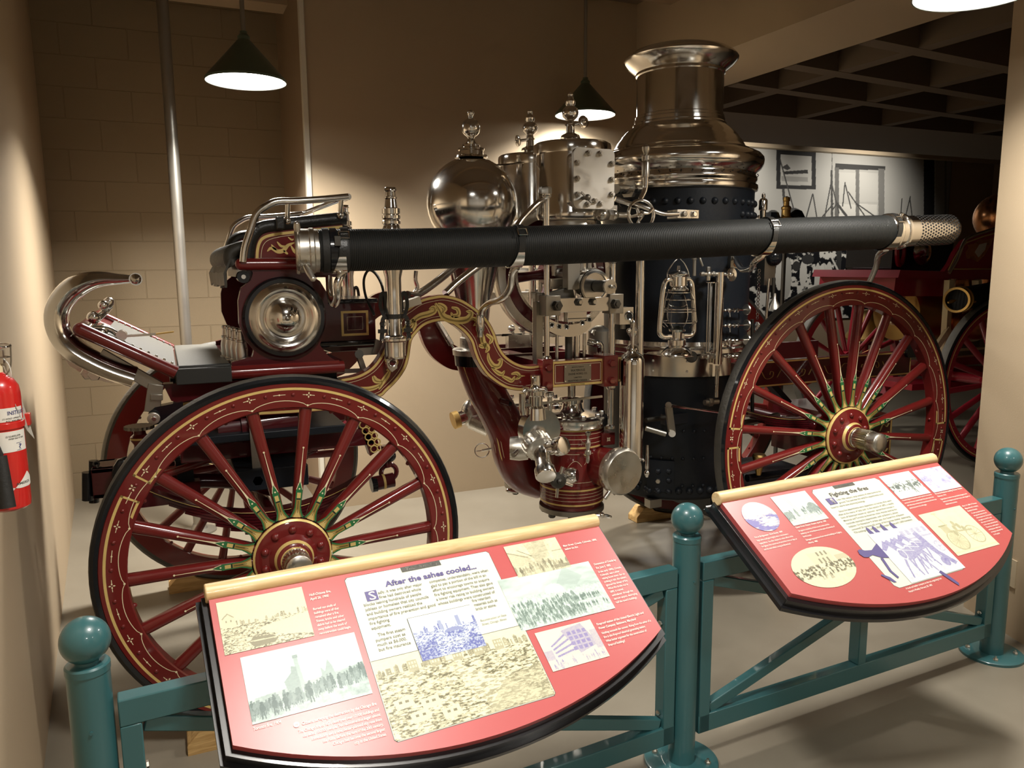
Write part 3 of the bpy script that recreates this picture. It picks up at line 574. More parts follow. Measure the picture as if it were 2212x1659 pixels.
p = Pic(300, 200, .10)   # a galloping team drawn as loose violet shapes
p.rect(.45, .05, 1, .45, .25); [p.rect(.5+.1*i, .1, .56+.1*i, .2, .5) for i in range(5)]; p.rect(.52, .26, .98, .29, .5); wheel(p, .93, .52, .06, .10, 8)
def nag(x, y, s):
    p.ell(x, y, .13*s, .10*s, .72); p.poly([(x-.10*s, y-.03*s), (x-.20*s, y-.26*s), (x-.13*s, y-.30*s), (x-.02*s, y-.06*s)], .75); p.poly([(x-.20*s, y-.30*s), (x-.30*s, y-.16*s), (x-.26*s, y-.12*s), (x-.14*s, y-.22*s)], .8)
    for a, bx_, ky in ((-.10, -.20, .18), (-.05, -.04, .22), (.09, .02, .22), (.12, .2, .2)): p.line(x+a*s, y+.05*s, x+(a+bx_)/2*s, y+ky*s, .022*s, .75); p.line(x+(a+bx_)/2*s, y+ky*s, x+bx_*s, y+.36*s, .014*s, .8)
    p.ring(x-.08*s, y-.02*s, .05*s, .09*s, .12, .1); p.line(x-.1*s, y-.1*s, x+.12*s, y-.03*s, .006, .08)
nag(.62, .42, .9); nag(.48, .48, 1.0); nag(.34, .52, 1.1); p.poly([(.68, .2), (.76, .16), (.84, .6), (.97, .86), (.9, .9), (.72, .5)], .78); p.ell(.80, .80, .06, .09, .8)
p.grain(50, 87, .5); p.grain(12, 88, .3, p.V > .75)
Q.pic(p, .430, .222, .684, .414, (.68, .72, .72), (.20, .18, .42), z=.0016)
# the leading horse and the man spill over the edge of the print
def blob(pts, z=.0018):
    b = B(); b.prism([(x, -y) for x, y in pts], Q.M.translation+PN*z, PU, -PD, PN*.0003, 'ink_violet'); b.build('spill_drawing', Q.t)
blob([(.335, .283), (.340, .270), (.352, .268), (.366, .276), (.392, .280), (.432, .262), (.432, .318), (.405, .312), (.380, .296), (.356, .300), (.342, .296)])
blob([(.398, .312), (.408, .314), (.398, .360), (.404, .385), (.396, .388), (.388, .360)]); blob([(.345, .365), (.352, .362), (.372, .378), (.38, .398), (.37, .396)])
blob([(.565, .405), (.578, .400), (.592, .428), (.602, .454), (.594, .462), (.584, .444)])
for x in (.446, .474, .512, .556): blob([(x-.007, .226), (x-.004, .205), (x+.002, .200), (x+.006, .208), (x+.012, .228)])
Q.rect(.463, .0245, .560, .0365, 'ink_grey', 'title_tab', .0013, .001); Q.tx(['The Fire Hall'], .476, .0342, .0115, .02, 'ink_white', 'title_text', .073, .2, .012)
Q.tx(['Fighting the fires'], .420, .0645, .022, .03, 'ink_grey', 'heading_text', .178, 0, .016)
Q.rect(.389, .068, .424, .094, 'ink_violet', 'initial_tab', .0013); Q.tx(['I'], .400, .0915, .030, .03, 'ink_white', 'initial_text', .011, 0, .01)
Q.tx(['n the 19th century, large sections of cities burnt to the', 'ground. The best that the early fire departments could'], .430, .0835, .0098, .0122, 'ink_body', 'body_text', .212, 0, .012)
Q.tx(['hope for was to save adjoining buildings.'], .382, .108, .0098, .0122, 'ink_body', 'body_text', .156, 0, .012)
Q.tx(['     Since fire departments were dependent on horses, they were', "often at the mercy of 'lady luck.' In the autumn of 1872, a deadly", "form of distemper known as 'epizootic' spread from horses in", 'Montreal and Toronto to American cities. Horses died by the', "hundreds, leaving fire departments, such as Boston's, almost", 'helpless. On November 9 of that year, the Great Fire of Boston', 'consumed 25 hectares (62 acres) of the business district, destroying', '776 buildings and leaving 20,000 people jobless and 1,000 homeless.'], .385, .127, .0096, .0122, 'ink_body', 'body_text', .276, 0, .012)
Q.tx(['Fire at Bridgewater, Nova Scotia, 1899'], .018, .153, .0085, .011, 'ink_white', 'caption_text', .112, .2, .01)
Q.tx(['Night skies would glow brightly when a city became a', 'raging inferno. Too often, despite the valiant efforts of the', 'fire fighters, fires roared out of control for hours or days, or', 'until the wind shifted, turning the flames back.'], .018, .165, .0082, .0112, 'ink_white', 'caption_text', .142, .2, .006)
Q.tx(['Queen Street, Ottawa, Ontario, April 26, 1900'], .187, .150, .0085, .011, 'ink_white', 'caption_text', .131, .2, .01)
Q.tx(['Set against a backdrop of thick wood smoke and the', 'deafening roar of the flames was the panic of hundreds of', 'fearful people.'], .187, .1635, .0082, .0112, 'ink_white', 'caption_text', .146, .2, .006)
Q.tx(['Salvaged possessions from wood buildings in Calgary,', 'Alberta, 1885'], .187, .199, .0084, .0115, 'ink_white', 'caption_text', .154, .2, .01)
Q.tx(['These fire fighters found the water turned to ice on the', 'street and the snow packed hard. Hats and coats froze', 'stiff while they worked; their hoses froze and had to be', 'pulled by hand in the cold night.'], .691, .137, .0082, .0113, 'ink_white', 'caption_text', .153, .2, .006)
Q.tx(['Fire at the Parliament building, Ottawa, Ontario,', 'February, 1916'], .860, .139, .0085, .0115, 'ink_white', 'caption_text', .148, .2, .01)
Q.tx(['Fighting fires in winter was particularly dangerous for', 'both the fire fighters and their horses, who slipped on', 'ladders and icy streets.'], .860, .164, .0082, .0113, 'ink_white', 'caption_text', .147, .2, .006)
Q.tx(['March 14, 1884 of Thomson', "Magnus Brook's company,", 'Brantford, Ontario'], .925, .208, .0082, .0113, 'ink_white', 'caption_text', .078, .2, .01)
Q.tx(['A steam pumper stood on', 'the ground with its fire lit', 'and its boiler hot. The horses', 'brought it to the fire, and', 'the crew ran hose from it', 'to the water and the flames.', 'Three men could keep it', 'working hour after hour', 'so long as coal was fed', 'to the grate.'], .932, .242, .0080, .0104, 'ink_white', 'caption_text', .082, .2, .006)
Q.tx(['A hook and ladder company on the run, engraving from', "Harper's Weekly, February 28, 1885"], .391, .427, .0085, .0112, 'ink_white', 'caption_text', .163, .2, .008)
# ---------------------------------------------------------------- steam fire engine
YC = 3.41; YN, YF = 3.03, 3.79       # centre line, near and far side frames
def mpx(n, x, y, Y): return n*(P(x, y, Y)-O).dot(FV)/F_PX      # n pixels at that place, in metres
def far(p): return V(p[0], 2*YC-p[1], p[2])
ENG = thing('steam_fire_engine', (1.7, YC, 0), 'crimson and nickel horse-drawn steam fire engine with tall smokestack', 'fire engine')
DN = V(0, -1, 0)
def ring_pts(r, y, a0, a1, n): return [V(r*math.cos(a), y, r*math.sin(a)) for a in [a0+(a1-a0)*i/n for i in range(n+1)]]
def flower(b, c, ang, s, y):
    for k in range(4):
        a = ang+k*math.pi/2; d = V(math.cos(a), 0, math.sin(a)); q = V(-d.z, 0, d.x)
        b.add([c+d*.15*s, c+d*.6*s+q*.26*s, c+d*s, c+d*.6*s-q*.26*s], [(0, 1, 2, 3)], 'cream')
def make_wheel(RT, RR, RI, n, ph, hubR, capL, gapdeg, parent, decor=True, colr='crimson', lines=True, goldm='gold', tread='rubber_worn', dW=.056, spk=.040, cap='nickel_worn'):
    """wheel about the origin, face toward -y; returns the felloe part (its children: tyre, spokes, hub)"""
    h = dW/2; f = B(); D = math.radians
    f.lathe([(RR, -h+.003), (RR-.003, -h), (RI+.004, -h), (RI, -h+.004), (RI, h-.004), (RI+.004, h), (RR, h), (RR, -h+.003)], (0, 0, 0), (0, 1, 0), colr, 96, caps=False)
    y0 = -h-.0006; g1, g2 = RR-.0235, RR-.0150; step = 2*math.pi/n
    if decor:
        gaps = [D(gapdeg), D(gapdeg+180)]
        for i, g in enumerate(gaps):
            a0, a1 = g+D(3.4), g+D(180-3.4); f.band(ring_pts(g2, y0, a0, a1, 80), ring_pts(g1, y0, a0, a1, 80), goldm)
            if lines:
                for a, s in ((a0, 1), (a1, -1)):
                    f.band([V(g2*math.cos(a), y0, g2*math.sin(a)), V((RI+.012)*math.cos(a), y0, (RI+.012)*math.sin(a))], [V(g2*math.cos(a+s*.012), y0, g2*math.sin(a+s*.012)), V((RI+.012)*math.cos(a+s*.012), y0, (RI+.012)*math.sin(a+s*.012))], goldm)
                    f.band(ring_pts(RI+.019, y0, a, a+s*D(6), 6), ring_pts(RI+.011, y0, a, a+s*D(6.5), 6), goldm)
                flower(f, V((RR-.035)*math.cos(g), y0, (RR-.035)*math.sin(g)), g+.78, .012, y0)
    if lines:
        rc = RI+.011
        for k in range(n):
            a = D(ph)+k*step
            if any(abs((a-g+math.pi) % (2*math.pi)-math.pi) < step*.55 for g in (D(gapdeg), D(gapdeg+180))) and False: continue
            pts = [(rc+.017*math.sin(math.pi*t)**.6, a+step*t) for t in [i/12 for i in range(13)]]
            f.band([V(r*math.cos(q), y0, r*math.sin(q)) for r, q in pts], [V((r-.0022)*math.cos(q), y0, (r-.0022)*math.sin(q)) for r, q in pts], 'cream')
            f.lathe([(.0035, 0), (.0035, .0006)], V(rc*math.cos(a), y0+.0004, rc*math.sin(a)), DN, 'cream', 8)
            rm = RR-.0385; c = V(rm*math.cos(a), y0, rm*math.sin(a)); flower(f, c, a, .0105, y0)
            for s in (-1, 1):
                f.band(ring_pts(rm+.001, y0, a+s*.019, a+s*.036, 3), ring_pts(rm-.001, y0, a+s*.019, a+s*.036, 3), 'cream')
            am = a+step/2; f.band(ring_pts(rm+.001, y0, am-.036, am+.036, 5), ring_pts(rm-.001, y0, am-.036, am+.036, 5), 'cream')
            f.lathe([(.003, 0), (.003, .0006)], V(rm*math.cos(am), y0+.0004, rm*math.sin(am)), DN, 'cream', 6)
    rm = RR-.0385
    for k in range(n):
        a = D(ph)+k*step
        for s in (-1, 1): q = a+s*step*.27; f.dome((rm*math.cos(q), -h+.001, rm*math.sin(q)), DN, .0072, .0065, colr, 10)
        if k % 2: f.dome((RI*math.cos(a+step/2), 0, RI*math.sin(a+step/2)), (-math.cos(a+step/2), 0, -math.sin(a+step/2)), .009, .010, colr, 8)
    W = f.build('wheel', parent)
    b = B(); w = h+.004; b.lathe([(RR-.001, -w+.004), (RT-.014, -w), (RT-.004, -w+.007)], (0, 0, 0), (0, 1, 0), 'black_gloss', 96, caps=False)
    b.lathe([(RT-.004, -w+.007), (RT, -w+.016), (RT, w-.016), (RT-.004, w-.007), (RT-.014, w), (RR-.001, w-.004)], (0, 0, 0), (0, 1, 0), tread, 96, caps=False); b.build('tyre', W)
    yh = -.018
    def spoke(a):
        b = B(); d = V(math.cos(a), 0, math.sin(a)); q = V(-d.z, 0, d.x); rs = [hubR*.7, hubR*1.12, hubR*1.6, (hubR+RI)*.55, RI-.06, RI+.004]
        ws = [.018, .026, .032, spk*.95, spk, spk*1.05]; ds = [.052, .052, .050, .046, .042, .040]; N = 14; vs = []; fs = []
        for r, w_, dp in zip(rs, ws, ds):
            yy = yh*(1-(r-hubR)/(RI-hubR)) if r > hubR else yh
            for k in range(N): t = 2*math.pi*k/N; ct, st = math.cos(t), math.sin(t); e = .75; vs.append(d*r+q*(w_/2*abs(ct)**e*(1 if ct > 0 else -1))+V(0, yy+dp/2*abs(st)**e*(1 if st > 0 else -1), 0))
        for i in range(len(rs)-1):
            for k in range(N): fs.append((i*N+k, i*N+(k+1) % N, (i+1)*N+(k+1) % N, (i+1)*N+k))
        b.add(vs, fs, colr)
        if lines:
            def ys(r): return yh*(1-(r-hubR)/(RI-hubR))-.0262-.0012 if r > hubR else yh-.0275
            K = RI-hubR
            def pl(pts, m, dy=0.): b.add([d*r+q*x+V(0, ys(r)-dy, 0) for r, x in pts], [tuple(range(len(pts)))], m)
            def sym(pts, m, dy=0.):
                n_ = len(pts)
                for i in range(n_-1): (r0, x0), (r1, x1) = pts[i], pts[i+1]; pl([(r0, -x0), (r0, x0), (r1, x1), (r1, -x1)], m, dy)
            H = hubR
            sym([(H+K*.64, .0008), (H+K*.42, .0016), (H+K*.33, .0036), (H+K*.30, .0046)], 'cream')
            for s in (-1, 1): pl([(H+K*.32, s*.003), (H+K*.32, s*.0052), (H+K*.265, s*.0105), (H+K*.262, s*.0088)], 'cream')
            b.lathe([(.0034, 0), (.0034, .0006)], d*(H+K*.645)+V(0, ys(H+K*.645)+.0004, 0), DN, 'cream', 8)
            sym([(H+K*.335, .0004), (H+K*.265, .0085), (H+K*.25, .0115), (H+K*.235, .0105), (H+K*.10, .0105), (H+.022, .0150), (H+.004, .0225)], 'leaf_green', .0003)
            sym([(H+K*.235, .0062), (H+K*.185, .0062)], 'gold', .0008); b.lathe([(.0030, 0), (.0030, .0006)], d*(H+K*.27)+V(0, ys(H+K*.27)-.0002, 0), DN, 'cream', 8)
            sym([(H+K*.17, .0070), (H+K*.10, .0066), (H+.02, .0098), (H+.005, .0165)], 'olive_gold', .0007); sym([(H+K*.09, .0003), (H+.02, .0050), (H+.004, .0125)], 'gold', .0011)
            sym([(H+K*.16, .0008), (H+K*.05, .0008)], 'hole', .0014); sym([(H+K*.182, .0070), (H+K*.172, .0070)], 'hole', .0009)
        return b.build('spoke', W)
    for k in range(n): spoke(D(ph)+k*step)
    b = B(); b.lathe([(hubR*.97, .03), (hubR*.97, yh-.018), (hubR*1.0, yh-.022), (hubR*1.0, yh-.036), (hubR*.96, yh-.040), (hubR*.62, yh-.046), (hubR*.50, yh-.062), (hubR*.44, yh-.075), (hubR*.36, yh-.080), (.03, yh-.085)][::1], (0, 0, 0), (0, 1, 0), colr, 48)
    if decor:
        b.lathe([(hubR*1.003, yh-.030), (hubR*1.003, yh-.0365), (hubR*.955, yh-.0412)], (0, 0, 0), (0, 1, 0), goldm, 48, caps=False); b.lathe([(hubR*.505, yh-.0625), (hubR*.452, yh-.0745)], (0, 0, 0), (0, 1, 0), goldm, 40, caps=False)
        b.lathe([(hubR*.365, yh-.0806), (hubR*.33, yh-.082)], (0, 0, 0), (0, 1, 0), goldm, 40, caps=False)
    m = 10
    for k in range(m): a = 2*math.pi*k/m+.3; b.dome((hubR*.74*math.cos(a), yh-.043, hubR*.74*math.sin(a)), DN, .0145, .013, colr, 12)
    for k in range(2*n): a = math.pi*k/n+D(ph); b.sph((hubR*1.0*math.cos(a), yh-.012, hubR*1.0*math.sin(a)), .008, 'hole' if lines else colr, 6, 4)
    b.lathe([(hubR*.6, .02), (hubR*.55, .10), (hubR*.4, .12)], (0, 0, 0), (0, 1, 0), colr, 24); b.build('hub_flange', W)
    b = B(); y1 = yh-.078; cr = hubR*.335; N = 28; pr = []
    b.lathe([(cr*1.02, y1), (cr*1.04, y1-.012), (cr*.95, y1-.016), (cr*.95, y1-capL*.2)], (0, 0, 0), (0, 1, 0), cap, 40)
    vs = []; fs = []
    for j, yy in enumerate((y1-capL*.16, y1-capL*.62)):
        for k in range(2*N): a = math.pi*k/N; r = cr*(1.06 if k % 2 else .97); vs.append(V(r*math.cos(a), yy, r*math.sin(a)))
    fs = [(k, (k+1) % (2*N), 2*N+(k+1) % (2*N), 2*N+k) for k in range(2*N)]+[tuple(range(2*N)), tuple(range(4*N-1, 2*N-1, -1))]; b.add(vs, fs, cap)
    b.lathe([(cr*.97, y1-capL*.6), (cr*1.03, y1-capL*.66), (cr*.98, y1-capL*.72), (cr*.99, y1-capL*.93), (cr*.88, y1-capL*.98), (cr*.5, y1-capL*1.02), (0, y1-capL*1.03)], (0, 0, 0), (0, 1, 0), cap, 40); b.build('hub_cap', W)
    return W
def place_wheel(W, x, y, z, rz=0.): W.location = (x, y, z); W.rotation_euler = (0, 0, rz)
def wheel_at(W, x, y, z, rz, parent):
    W.parent = parent; W.matrix_parent_inverse = world_of(parent).inverted(); place_wheel(W, x, y, z, rz)
w1 = make_wheel(.615, .590, .505, 18, 1.4, .130, .085, 148, None); wheel_at(w1, .344, 2.678, .628, math.radians(1.), ENG)
w2 = copy_tree(w1); wheel_at(w2, .29, 4.10, .628, math.radians(181.), ENG)
w3 = make_wheel(.752, .729, .632, 20, 10.6, .139, .15, 176, None); wheel_at(w3, 3.009, 2.80, .765, 0, ENG)
w4 = copy_tree(w3); wheel_at(w4, 3.009, 2*YC-2.80, .765, math.pi, ENG)
# ---- boiler and smokestack
BX, BY = 2.475, 3.45
def zat(x, y, Y): return P(x, y, Y).z
b = B(); zb = zat(1450, 1092, 3.08); zt = 1.975
b.lathe([(.02, zb-.02), (.30, zb-.02), (.355, zb), (.368, zb+.02), (.368, 1.06), (.372, 1.10), (.372, 1.30), (.378, 1.6), (.385, 1.88), (.385, zt), (.2, zt)], (BX, BY, 0), (0, 0, 1), 'black_iron', 72)
def rivets(z, r, n, a0, a1, s=.013, m='black_iron', R=None):
    for k in range(n):
        a = math.radians(a0+(a1-a0)*k/max(1, n-1)); d = V(math.cos(a), math.sin(a), 0); b.dome((BX+d.x*r, BY+d.y*r, z), d, s, s*.9, m, 10)
rivets(zat(1480, 431, 3.07), .384, 21, -178, -2, .0175); rivets(zb+.05, .367, 22, -178, -2, .019)
rivets(zat(1590, 462, 3.10), .384, 5, -72, -40, .018)
for zz in (.50, .64, .78): rivets(zz, .367, 7, -150, -100, .010)
b.build('boiler_shell', ENG)
bs = ENG.children[-1]
b = B(); b.lathe([(.385, 1.955), (.398, 1.960), (.402, 1.972), (.400, 1.986), (.390, 1.992), (.390, 2.000), (.396, 2.008), (.397, 2.020), (.388, 2.034), (.387, 2.044), (.394, 2.052), (.412, 2.066), (.424, 2.084), (.428, 2.104), (.423, 2.124), (.408, 2.141), (.386, 2.152), (.362, 2.158), (.356, 2.161), (.355, 2.167), (.344, 2.170),
    (.334, 2.178), (.327, 2.190), (.318, 2.206), (.305, 2.222), (.296, 2.232), (.294, 2.238), (.288, 2.244), (.277, 2.257), (.260, 2.272), (.243, 2.284), (.236, 2.290), (.236, 2.298), (.228, 2.306), (.228, 2.322), (.223, 2.326), (.223, 2.338), (.217, 2.342), (.217, 2.535), (.223, 2.540), (.223, 2.552), (.227, 2.556), (.236, 2.563), (.258, 2.580), (.277, 2.600), (.284, 2.609), (.286, 2.615), (.283, 2.621), (.270, 2.634), (.244, 2.650), (.212, 2.661), (.185, 2.663), (.178, 2.655), (.198, 2.60), (.205, 2.34), (0, 2.33)], (BX, BY, 0), (0, 0, 1), 'nickel', 96, caps=False)
for k in range(24):
    a = math.radians(-176+k*7.5); d = V(math.cos(a), math.sin(a), 0); b.cyl((BX+d.x*.396, BY+d.y*.396, 2.035), (BX+d.x*.400, BY+d.y*.400, 2.035), .0035, 'hole', n=6)
b.build('smokestack_dome', ENG)
z1, z2, z3 = zat(1480, 742, 3.06), zat(1480, 770, 3.06), zat(1480, 818, 3.06)
b = B(); b.lathe([(.37, z1), (.398, z1), (.402, (z1+z2)/2+.012), (.396, (z1+z2)/2+.008), (.412, (z1+z2)/2-.006), (.412, z2+.006), (.396, z2)], (BX, BY, 0), (0, 0, 1), 'nickel', 72, caps=False)
b.lathe([(.37, z2), (.392, z2-.003), (.392, z3), (.37, z3)], (BX, BY, 0), (0, 0, 1), 'nickel', 72, caps=False)
for zz in (z2-.03, z3+.028):
    for k in range(5): a = math.radians(-140+k*24); d = V(math.cos(a), math.sin(a), 0); b.dome((BX+d.x*.391, BY+d.y*.391, zz), d, .007, .006, 'nickel', 8)
b.build('boiler_band', ENG)
ZLEDGE = z2
# fire door plate low on the boiler
def on_boiler(ang, z, r=.37): a = math.radians(ang); return V(BX+math.cos(a)*r, BY+math.sin(a)*r, z), V(math.cos(a), math.sin(a), 0)
def angx(x, y, r=.37):      # boiler angle seen at a pixel
    d = ray(x, y); d2 = V(d.x, d.y, 0); o = V(-BX, -BY, 0); a = d2.dot(d2); bb = 2*o.dot(d2); c = o.dot(o)-r*r; t = (-bb-math.sqrt(max(0, bb*bb-4*a*c)))/(2*a); p = O+d*t
    return p, V(p.x-BX, p.y-BY, 0).normalized()
b = B(); za, zz_ = zat(1430, 1006, 3.09), zat(1430, 1074, 3.09); grid = []
aL = math.atan2(*(lambda n: (n.y, n.x))(angx(1398, 1040)[1])); aR = math.atan2(*(lambda n: (n.y, n.x))(angx(1456, 1040)[1]))
for zv in (za, zz_): grid.append([V(BX+.378*math.cos(aL+(aR-aL)*i/8), BY+.378*math.sin(aL+(aR-aL)*i/8), zv) for i in range(9)])
b.band(grid[0], grid[1], 'black_iron'); inn = [[V(BX+(p.x-BX)*.97, BY+(p.y-BY)*.97, p.z) for p in g] for g in grid]
b.band(grid[0], inn[0], 'black_iron'); b.band(grid[1], inn[1], 'black_iron'); b.band([grid[0][8], grid[1][8]], [inn[0][8], inn[1][8]], 'black_iron'); b.band([grid[0][0], grid[1][0]], [inn[0][0], inn[1][0]], 'black_iron')
for x, y in ((1422, 1018), (1445, 1018), (1445, 1038), (1402, 1060), (1422, 1062), (1445, 1062)): p, n = angx(x, y, .378); b.dome(p, n, .015, .014, 'black_iron')
p, n = angx(1422, 1039, .378); b.hexn(p, n, .013, .012, 'nickel_worn'); b.build('fire_door_plate', ENG)
b = B(); p, n = angx(1412, 1082, .36); b.box(p-V(.035, .02, .03), p+V(.035, .03, .012), 'steel'); b.build('hinge', ENG)
# ---- steam cylinders
CXm = 1.722
def steam_cyl(yc, z0, z1, z2, fin):
    b = B(); r = .165 if yc < YC else .160
    b.lathe([(r*.5, z0-.03), (r*.97, z0-.02), (r*1.0, z0), (r*.985, z0+.01), (r*.985, z1), (r*1.05, z1), (r*1.055, z1+.008), (r*1.055, z2-.014), (r*1.04, z2-.003), (r*.99, z2+.003), (r*.6, z2+.010), (.045, z2+.016), (.035, z2+.03)], (CXm, yc, 0), (0, 0, 1), 'nickel', 56); o = b.build('steam_cylinder', ENG)
    b = B(); zz = z2+.028; b.lathe([(.045, 0), (.040, .012), (.020, .022), (.018, .050), (.026, .056), (.018, .062), (.016, .075), (.034, .092), (.038, .108), (.034, .124), (.018, .138), (.022, .144), (.024, .156), (.015, .166), (.012, .178), (.014, .186), (.006, .194), (0, .198)], (CXm-.01, yc, zz), (0, 0, 1), 'nickel', 20)
    p = V(CXm-.01, yc, zz+.055); q = p+V(fin*.045, -.03*abs(fin), .012) if fin > 0 else p+V(-.06, 0, -.01); b.cyl(p, q, .007, 'nickel', n=8); ax = (q-p).normalized() if fin < 0 else V(.15, -1, .1).normalized()
    b.lathe([(.008, 0), (.026, .003), (.028, .008), (.02, .012), (.006, .010), (.006, .02), (0, .022)], q, ax, 'nickel', 20); b.build('oil_cup', o)
    return o
zn0, zn1, zn2 = zat(1240, 452, 3.2), zat(1240, 324, 3.05), zat(1240, 300, 3.05)
sc1 = steam_cyl(3.2, zn0-.03, zn1, zn2, 1); sc2 = steam_cyl(3.62, zn0-.03, zn1, zn2, -1)
# valve chest with bolted cover on the near cylinder
YV = 2.985; a = P(1237, 450, YV); c = P(1328, 323, YV)
b = B(); x0, x1, zl, zh = P(1239, 400, YV).x, P(1327, 400, YV).x, a.z, c.z
def rrect(x0, z0, x1, z1, r, n=5): return [(cx_+r*math.cos(t), cz+r*math.sin(t)) for cx_, cz, t0 in ((x1-r, z0+r, -90), (x1-r, z1-r, 0), (x0+r, z1-r, 90), (x0+r, z0+r, 180)) for t in [math.radians(t0+90*i/n) for i in range(n+1)]]
b.prism(rrect(x0+.012, zl+.012, x1-.012, zh-.012, .025), (0, YV+.016, 0), (1, 0, 0), (0, 0, 1), (0, .17, 0), 'nickel'); ch = b.build('valve_chest', sc1, .002)
b = B(); b.prism(rrect(x0, zl, x1, zh, .025), (0, YV, 0), (1, 0, 0), (0, 0, 1), (0, .018, 0), 'nickel_brushed'); cv = b.build('chest_cover', sc1, .002)
for x, y in ((1271, 331), (1296, 332), (1246, 352), (1321, 354), (1246, 386), (1321, 388), (1247, 420), (1321, 420), (1269, 441), (1297, 440), (1284, 434)):
    p = P(x, y, YV); b = B(); b.hexn(p, DN, .0125, .012, 'nickel_worn'); b.cyl(p, p+DN*.020, .0065, 'nickel_worn', n=8); b.build('nut', sc1)
p = P(1259, 428, YV); b = B(); b.cyl(p, p+DN*.04, .008, 'steel', n=8); b.sph(p+DN*.04, .014, 'steel', 10, 6); b.bar(p+V(-.03, -.04, .02), p+V(.02, -.04, -.02), .008, .008, 'steel'); b.build('pet_cock', sc1)
# under-cylinder glands and rods
for yc in (3.2, 3.62):
    b = B(); b.lathe([(.13, zn0-.055), (.135, zn0-.075), (.08, zn0-.08), (.05, zn0-.10), (.05, zn0-.14), (.03, zn0-.145)], (CXm, yc, 0), (0, 0, 1), 'nickel_worn', 32); b.cyl((CXm, yc, .95), (CXm, yc, zn0-.05), .019, 'nickel', n=16)
    b.cyl((CXm-.09, yc, 1.55), (CXm-.09, yc, zn0-.05), .012, 'nickel_worn', n=12); b.cyl((CXm+.09, yc, 1.50), (CXm+.09, yc, zn0-.05), .016, 'nickel_worn', n=12)
    b.build('piston_rod', ENG)
# ---- air dome
AX, AY = 1.322, 3.42
b = B(); zs = 1.880; R = .207; pr = [(.0, 1.17)]
zc_ = zat(1022, 716, 3.42); pr = [(.068, zc_), (.072, zc_+.05), (.085, zc_+.16), (.112, zc_+.27), (.150, zs-.17)]
for k in range(-6, 10): a = math.radians(k*10-5 if k > -6 else -58); pr.append((R*math.cos(a), zs+R*math.sin(a)))
pr += [(.048, zs+.204), (.046, zs+.212)]
b.lathe(pr, (AX, AY, 0), (0, 0, 1), 'nickel', 64); o_air = b.build('air_dome', ENG)
b = B(); z0 = zs+.20; b.lathe([(.075, 0), (.072, .010), (.055, .012), (.055, .030), (.060, .034), (.060, .042), (.040, .048), (.040, .058), (.022, .068), (.014, .085), (.018, .094), (.030, .101), (.038, .112), (.0415, .126), (.0415, .140), (.038, .154), (.030, .165), (.018, .172), (.009, .176), (.009, .184), (.013, .188), (.0155, .197), (.013, .206), (0, .211)], (AX, AY, z0), (0, 0, 1), 'nickel', 32)
for k in range(10): a = k*.628; b.hexn((AX+.066*math.cos(a), AY+.066*math.sin(a), z0+.005), (0, 0, 1), .008, .008, 'nickel')
b.build('dome_finial', o_air)
b = B(); b.tube([P(1032, 358, AY), P(1080, 356, 3.44), P(1130, 352, 3.5), P(1165, 350, 3.55)], .0045, 'nickel', 6, smooth=4); b.build('steam_pipe', ENG)
b = B(); zq = zat(1022, 745, 3.42)
b.lathe([(.055, zq-.01), (.058, zc_-.005), (.070, zc_), (.070, zc_+.006), (.05, zc_+.01)], (AX, AY, 0), (0, 0, 1), 'nickel_worn', 32)
b.lathe([(.072, zq-.045), (.100, zq-.045), (.102, zq-.02), (.095, zq-.015), (.066, zq-.010), (.066, zq+.035), (.058, zq+.04)], (AX, AY, 0), (0, 0, 1), 'nickel_worn', 40); b.lathe([(.09, zq-.095), (.095, zq-.046)], (AX, AY, 0), (0, 0, 1), 'black_gloss', 40); b.build('suction_collar', ENG)
# red suction casting
cp = [P(x, y, 3.42) for x, y in ((1021, 772), (1030, 800), (1048, 840), (1075, 890), (1098, 935), (1110, 980), (1130, 1020), (1170, 1040))]; cr_ = [.082, .084, .090, .092, .098, .104, .100, .090]
b = B(); b.tube(cp, cr_, 'crimson', 28, smooth=5); sp_ = smooth_path(cp, 5); rr = []
for i in range(7): rr += [cr_[i]+(cr_[i+1]-cr_[i])*k/5 for k in range(5)]
rr.append(cr_[-1])
for off, mt, tw in ((1.02, 'gold', .0035), (.86, 'cream', .0012), (1.30, 'cream', .0012)):
    b.tube([p+V(-math.sin(off)*r, -math.cos(off)*r, 0) for p, r in list(zip(sp_, rr))[2:32]], tw, mt, 6)
b.build('suction_elbow', ENG)
p = P(1083, 866, 3.33); b = B(); b.cyl(p, p+V(.03, -.03, -.01), .014, 'maroon', n=12); b.cyl(p+V(.028, -.028, -.009), p+V(.036, -.036, -.012), .009, 'hole', n=12); b.build('drain_boss', ENG)
# ---- flywheel
FW = P(1200, 590, YC); FW.y = YC+.02
b = B(); Rf = .31; b.lathe([(Rf-.04, -.036), (Rf-.002, -.036), (Rf, -.033), (Rf, .033), (Rf-.002, .036), (Rf-.04, .036)], FW, (0, 1, 0), 'nickel_worn', 80, caps=False)
b.lathe([(Rf-.04, -.036), (Rf-.045, -.028), (Rf-.09, -.028)], FW, (0, 1, 0), 'maroon', 80, caps=False); b.lathe([(Rf-.09, -.028), (Rf-.09, -.034), (Rf-.102, -.034), (Rf-.105, -.028), (Rf-.105, .03), (Rf-.04, .036)], FW, (0, 1, 0), 'nickel_worn', 80, caps=False); fl = b.build('flywheel', ENG)
for k in range(6):
    a = k*math.pi/3+.1; b = B(); d = V(math.cos(a), 0, math.sin(a)); b.tube([FW+d*.05, FW+d*.12, FW+d*(Rf-.09)], [.028, .022, .026], 'maroon', 12); b.build('flywheel_spoke', fl)
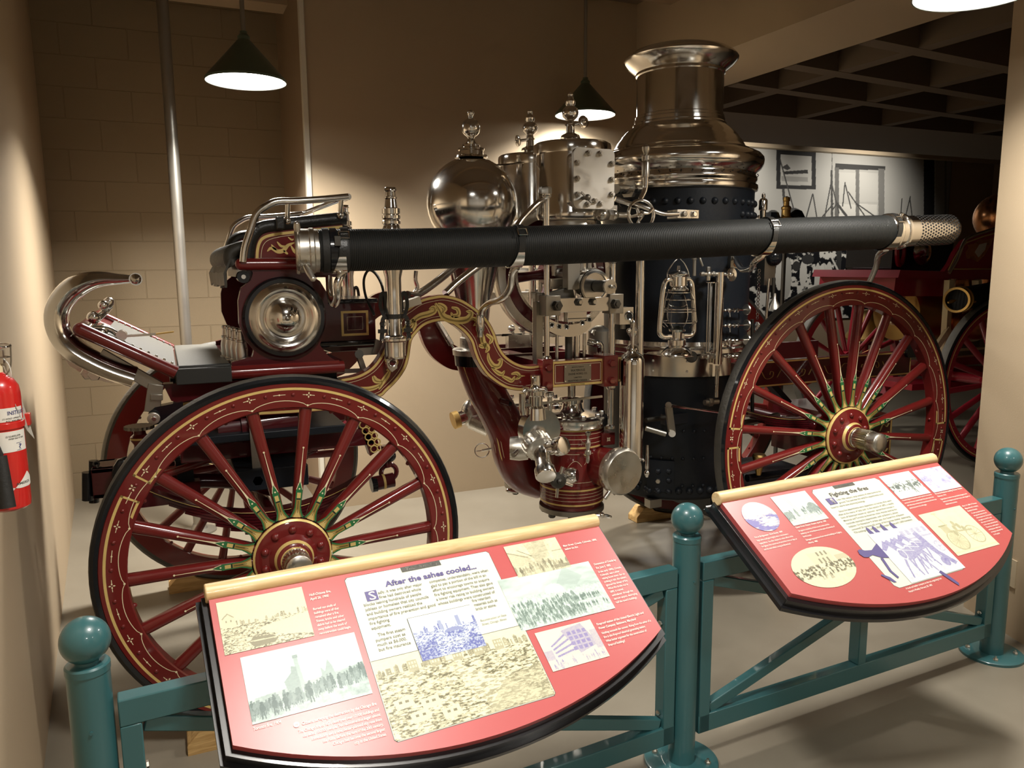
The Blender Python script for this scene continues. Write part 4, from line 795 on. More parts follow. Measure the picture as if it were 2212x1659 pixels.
b = B(); b.cyl(FW+V(0, -.05, 0), FW+V(0, .05, 0), .065, 'maroon', n=24); b.cyl(FW+V(0, -.40, 0), FW+V(0, .40, 0), .026, 'steel', n=16); b.build('crankshaft', fl)
# ---- columns, yokes and links of the pump works
def col(x0, y0, x1, y1, Y, rp, m='nickel', nut=True, name='column'):
    a, c = P(x0, y0, Y), P(x1, y1, Y); xm = (a.x+c.x)/2; r = mpx(rp, x0, y0, Y); b = B(); a = V(xm, Y, a.z); c = V(xm, Y, c.z)
    b.cyl(a, c, r, m, n=20)
    if nut:
        for q, s in ((a, -1), (c, 1)): b.lathe([(r*1.6, 0), (r*1.6, .012), (r*1.1, .02)], q, (0, 0, s), m, 16)
    return b.build(name, ENG), xm
_, XA = col(1179, 418, 1183, 778, 3.04, 6.5); _, XB = col(1322, 560, 1323, 775, 3.04, 7.5)
col(1186, 848, 1189, 940, 3.04, 5.5); col(1318, 832, 1320, 925, 3.04, 6.5)
for X in (XA, XB):
    b = B(); b.cyl((X, YF-.01, .93), (X, YF-.01, 1.95), .014, 'nickel_worn', n=14); b.build('column', ENG)
b = B(); b.hexn(P(1178, 419, 3.04), (0, 0, 1), .028, .03, 'nickel_worn'); b.build('column_nut', ENG)
b = B(); b.bar(P(1162, 652, 3.06), P(1162, 790, 3.06), .035, .03, 'steel'); b.cyl(P(1156, 640, 3.1), P(1156, 790, 3.1), .012, 'nickel_worn', n=10); b.hexn(P(1155, 645, 3.1), (0, 0, 1), .02, .03, 'nickel_worn'); b.hexn(P(1166, 650, 3.06), (0, 0, 1), .02, .035, 'steel'); b.build('guide_bar', ENG)
# yoke beam
a, c = P(1181, 655, 3.0), P(1335, 643, 3.0); hm = mpx(31, 1250, 650, 3.0); zm = (a.z+c.z)/2-.018
def yoke(Y, tilt, mt):
    b = B(); b.box((a.x, Y, zm-hm/2), (c.x, Y+.03, zm+hm/2), mt); o = b.build('yoke_beam', ENG, .002)
    b = B()
    for x in (a.x+.035, c.x-.03): b.hexn((x, Y, zm), DN, .023, .03, 'dark_steel'); b.cyl((x, Y-.03, zm), (x, Y-.036, zm), .010, 'dark_steel', n=12)
    for x in (a.x+.145, a.x+.215): b.hexn((x, Y, zm+.012), DN, .017, .014, 'dark_steel'); b.cyl((x, Y-.014, zm+.012), (x, Y-.024, zm+.012), .009, 'nickel_worn', n=10)
    b.build('yoke_bolt', o); return o
yk = yoke(2.985, 0, 'nickel'); yoke(3.80, 0, 'nickel_worn')
for x in (a.x+.02, c.x-.02):
    for Yy in (2.985, 3.80):
        b = B(); b.box((x-.035, Yy-.008, zm-hm/2-.012), (x+.035, Yy+.06, zm+hm/2+.012), 'steel'); b.build('yoke_clamp', ENG, .002)
# slide block, curved link, connecting rods
Yl = 3.04
p0, p1 = P(1226, 664, Yl), P(1268, 692, Yl); b = B(); b.box((p0.x, Yl, p1.z-.005), (p1.x, Yl+.12, p0.z+.02), 'nickel'); b.box((p0.x-.002, Yl-.004, p1.z+.008), (p1.x+.002, Yl, p1.z+.012), 'steel'); b.build('slide_block', ENG, .002)
lp = [P(x, y, Yl) for x, y in ((1180, 700), (1205, 712), (1232, 716), (1258, 710), (1277, 694))]; lq = smooth_path(lp, 6); hh = .030
b = B(); up_ = [p+V(0, 0, hh) for p in lq]; dn_ = [p-V(0, 0, hh*.8) for p in lq]; b.pts_prism(up_+dn_[::-1], (0, .035, 0), 'nickel')
for x, y in ((1192, 702), (1208, 705), (1224, 706), (1258, 697), (1273, 690)): q = P(x, y, Yl-.001); b.torus(q, DN, .0105, .0028, 'nickel', 14, 6); b.cyl(q+V(0, -.0005, 0), q+V(0, .002, 0), .009, 'hole', n=12)
b.build('link_plate', ENG)
for x, y0, y1, w_, m_ in ((1228, 700, 792, 10, 'dark_steel'), (1246, 704, 792, 9, 'nickel'), (1203, 640, 788, 5, 'nickel_worn'), (1262, 720, 780, 5, 'nickel_worn')):
    col(x, y1, x, y0, 3.10, w_*.75, m_, False, 'connecting_rod')
# eccentric and crank pin
ec = P(1283, 618, 3.0); b = B(); r = mpx(36, 1283, 618, 3.0)
b.lathe([(r*.55, .05), (r, .05), (r*1.02, .01), (r*.98, -.012), (r*.80, -.014), (r*.78, -.006), (0, -.004)], ec, (0, 1, 0), 'nickel', 48); b.torus(ec+V(0, -.006, 0), DN, r*.93, .007, 'dark_steel', 40, 8); b.build('crank_disc', ENG)
b = B(); pn = P(1290, 618, 2.99); b.cyl(pn, pn+V(.0, -.10, .0), r*.36, 'dark_steel', n=24); e = pn+V(0, -.10, 0); b.cyl(e, e+V(0, -.012, 0), r*.42, 'nickel_worn', n=28); b.lathe([(.008, 0), (.008, .01), (0, .014)], e+V(0, -.012, 0), DN, 'steel', 8); b.tube([e+V(0, -.02, 0), e+V(.02, -.022, -.006), e+V(.012, -.022, .006)], .003, 'steel', 5); b.build('crank_pin', ENG)
b = B(); q = P(1240, 596, 3.02); b.box(q-V(.03, 0, .06), q+V(.03, .05, .07), 'steel'); b.hexn(q+V(-.0, .02, .07), (0, 0, 1), .028, .012, 'dark_steel'); b.bar(P(1182, 645, 3.05), P(1236, 630, 3.05), .03, .05, 'dark_steel'); b.cyl(P(1200, 560, 3.1), P(1200, 575, 3.1), .03, 'nickel_worn', n=14); b.cyl(P(1255, 560, 3.1), P(1255, 585, 3.1), .03, 'nickel_worn', n=14)
b.box(P(1190, 625, 3.1)-V(0, 0, .0), P(1222, 602, 3.1)+V(0, .06, 0), 'nickel_worn'); b.build('eccentric_strap', ENG, .002)
# lower works behind: feed pump body
for x, y, r_, h_ in ((1295, 735, .055, .13), (1305, 760, .038, .20)):
    q = P(x, y, 3.30); b = B(); b.lathe([(r_, -h_*.5), (r_, h_*.35), (r_*.7, h_*.45), (r_*.35, h_*.55), (0, h_*.56)], q, (0, 0, 1), 'steel', 24); b.hexn(q+V(-r_*.8, -.01, .04), DN, .016, .02, 'steel'); b.build('feed_pump', ENG)
b = B(); b.tube([P(1270, 738, 3.2), P(1285, 742, 3.18), P(1296, 746, 3.18), P(1297, 775, 3.18)], .017, 'nickel', 12, smooth=4); b.build('feed_elbow', ENG)
for x in (1130, 1107):
    b = B(); q = P(x, 735, 3.60); b.box(q-V(.03, .02, .07), q+V(.03, .02, .03), 'nickel_worn'); b.cyl(q+V(0, 0, .03), q+V(0, 0, .07), .01, 'nickel_worn', n=8); b.sph(q+V(-.01, -.01, .06), .02, 'nickel_worn', 10, 6); b.bar(q+V(-.12, 0, .03), q+V(.05, 0, .03), .01, .01, 'nickel_worn'); b.build('lubricator', ENG)
# ---- side frames with the crane-neck arch
up_px = [(393, 869), (450, 861), (560, 848), (660, 833), (723, 820), (766, 812), (794, 799), (812, 782), (828, 755), (842, 718), (867, 676), (884, 662), (907, 647), (936, 639), (961, 637), (994, 645), (1023, 662), (1044, 680), (1059, 699), (1071, 724), (1077, 743), (1090, 765), (1109, 780), (1129, 788), (1148, 790), (1170, 787)]
lo_px = [(395, 906), (450, 901), (560, 897), (680, 889), (760, 879), (820, 858), (835, 846), (859, 822), (876, 797), (884, 772), (889, 739), (897, 724), (916, 705), (940, 696), (967, 695), (990, 709), (1005, 722), (1017, 739), (1023, 759), (1032, 782), (1048, 807), (1067, 824), (1090, 838), (1110, 843), (1130, 844), (1170, 838)]
U3 = smooth_path([P(x, y, YN) for x, y in up_px], 4); L3 = smooth_path([P(x, y, YN) for x, y in lo_px], 4)
def offset(path, d):   # shift an x-z polyline along its left normal
    out = []
    for i, p in enumerate(path):
        a_, c_ = path[max(0, i-1)], path[min(len(path)-1, i+1)]; t_ = (c_-a_).normalized(); out.append(p+V(-t_.z, 0, t_.x)*d)
    return out
def side_frame(mirror):
    b = B(); fx = (lambda p: V(p.x, 2*YC-p.y, p.z)) if mirror else (lambda p: V(*p)); th = -.045 if mirror else .045
    Uo = [fx(p) for p in U3]; Lo = [fx(p) for p in L3]
    # quad strip body between the two edges
    n_ = len(Uo); b.band(Uo, Lo, 'crimson'); U2 = [p+V(0, th, 0) for p in Uo]; L2 = [p+V(0, th, 0) for p in Lo]; b.band(U2, L2, 'crimson'); b.band(Uo, U2, 'crimson'); b.band(Lo, L2, 'crimson'); b.band([Uo[0], Lo[0]], [U2[0], L2[0]], 'crimson'); b.band([Uo[-1], Lo[-1]], [U2[-1], L2[-1]], 'crimson')
    if not mirror:
        e = V(0, -.0012, 0)
        def rib(path, d0, d1, m): b.band([p+e for p in offset(path, d0)], [p+e for p in offset(path, d1)], m)
        rib(U3, -.0025, -.0125, 'gold'); rib(U3, -.0205, -.0222, 'cream'); rib(L3, .0025, .0125, 'gold'); rib(L3, .0205, .0222, 'cream')
        p_, q_ = U3[-1], L3[-1]; b.band([p_+V(-.012, -.0013, -.003), p_+V(-.002, -.0013, -.003)], [q_+V(-.012, -.0013, .003), q_+V(-.002, -.0013, .003)], 'gold')
        p_, q_ = U3[0], L3[0]; b.band([p_+V(.002, -.0013, -.003), p_+V(.012, -.0013, -.003)], [q_+V(.002, -.0013, .003), q_+V(.012, -.0013, .003)], 'gold')
        def leaf(pts, wd):   # tapered gold stroke in pixels on the frame face
            c_ = smooth_path([P(x, y, YN)+V(0, -.0016, 0) for x, y in pts], 4); n2 = len(c_); o1, o2 = [], []
            for i, p in enumerate(c_):
                t_ = (c_[min(n2-1, i+1)]-c_[max(0, i-1)]).normalized(); nn = V(-t_.z, 0, t_.x); w_ = wd*math.sin(math.pi*min(1, (i+.7)/(n2-.3)))**.6*.72+.0008; o1.append(p+nn*w_); o2.append(p-nn*w_)
            b.band(o1, o2, 'gold')
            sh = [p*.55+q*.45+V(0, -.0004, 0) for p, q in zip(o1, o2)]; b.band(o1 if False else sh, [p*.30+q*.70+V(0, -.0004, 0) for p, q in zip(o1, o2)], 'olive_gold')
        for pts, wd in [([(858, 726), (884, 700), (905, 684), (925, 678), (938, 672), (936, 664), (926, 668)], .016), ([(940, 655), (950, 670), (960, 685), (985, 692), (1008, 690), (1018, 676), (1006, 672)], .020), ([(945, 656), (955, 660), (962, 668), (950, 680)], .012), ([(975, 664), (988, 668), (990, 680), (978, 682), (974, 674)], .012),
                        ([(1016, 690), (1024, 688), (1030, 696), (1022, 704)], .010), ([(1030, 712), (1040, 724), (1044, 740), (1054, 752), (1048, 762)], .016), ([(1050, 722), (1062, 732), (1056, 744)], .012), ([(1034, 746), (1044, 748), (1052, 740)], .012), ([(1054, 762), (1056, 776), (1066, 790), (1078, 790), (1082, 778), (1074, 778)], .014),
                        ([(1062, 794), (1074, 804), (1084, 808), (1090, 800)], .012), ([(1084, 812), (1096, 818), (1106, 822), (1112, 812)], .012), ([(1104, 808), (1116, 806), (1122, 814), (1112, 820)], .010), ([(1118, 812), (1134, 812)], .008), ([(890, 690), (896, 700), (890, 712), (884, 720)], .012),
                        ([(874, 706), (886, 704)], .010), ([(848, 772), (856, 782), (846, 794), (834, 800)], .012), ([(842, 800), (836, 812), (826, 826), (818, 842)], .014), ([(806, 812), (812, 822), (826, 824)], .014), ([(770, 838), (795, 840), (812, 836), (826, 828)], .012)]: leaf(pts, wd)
    return b.build('side_frame', ENG)
side_frame(False); side_frame(True)
# name-plate box between the columns
q = [(1170, 787), (1192, 782), (1303, 771), (1332, 768), (1332, 826), (1303, 828), (1192, 838), (1170, 838)]
pa, pb = P(1170, 787, YN), P(1345, 828, YN); zt_, zb_ = P(1250, 777, 3.01).z, P(1250, 833, 3.01).z
b = B(); x0, x1 = P(1192, 800, 3.01).x, P(1304, 800, 3.01).x; b.box((x0, 3.01, zb_), (x1, 3.06, zt_), 'crimson')
def frm(x0, z0, x1, z1, t, m, Y): 
    for r_ in (((x0, z0), (x1, z0+t)), ((x0, z1-t), (x1, z1)), ((x0, z0+t), (x0+t, z1-t)), ((x1-t, z0+t), (x1, z1-t))): b.box((r_[0][0], Y-.0012, r_[0][1]), (r_[1][0], Y, r_[1][1]), m)
frm(x0+.001, zb_+.002, x1-.001, zt_-.002, .010, 'gold', 3.01); frm(x0+.016, zb_+.018, x1-.016, zt_-.018, .0018, 'cream', 3.01); fp = b.build('front_plate', ENG)
nx0, nx1, nz0, nz1 = P(1220, 800, 3.0).x, P(1278, 800, 3.0).x, P(1250, 825, 3.0).z, P(1250, 788, 3.0).z
b = B(); b.box((nx0, 3.004, nz0), (nx1, 3.009, nz1), 'steel')
for x in (nx0+.006, nx1-.006):
    for z in (nz0+.006, nz1-.006): b.cyl((x, 3.004, z), (x, 3.002, z), .003, 'nickel', n=8)
b.build('name_plate', fp)
Mn = Matrix(((1, 0, 0, (nx0+nx1)/2), (0, 0, -1, 3.0035), (0, 1, 0, nz1-.0), (0, 0, 0, 1)))
for i, (s_, wd, sz) in enumerate((('MANUFACTURED BY', .060, .007), ('WATEROUS', .072, .014), ('ENGINE WORKS, CO.', .094, .013), ('LIMITED', .040, .009), ('BRANTFORD, CANADA.', .096, .012), ('ENGINE No. 51 WORKS', .070, .007))):
    text(s_, 'plate_text', fp, Mn @ Matrix.Translation((0, -.012-.0150*i-(.002 if i > 0 else 0), 0)), sz, 'dark_steel', wd, 0, .02, 1, 'CENTER')
for xa_, xb_ in ((1170, 1193), (1303, 1333)):
    X0, X1 = P(xa_, 800, 3.0).x, P(xb_, 800, 3.0).x; b = B(); b.box((X0, 2.99, zb_-.012), (X1, 3.09, zt_+.012), 'crimson'); b.build('corner_block', ENG, .003)
    b = B()
    for dz in (.025, -.03):
        zc2 = (zb_+zt_)/2+dz*1.4; b.hexn(((X0+X1)/2, 2.99, zc2), DN, .017, .016, 'crimson')
    b.build('corner_bolt', ENG)
X0, X1 = P(1333, 800, YN).x, P(1345, 800, YN).x
b = B(); b.box((X0, YN, zb_), (P(1388, 800, YN).x, YN+.04, zt_), 'crimson'); frm(X0, zb_+.002, P(1388, 800, YN).x-.003, zt_-.002, .009, 'gold', YN); b.build('frame_rail', ENG)
for Y_ in (3.30, 3.55, YF-.04):
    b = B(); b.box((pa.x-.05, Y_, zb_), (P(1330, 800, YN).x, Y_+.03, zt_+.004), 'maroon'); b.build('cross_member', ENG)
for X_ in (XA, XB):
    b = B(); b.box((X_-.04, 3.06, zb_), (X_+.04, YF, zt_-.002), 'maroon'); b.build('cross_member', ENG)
# rear rail with scrollwork, behind the rear wheel
RY = 3.05; pr0, pr1 = P(1640, 800, RY), P(1968, 780, RY); z0, z1 = P(1800, 823, RY).z, P(1800, 770, RY).z
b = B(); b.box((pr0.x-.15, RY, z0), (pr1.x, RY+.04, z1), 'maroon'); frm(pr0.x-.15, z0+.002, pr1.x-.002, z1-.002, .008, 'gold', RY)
for k in range(9):
    cx_ = pr0.x+.06+k*.105; s_ = 1 if k % 2 else -1
    pts = [V(cx_-.05, RY-.0015, (z0+z1)/2-.02*s_), V(cx_-.02, RY-.0015, (z0+z1)/2+.022*s_), V(cx_+.02, RY-.0015, (z0+z1)/2+.018*s_), V(cx_+.03, RY-.0015, (z0+z1)/2-.006*s_), V(cx_+.012, RY-.0015, (z0+z1)/2-.012*s_), V(cx_+.006, RY-.0015, (z0+z1)/2+.004*s_)]
    b.tube(pts, .006, 'gold', 4, smooth=4, flat=(.001, .009), up=(0, 1, 0))
b.build('rear_rail', ENG)
b = B(); b.box((pr0.x-.15, 2*YC-RY-.04, z0), (pr1.x, 2*YC-RY, z1), 'maroon'); b.build('rear_rail', ENG)
b = B(); q = P(1968, 752, RY); b.prism(rrect(q.x-.05, q.z-.05, q.x+.03, q.z+.05, .02), (0, RY-.02, 0), (1, 0, 0), (0, 0, 1), (0, .06, 0), 'black_gloss'); b.build('rail_end_box', ENG)
# rear ash box with gold scroll
x0, x1 = P(1868, 950, 3.10).x, P(1925, 950, 3.10).x; z0, z1 = P(1900, 1003, 3.10).z, P(1900, 898, 3.10).z
b = B(); b.box((x0-.1, 3.10, z0), (x1, 3.72, z1), 'maroon'); frm(x0-.1, z0+.03, x1-.002, z1-.005, .012, 'gold', 3.10)
for k in range(4):
    zc3 = z0+(z1-z0)*(.25+.17*k); pts = [V(x1-.10, 3.0985, zc3-.02), V(x1-.075, 3.0985, zc3+.018), V(x1-.05, 3.0985, zc3), V(x1-.03, 3.0985, zc3+.02)]; b.tube(pts, .01, 'gold', 4, smooth=4, flat=(.001, .015), up=(0, 1, 0))
b.build('ash_box', ENG, .003)
# rear axle, springs
b = B(); b.cyl((3.009, 2.84, .765), (3.009, 2*YC-2.84, .765), .032, 'maroon', n=16); b.build('rear_axle', ENG)
def leaf_spring(x, z, Y, half, sag, n=7, name='leaf_spring', flip=1):
    for s in (Y, 2*YC-Y):
        b = B()
        for k in range(n):
            L_ = half*(1-.11*k); pts = [V(x+L_*t, s, z+flip*(sag*(1-t*t*(L_/half)**2))*1.0-flip*.0115*k) for t in [i/8-1 for i in range(17)]]
            b.tube(pts, .01, 'maroon', 4, flat=(.009, .05) if False else (.05, .009), up=(0, 0, 1))
        b.tube([V(x+half*t, s-.0265, z+flip*sag*(1-t*t)-.001) for t in [i/8-1 for i in range(17)]], .0015, 'gold', 4)
        b.build(name, ENG)
leaf_spring(3.009, .90, 3.0, .48, -.09, 7, flip=1)
# ---------------------------------------------------------------- pump barrels and nickel fittings
PXc = P(1235, 960, 3.2).x
def pump(Y, zt, zb):
    b = B(); r = .151
    b.lathe([(.06, zb-.03), (r*.92, zb-.03), (r*.94, zb-.005), (r*1.0, zb), (r*1.0, zb+.09), (r*.97, zb+.095), (r*.97, zt-.10), (r*1.0, zt-.095), (r*1.0, zt)], (PXc, Y, 0), (0, 0, 1), 'crimson', 56)
    R_ = r*1.004
    for z in (zt-.006, zt-.085, zb+.008, zb+.078): b.lathe([(R_, z-.004), (R_, z+.004)], (PXc, Y, 0), (0, 0, 1), 'gold', 56, caps=False)
    for z in (zt-.024, zt-.045, zt-.066, zb+.028, zb+.045, zb+.060, zt-.115, zb+.115): b.lathe([(R_+(-.004 if z in (zt-.115, zb+.115) else 0), z-.0009), (R_+(-.004 if z in (zt-.115, zb+.115) else 0), z+.0009)], (PXc, Y, 0), (0, 0, 1), 'cream', 56, caps=False)
    o = b.build('pump_barrel', ENG); return o
zt, zb = zat(1235, 930, 3.06), zat(1235, 1098, 3.06)
pb1 = pump(3.2, zt, zb); pb2 = pump(3.62, zt, zb)
for Y, pbx in ((3.2, pb1), (3.62, pb2)):
    b = B(); zz = zt; b.lathe([(.165, zz), (.168, zz+.004), (.168, zz+.038), (.160, zz+.044), (.120, zz+.052), (.060, zz+.060), (.050, zz+.075), (.045, zz+.10), (.052, zz+.103), (.052, zz+.125), (.03, zz+.13)], (PXc, Y, 0), (0, 0, 1), 'nickel', 56)
    for k in range(10): a = k*.628+.2; b.hexn((PXc+.142*math.cos(a), Y+.142*math.sin(a), zz+.044), (0, 0, 1), .013, .018, 'nickel')
    b.build('pump_head', pbx)
    b = B(); b.lathe([(.155, zb-.045), (.155, zb-.022), (.14, zb-.022)], (PXc, Y, 0), (0, 0, 1), 'steel', 48)
    for k in range(8): a = k*.785+.3; b.hexn((PXc+.13*math.cos(a), Y+.13*math.sin(a), zb-.045), (0, 0, -1), .017, .022, 'dark_steel')
    b.build('base_flange', pbx)
for x in (1194, 1312):
    q = P(x, 948, 3.07); b = B(); b.box((q.x-.035, 3.06, q.z-.028), (q.x+.035, 3.13, q.z+.03), 'crimson'); flower(b, V(q.x, 3.0585, q.z), .78, .013, 0); flower(b, V(q.x, 3.0583, q.z), 0, .009, 0); b.build('mounting_lug', pb1, .002)
# lines on the barrel front
b = B()
for a0, a1, z in ((-125, -100, zb+.19), (-95, -72, zb+.20)): b.band([V(PXc+.1478*math.cos(math.radians(a0+(a1-a0)*i/6)), 3.2+.1478*math.sin(math.radians(a0+(a1-a0)*i/6)), z+.03*math.sin(i/6*3)) for i in range(7)], [V(PXc+.1478*math.cos(math.radians(a0+(a1-a0)*i/6)), 3.2+.1478*math.sin(math.radians(a0+(a1-a0)*i/6)), z-.002+.03*math.sin(i/6*3)) for i in range(7)], 'cream')
b.build('barrel_lining', pb1)
# capped suction inlet at right
c = P(1347, 1020, 2.93); s0 = V(PXc+.07, 3.15, c.z); b = B(); b.tube([s0, s0+(c-s0)*.5, c+(s0-c).normalized()*.045], [.085, .092, .095], 'crimson', 32, smooth=3); b.build('suction_inlet', ENG)
ax = (c-s0); ax.z = 0; ax = ax.normalized(); ax = (ax+DN*.9).normalized(); b = B(); r = .106
b.lathe([(r*.9, -.05), (r, -.045), (r*1.02, -.02), (r, .0), (r*.92, .010), (r*.6, .006), (r*.3, .0), (0, -.002)], c, ax, 'nickel_worn', 56)
for k in range(20): u_, v_, _ = frame_of(ax); a_ = k*.314; q = c-ax*.022+(u_*math.cos(a_)+v_*math.sin(a_))*r*1.02; b.cyl(q-ax*.004, q+ax*.004, .004, 'nickel_worn', n=6)
cap = b.build('inlet_cap', ENG)
b = B(); q = P(1390, 993, 2.93); e = c+(q-c).normalized()*r; b.cyl(e, q, .0095, 'nickel', n=14); q = P(1306, 1077, 2.93); e = c+(q-c).normalized()*r; b.cyl(e, q, .0095, 'nickel', n=14); b.build('cap_handle', cap)
# gate valve and siamese outlets, near left of the barrel
Yg = 2.97
b = B(); g = P(1168, 930, Yg); rg = mpx(46, 1168, 930, Yg)
b.pts_prism([V(g.x+rg*.98*math.cos(t), Yg-.012, g.z+rg*1.05*math.sin(t)) for t in [math.radians(-50+i*14) for i in range(21)]], (0, .055, 0), 'nickel'); b.build('gate_body', ENG, .006)
gv = ENG.children[-1] if False else [o for o in ENG.children if o.name.startswith('gate_body')][0]
b = B(); b.lathe([(.045, 0), (.040, .05), (.030, .06), (.030, .10), (.036, .105), (.036, .13), (.022, .14), (.022, .19)], P(1157, 905, Yg+.01), (0, 0, 1), 'nickel', 24); b.hexn(P(1157, 868, Yg+.01), (0, 0, 1), .028, .035, 'nickel'); b.build('gate_bonnet', gv)
hw = P(1155, 842, Yg); b = B(); b.lathe([(.022, -.012), (.026, 0), (.022, .012), (.012, .022), (.010, .045), (.012, .052), (.006, .06), (0, .062)], hw, (0, 0, 1), 'nickel', 16)
for k in range(4):
    a = k*math.pi/2+.35; d = V(math.cos(a), math.sin(a), 0); b.tube([hw+d*.015, hw+d*.04+V(0, 0, .004), hw+d*.064+V(0, 0, .003), hw+d*.072], [.008, .006, .011, .005], 'nickel', 10)
b.build('hand_wheel', gv)
b = B(); b.tube([P(1128, 850, Yg), P(1128, 880, Yg), P(1130, 896, Yg)], .014, 'nickel', 10); b.bar(P(1130, 876, Yg), P(1300, 856, Yg+.02), .010, .010, 'nickel'); b.build('valve_linkage', gv)
def spout(p0, p1, p2, r, name):
    b = B(); d = (p2-p1).normalized(); b.tube([p0, p0*.4+p1*.6, p1, p1*.3+p2*.7], [r*.95, r*.9, r*.85, r*.9], 'nickel', 24, smooth=3); b.lathe([(r*.95, -.045), (r*1.12, -.04), (r*1.12, -.006), (r*1.02, 0), (r*.6, .003), (0, .003)], p2, d, 'nickel', 32)
    return b.build(name, gv)
n0 = P(1165, 955, 2.96); spout(n0, P(1190, 968, 2.90), P(1219, 962, 2.83), .036, 'outlet_spout'); spout(n0, P(1172, 990, 2.90), P(1180, 1030, 2.82), .040, 'outlet_spout')
b = B(); b.lathe([(.058, -.03), (.062, 0), (.058, .03), (.05, .035)], P(1160, 962, 2.95), (P(1178, 985, 2.86)-P(1150, 945, 2.99)).normalized(), 'nickel_worn', 32)
for k in range(16): a_ = k*.39; u_, v_, d_ = frame_of((P(1178, 985, 2.86)-P(1150, 945, 2.99)).normalized()); q = P(1160, 962, 2.95)+(u_*math.cos(a_)+v_*math.sin(a_))*.061; b.bar(q-d_*.02, q+d_*.02, .008, .006, 'nickel_worn')
b.build('coupling_ring', gv)
b = B(); q = P(1118, 975, 3.02); b.lathe([(.05, -.04), (.055, 0), (.05, .04)], q+V(.03, .05, 0), (1, -.5, 0), 'nickel_worn', 28); b.cyl(q+V(.0, 0, 0), q+V(-.03, -.02, -.01), .011, 'nickel', n=10); b.build('coupling_ring', gv)
# drain handwheel
q = P(1206, 1038, 2.95); b = B(); b.lathe([(.035, -.012), (.037, 0), (.030, .012), (.012, .015), (.010, .03), (0, .034)], q, (-.2, -1, .1), 'dark_steel', 28)
for dx, dz in ((.018, .062), (.066, -.028), (-.01, -.074), (-.06, .02)): d = V(dx, -.006, dz); b.cyl(q+d*.45, q+d, .0075, 'nickel', n=10)
q2 = P(1233, 1027, 2.99); b.cyl(q, q2+V(0, .06, 0), .022, 'nickel_worn', n=16); b.lathe([(.034, -.02), (.036, .015), (.026, .03)], q2, (.6, -.6, .1), 'nickel', 28); b.build('drain_valve', ENG)
# pet cocks on barrel, drain cocks
b = B(); q = P(1270, 960, 2.99)
b.lathe([(.006, -.085), (.010, -.075), (.008, -.05), (.016, -.045), (.016, -.03), (.008, -.025), (.013, 0), (.013, .012), (.007, .02), (.007, .04), (.013, .043), (.013, .055), (.005, .06)], q, (0, 0, 1), 'nickel_worn', 12); b.cyl(q+V(0, .07, 0), q, .006, 'nickel', n=8); b.cyl(q+V(0, .07, -.06), q+V(0, 0, -.06), .006, 'nickel', n=8); b.build('priming_cup', ENG)
for x, y, Y in ((1098, 1060, 3.5), (1300, 1113, 3.02)):
    q = P(x, y, Y); b = B(); b.cyl(q+V(.05 if x < 1200 else -.05, .02, 0), q, .008, 'nickel', n=8); b.sph(q, .014, 'nickel', 10, 6); b.tube([q, q+V(.02, -.01, -.004), q+V(.045, -.01, -.012)], [.008, .010, .006], 'nickel', 8); b.build('drain_cock', ENG)
# far outlets seen left of the suction elbow
for yy, r_ in ((905, .05),):
    q = P(1012, 905, 3.72); b = B(); b.sph(q+V(.02, 0, .03), .062, 'nickel_worn', 20, 12, (1, .8, 1.25)); b.cyl(q+V(.03, 0, .03), q+V(-.07, 0, .0), .038, 'nickel', n=20); b.cyl(q+V(-.055, 0, .005), q+V(-.085, 0, -.002), .045, 'brass', n=20); b.cyl(q+V(.02, 0, .08), q+V(.02, 0, .16), .016, 'nickel', n=12); b.torus(q+V(.02, 0, .13), (0, 0, 1), .024, .007, 'nickel', 16, 6)
    b.cyl(q+V(.02, 0, 0), q+V(.10, -.05, -.04), .055, 'nickel_worn', n=22); b.build('far_outlet', ENG)
q = P(1041, 973, 3.55); b = B(); b.torus(q, (-.3, -1, 0), .036, .003, 'nickel_worn', 24, 6); b.cyl(q, P(1085, 965, 3.45), .006, 'nickel', n=8); b.bar(q-V(.034, 0, 0), q+V(.034, 0, 0), .006, .004, 'nickel_worn'); b.build('far_handwheel', ENG)
# near air chamber (tall nickel bottle)
Ya = 2.99; q0, q1 = P(1366, 992, Ya), P(1363, 762, Ya); xm = (q0.x+q1.x)/2; r = mpx(26, 1363, 870, Ya)
b = B(); z0, z1 = q0.z, q1.z; b.lathe([(r*.8, z0-.01), (r*.95, z0), (r*1.03, z0+.004), (r*1.03, z0+.016), (r, z0+.02), (r, z1-.05), (r*.98, z1-.03), (r*.85, z1-.012), (r*.55, z1), (r*.4, z1+.008), (r*.5, z1+.018), (r*.42, z1+.03), (r*.18, z1+.04), (r*.22, z1+.07), (r*.42, z1+.085), (r*.42, z1+.10), (r*.2, z1+.115), (r*.2, z1+.14)], (xm, Ya, 0), (0, 0, 1), 'nickel', 48); ac = b.build('air_chamber', ENG)
b = B(); q = P(1351, 682, Ya); b.box((q.x-.035, Ya-.01, q.z-.038), (q.x+.035, Ya+.06, q.z+.038), 'nickel_worn'); b.torus(V(q.x+.012, Ya-.012, q.z), DN, .018, .004, 'nickel', 20, 6); b.cyl((q.x+.012, Ya-.011, q.z), (q.x+.012, Ya-.0105, q.z), .017, 'hole', n=16); b.cyl((q.x, Ya+.02, q.z-.06), (q.x, Ya+.02, q.z-.038), .012, 'steel', n=10); b.build('lubricator_box', ac)
b = B(); q = P(1367, 714, Ya-.02); b.sph(q+V(-.02, 0, 0), .012, 'nickel', 10, 8); b.lathe([(.004, -.09), (.007, -.03), (.004, -.02), (.008, 0), (.005, .03), (.008, .038), (.004, .046)], q+V(.002, 0, 0), (0, 0, 1), 'nickel', 10); b.build('air_cock', ac)
_ = col(1380, 556, 1384, 776, 3.02, 9.5, 'nickel', False, 'steam_pipe')
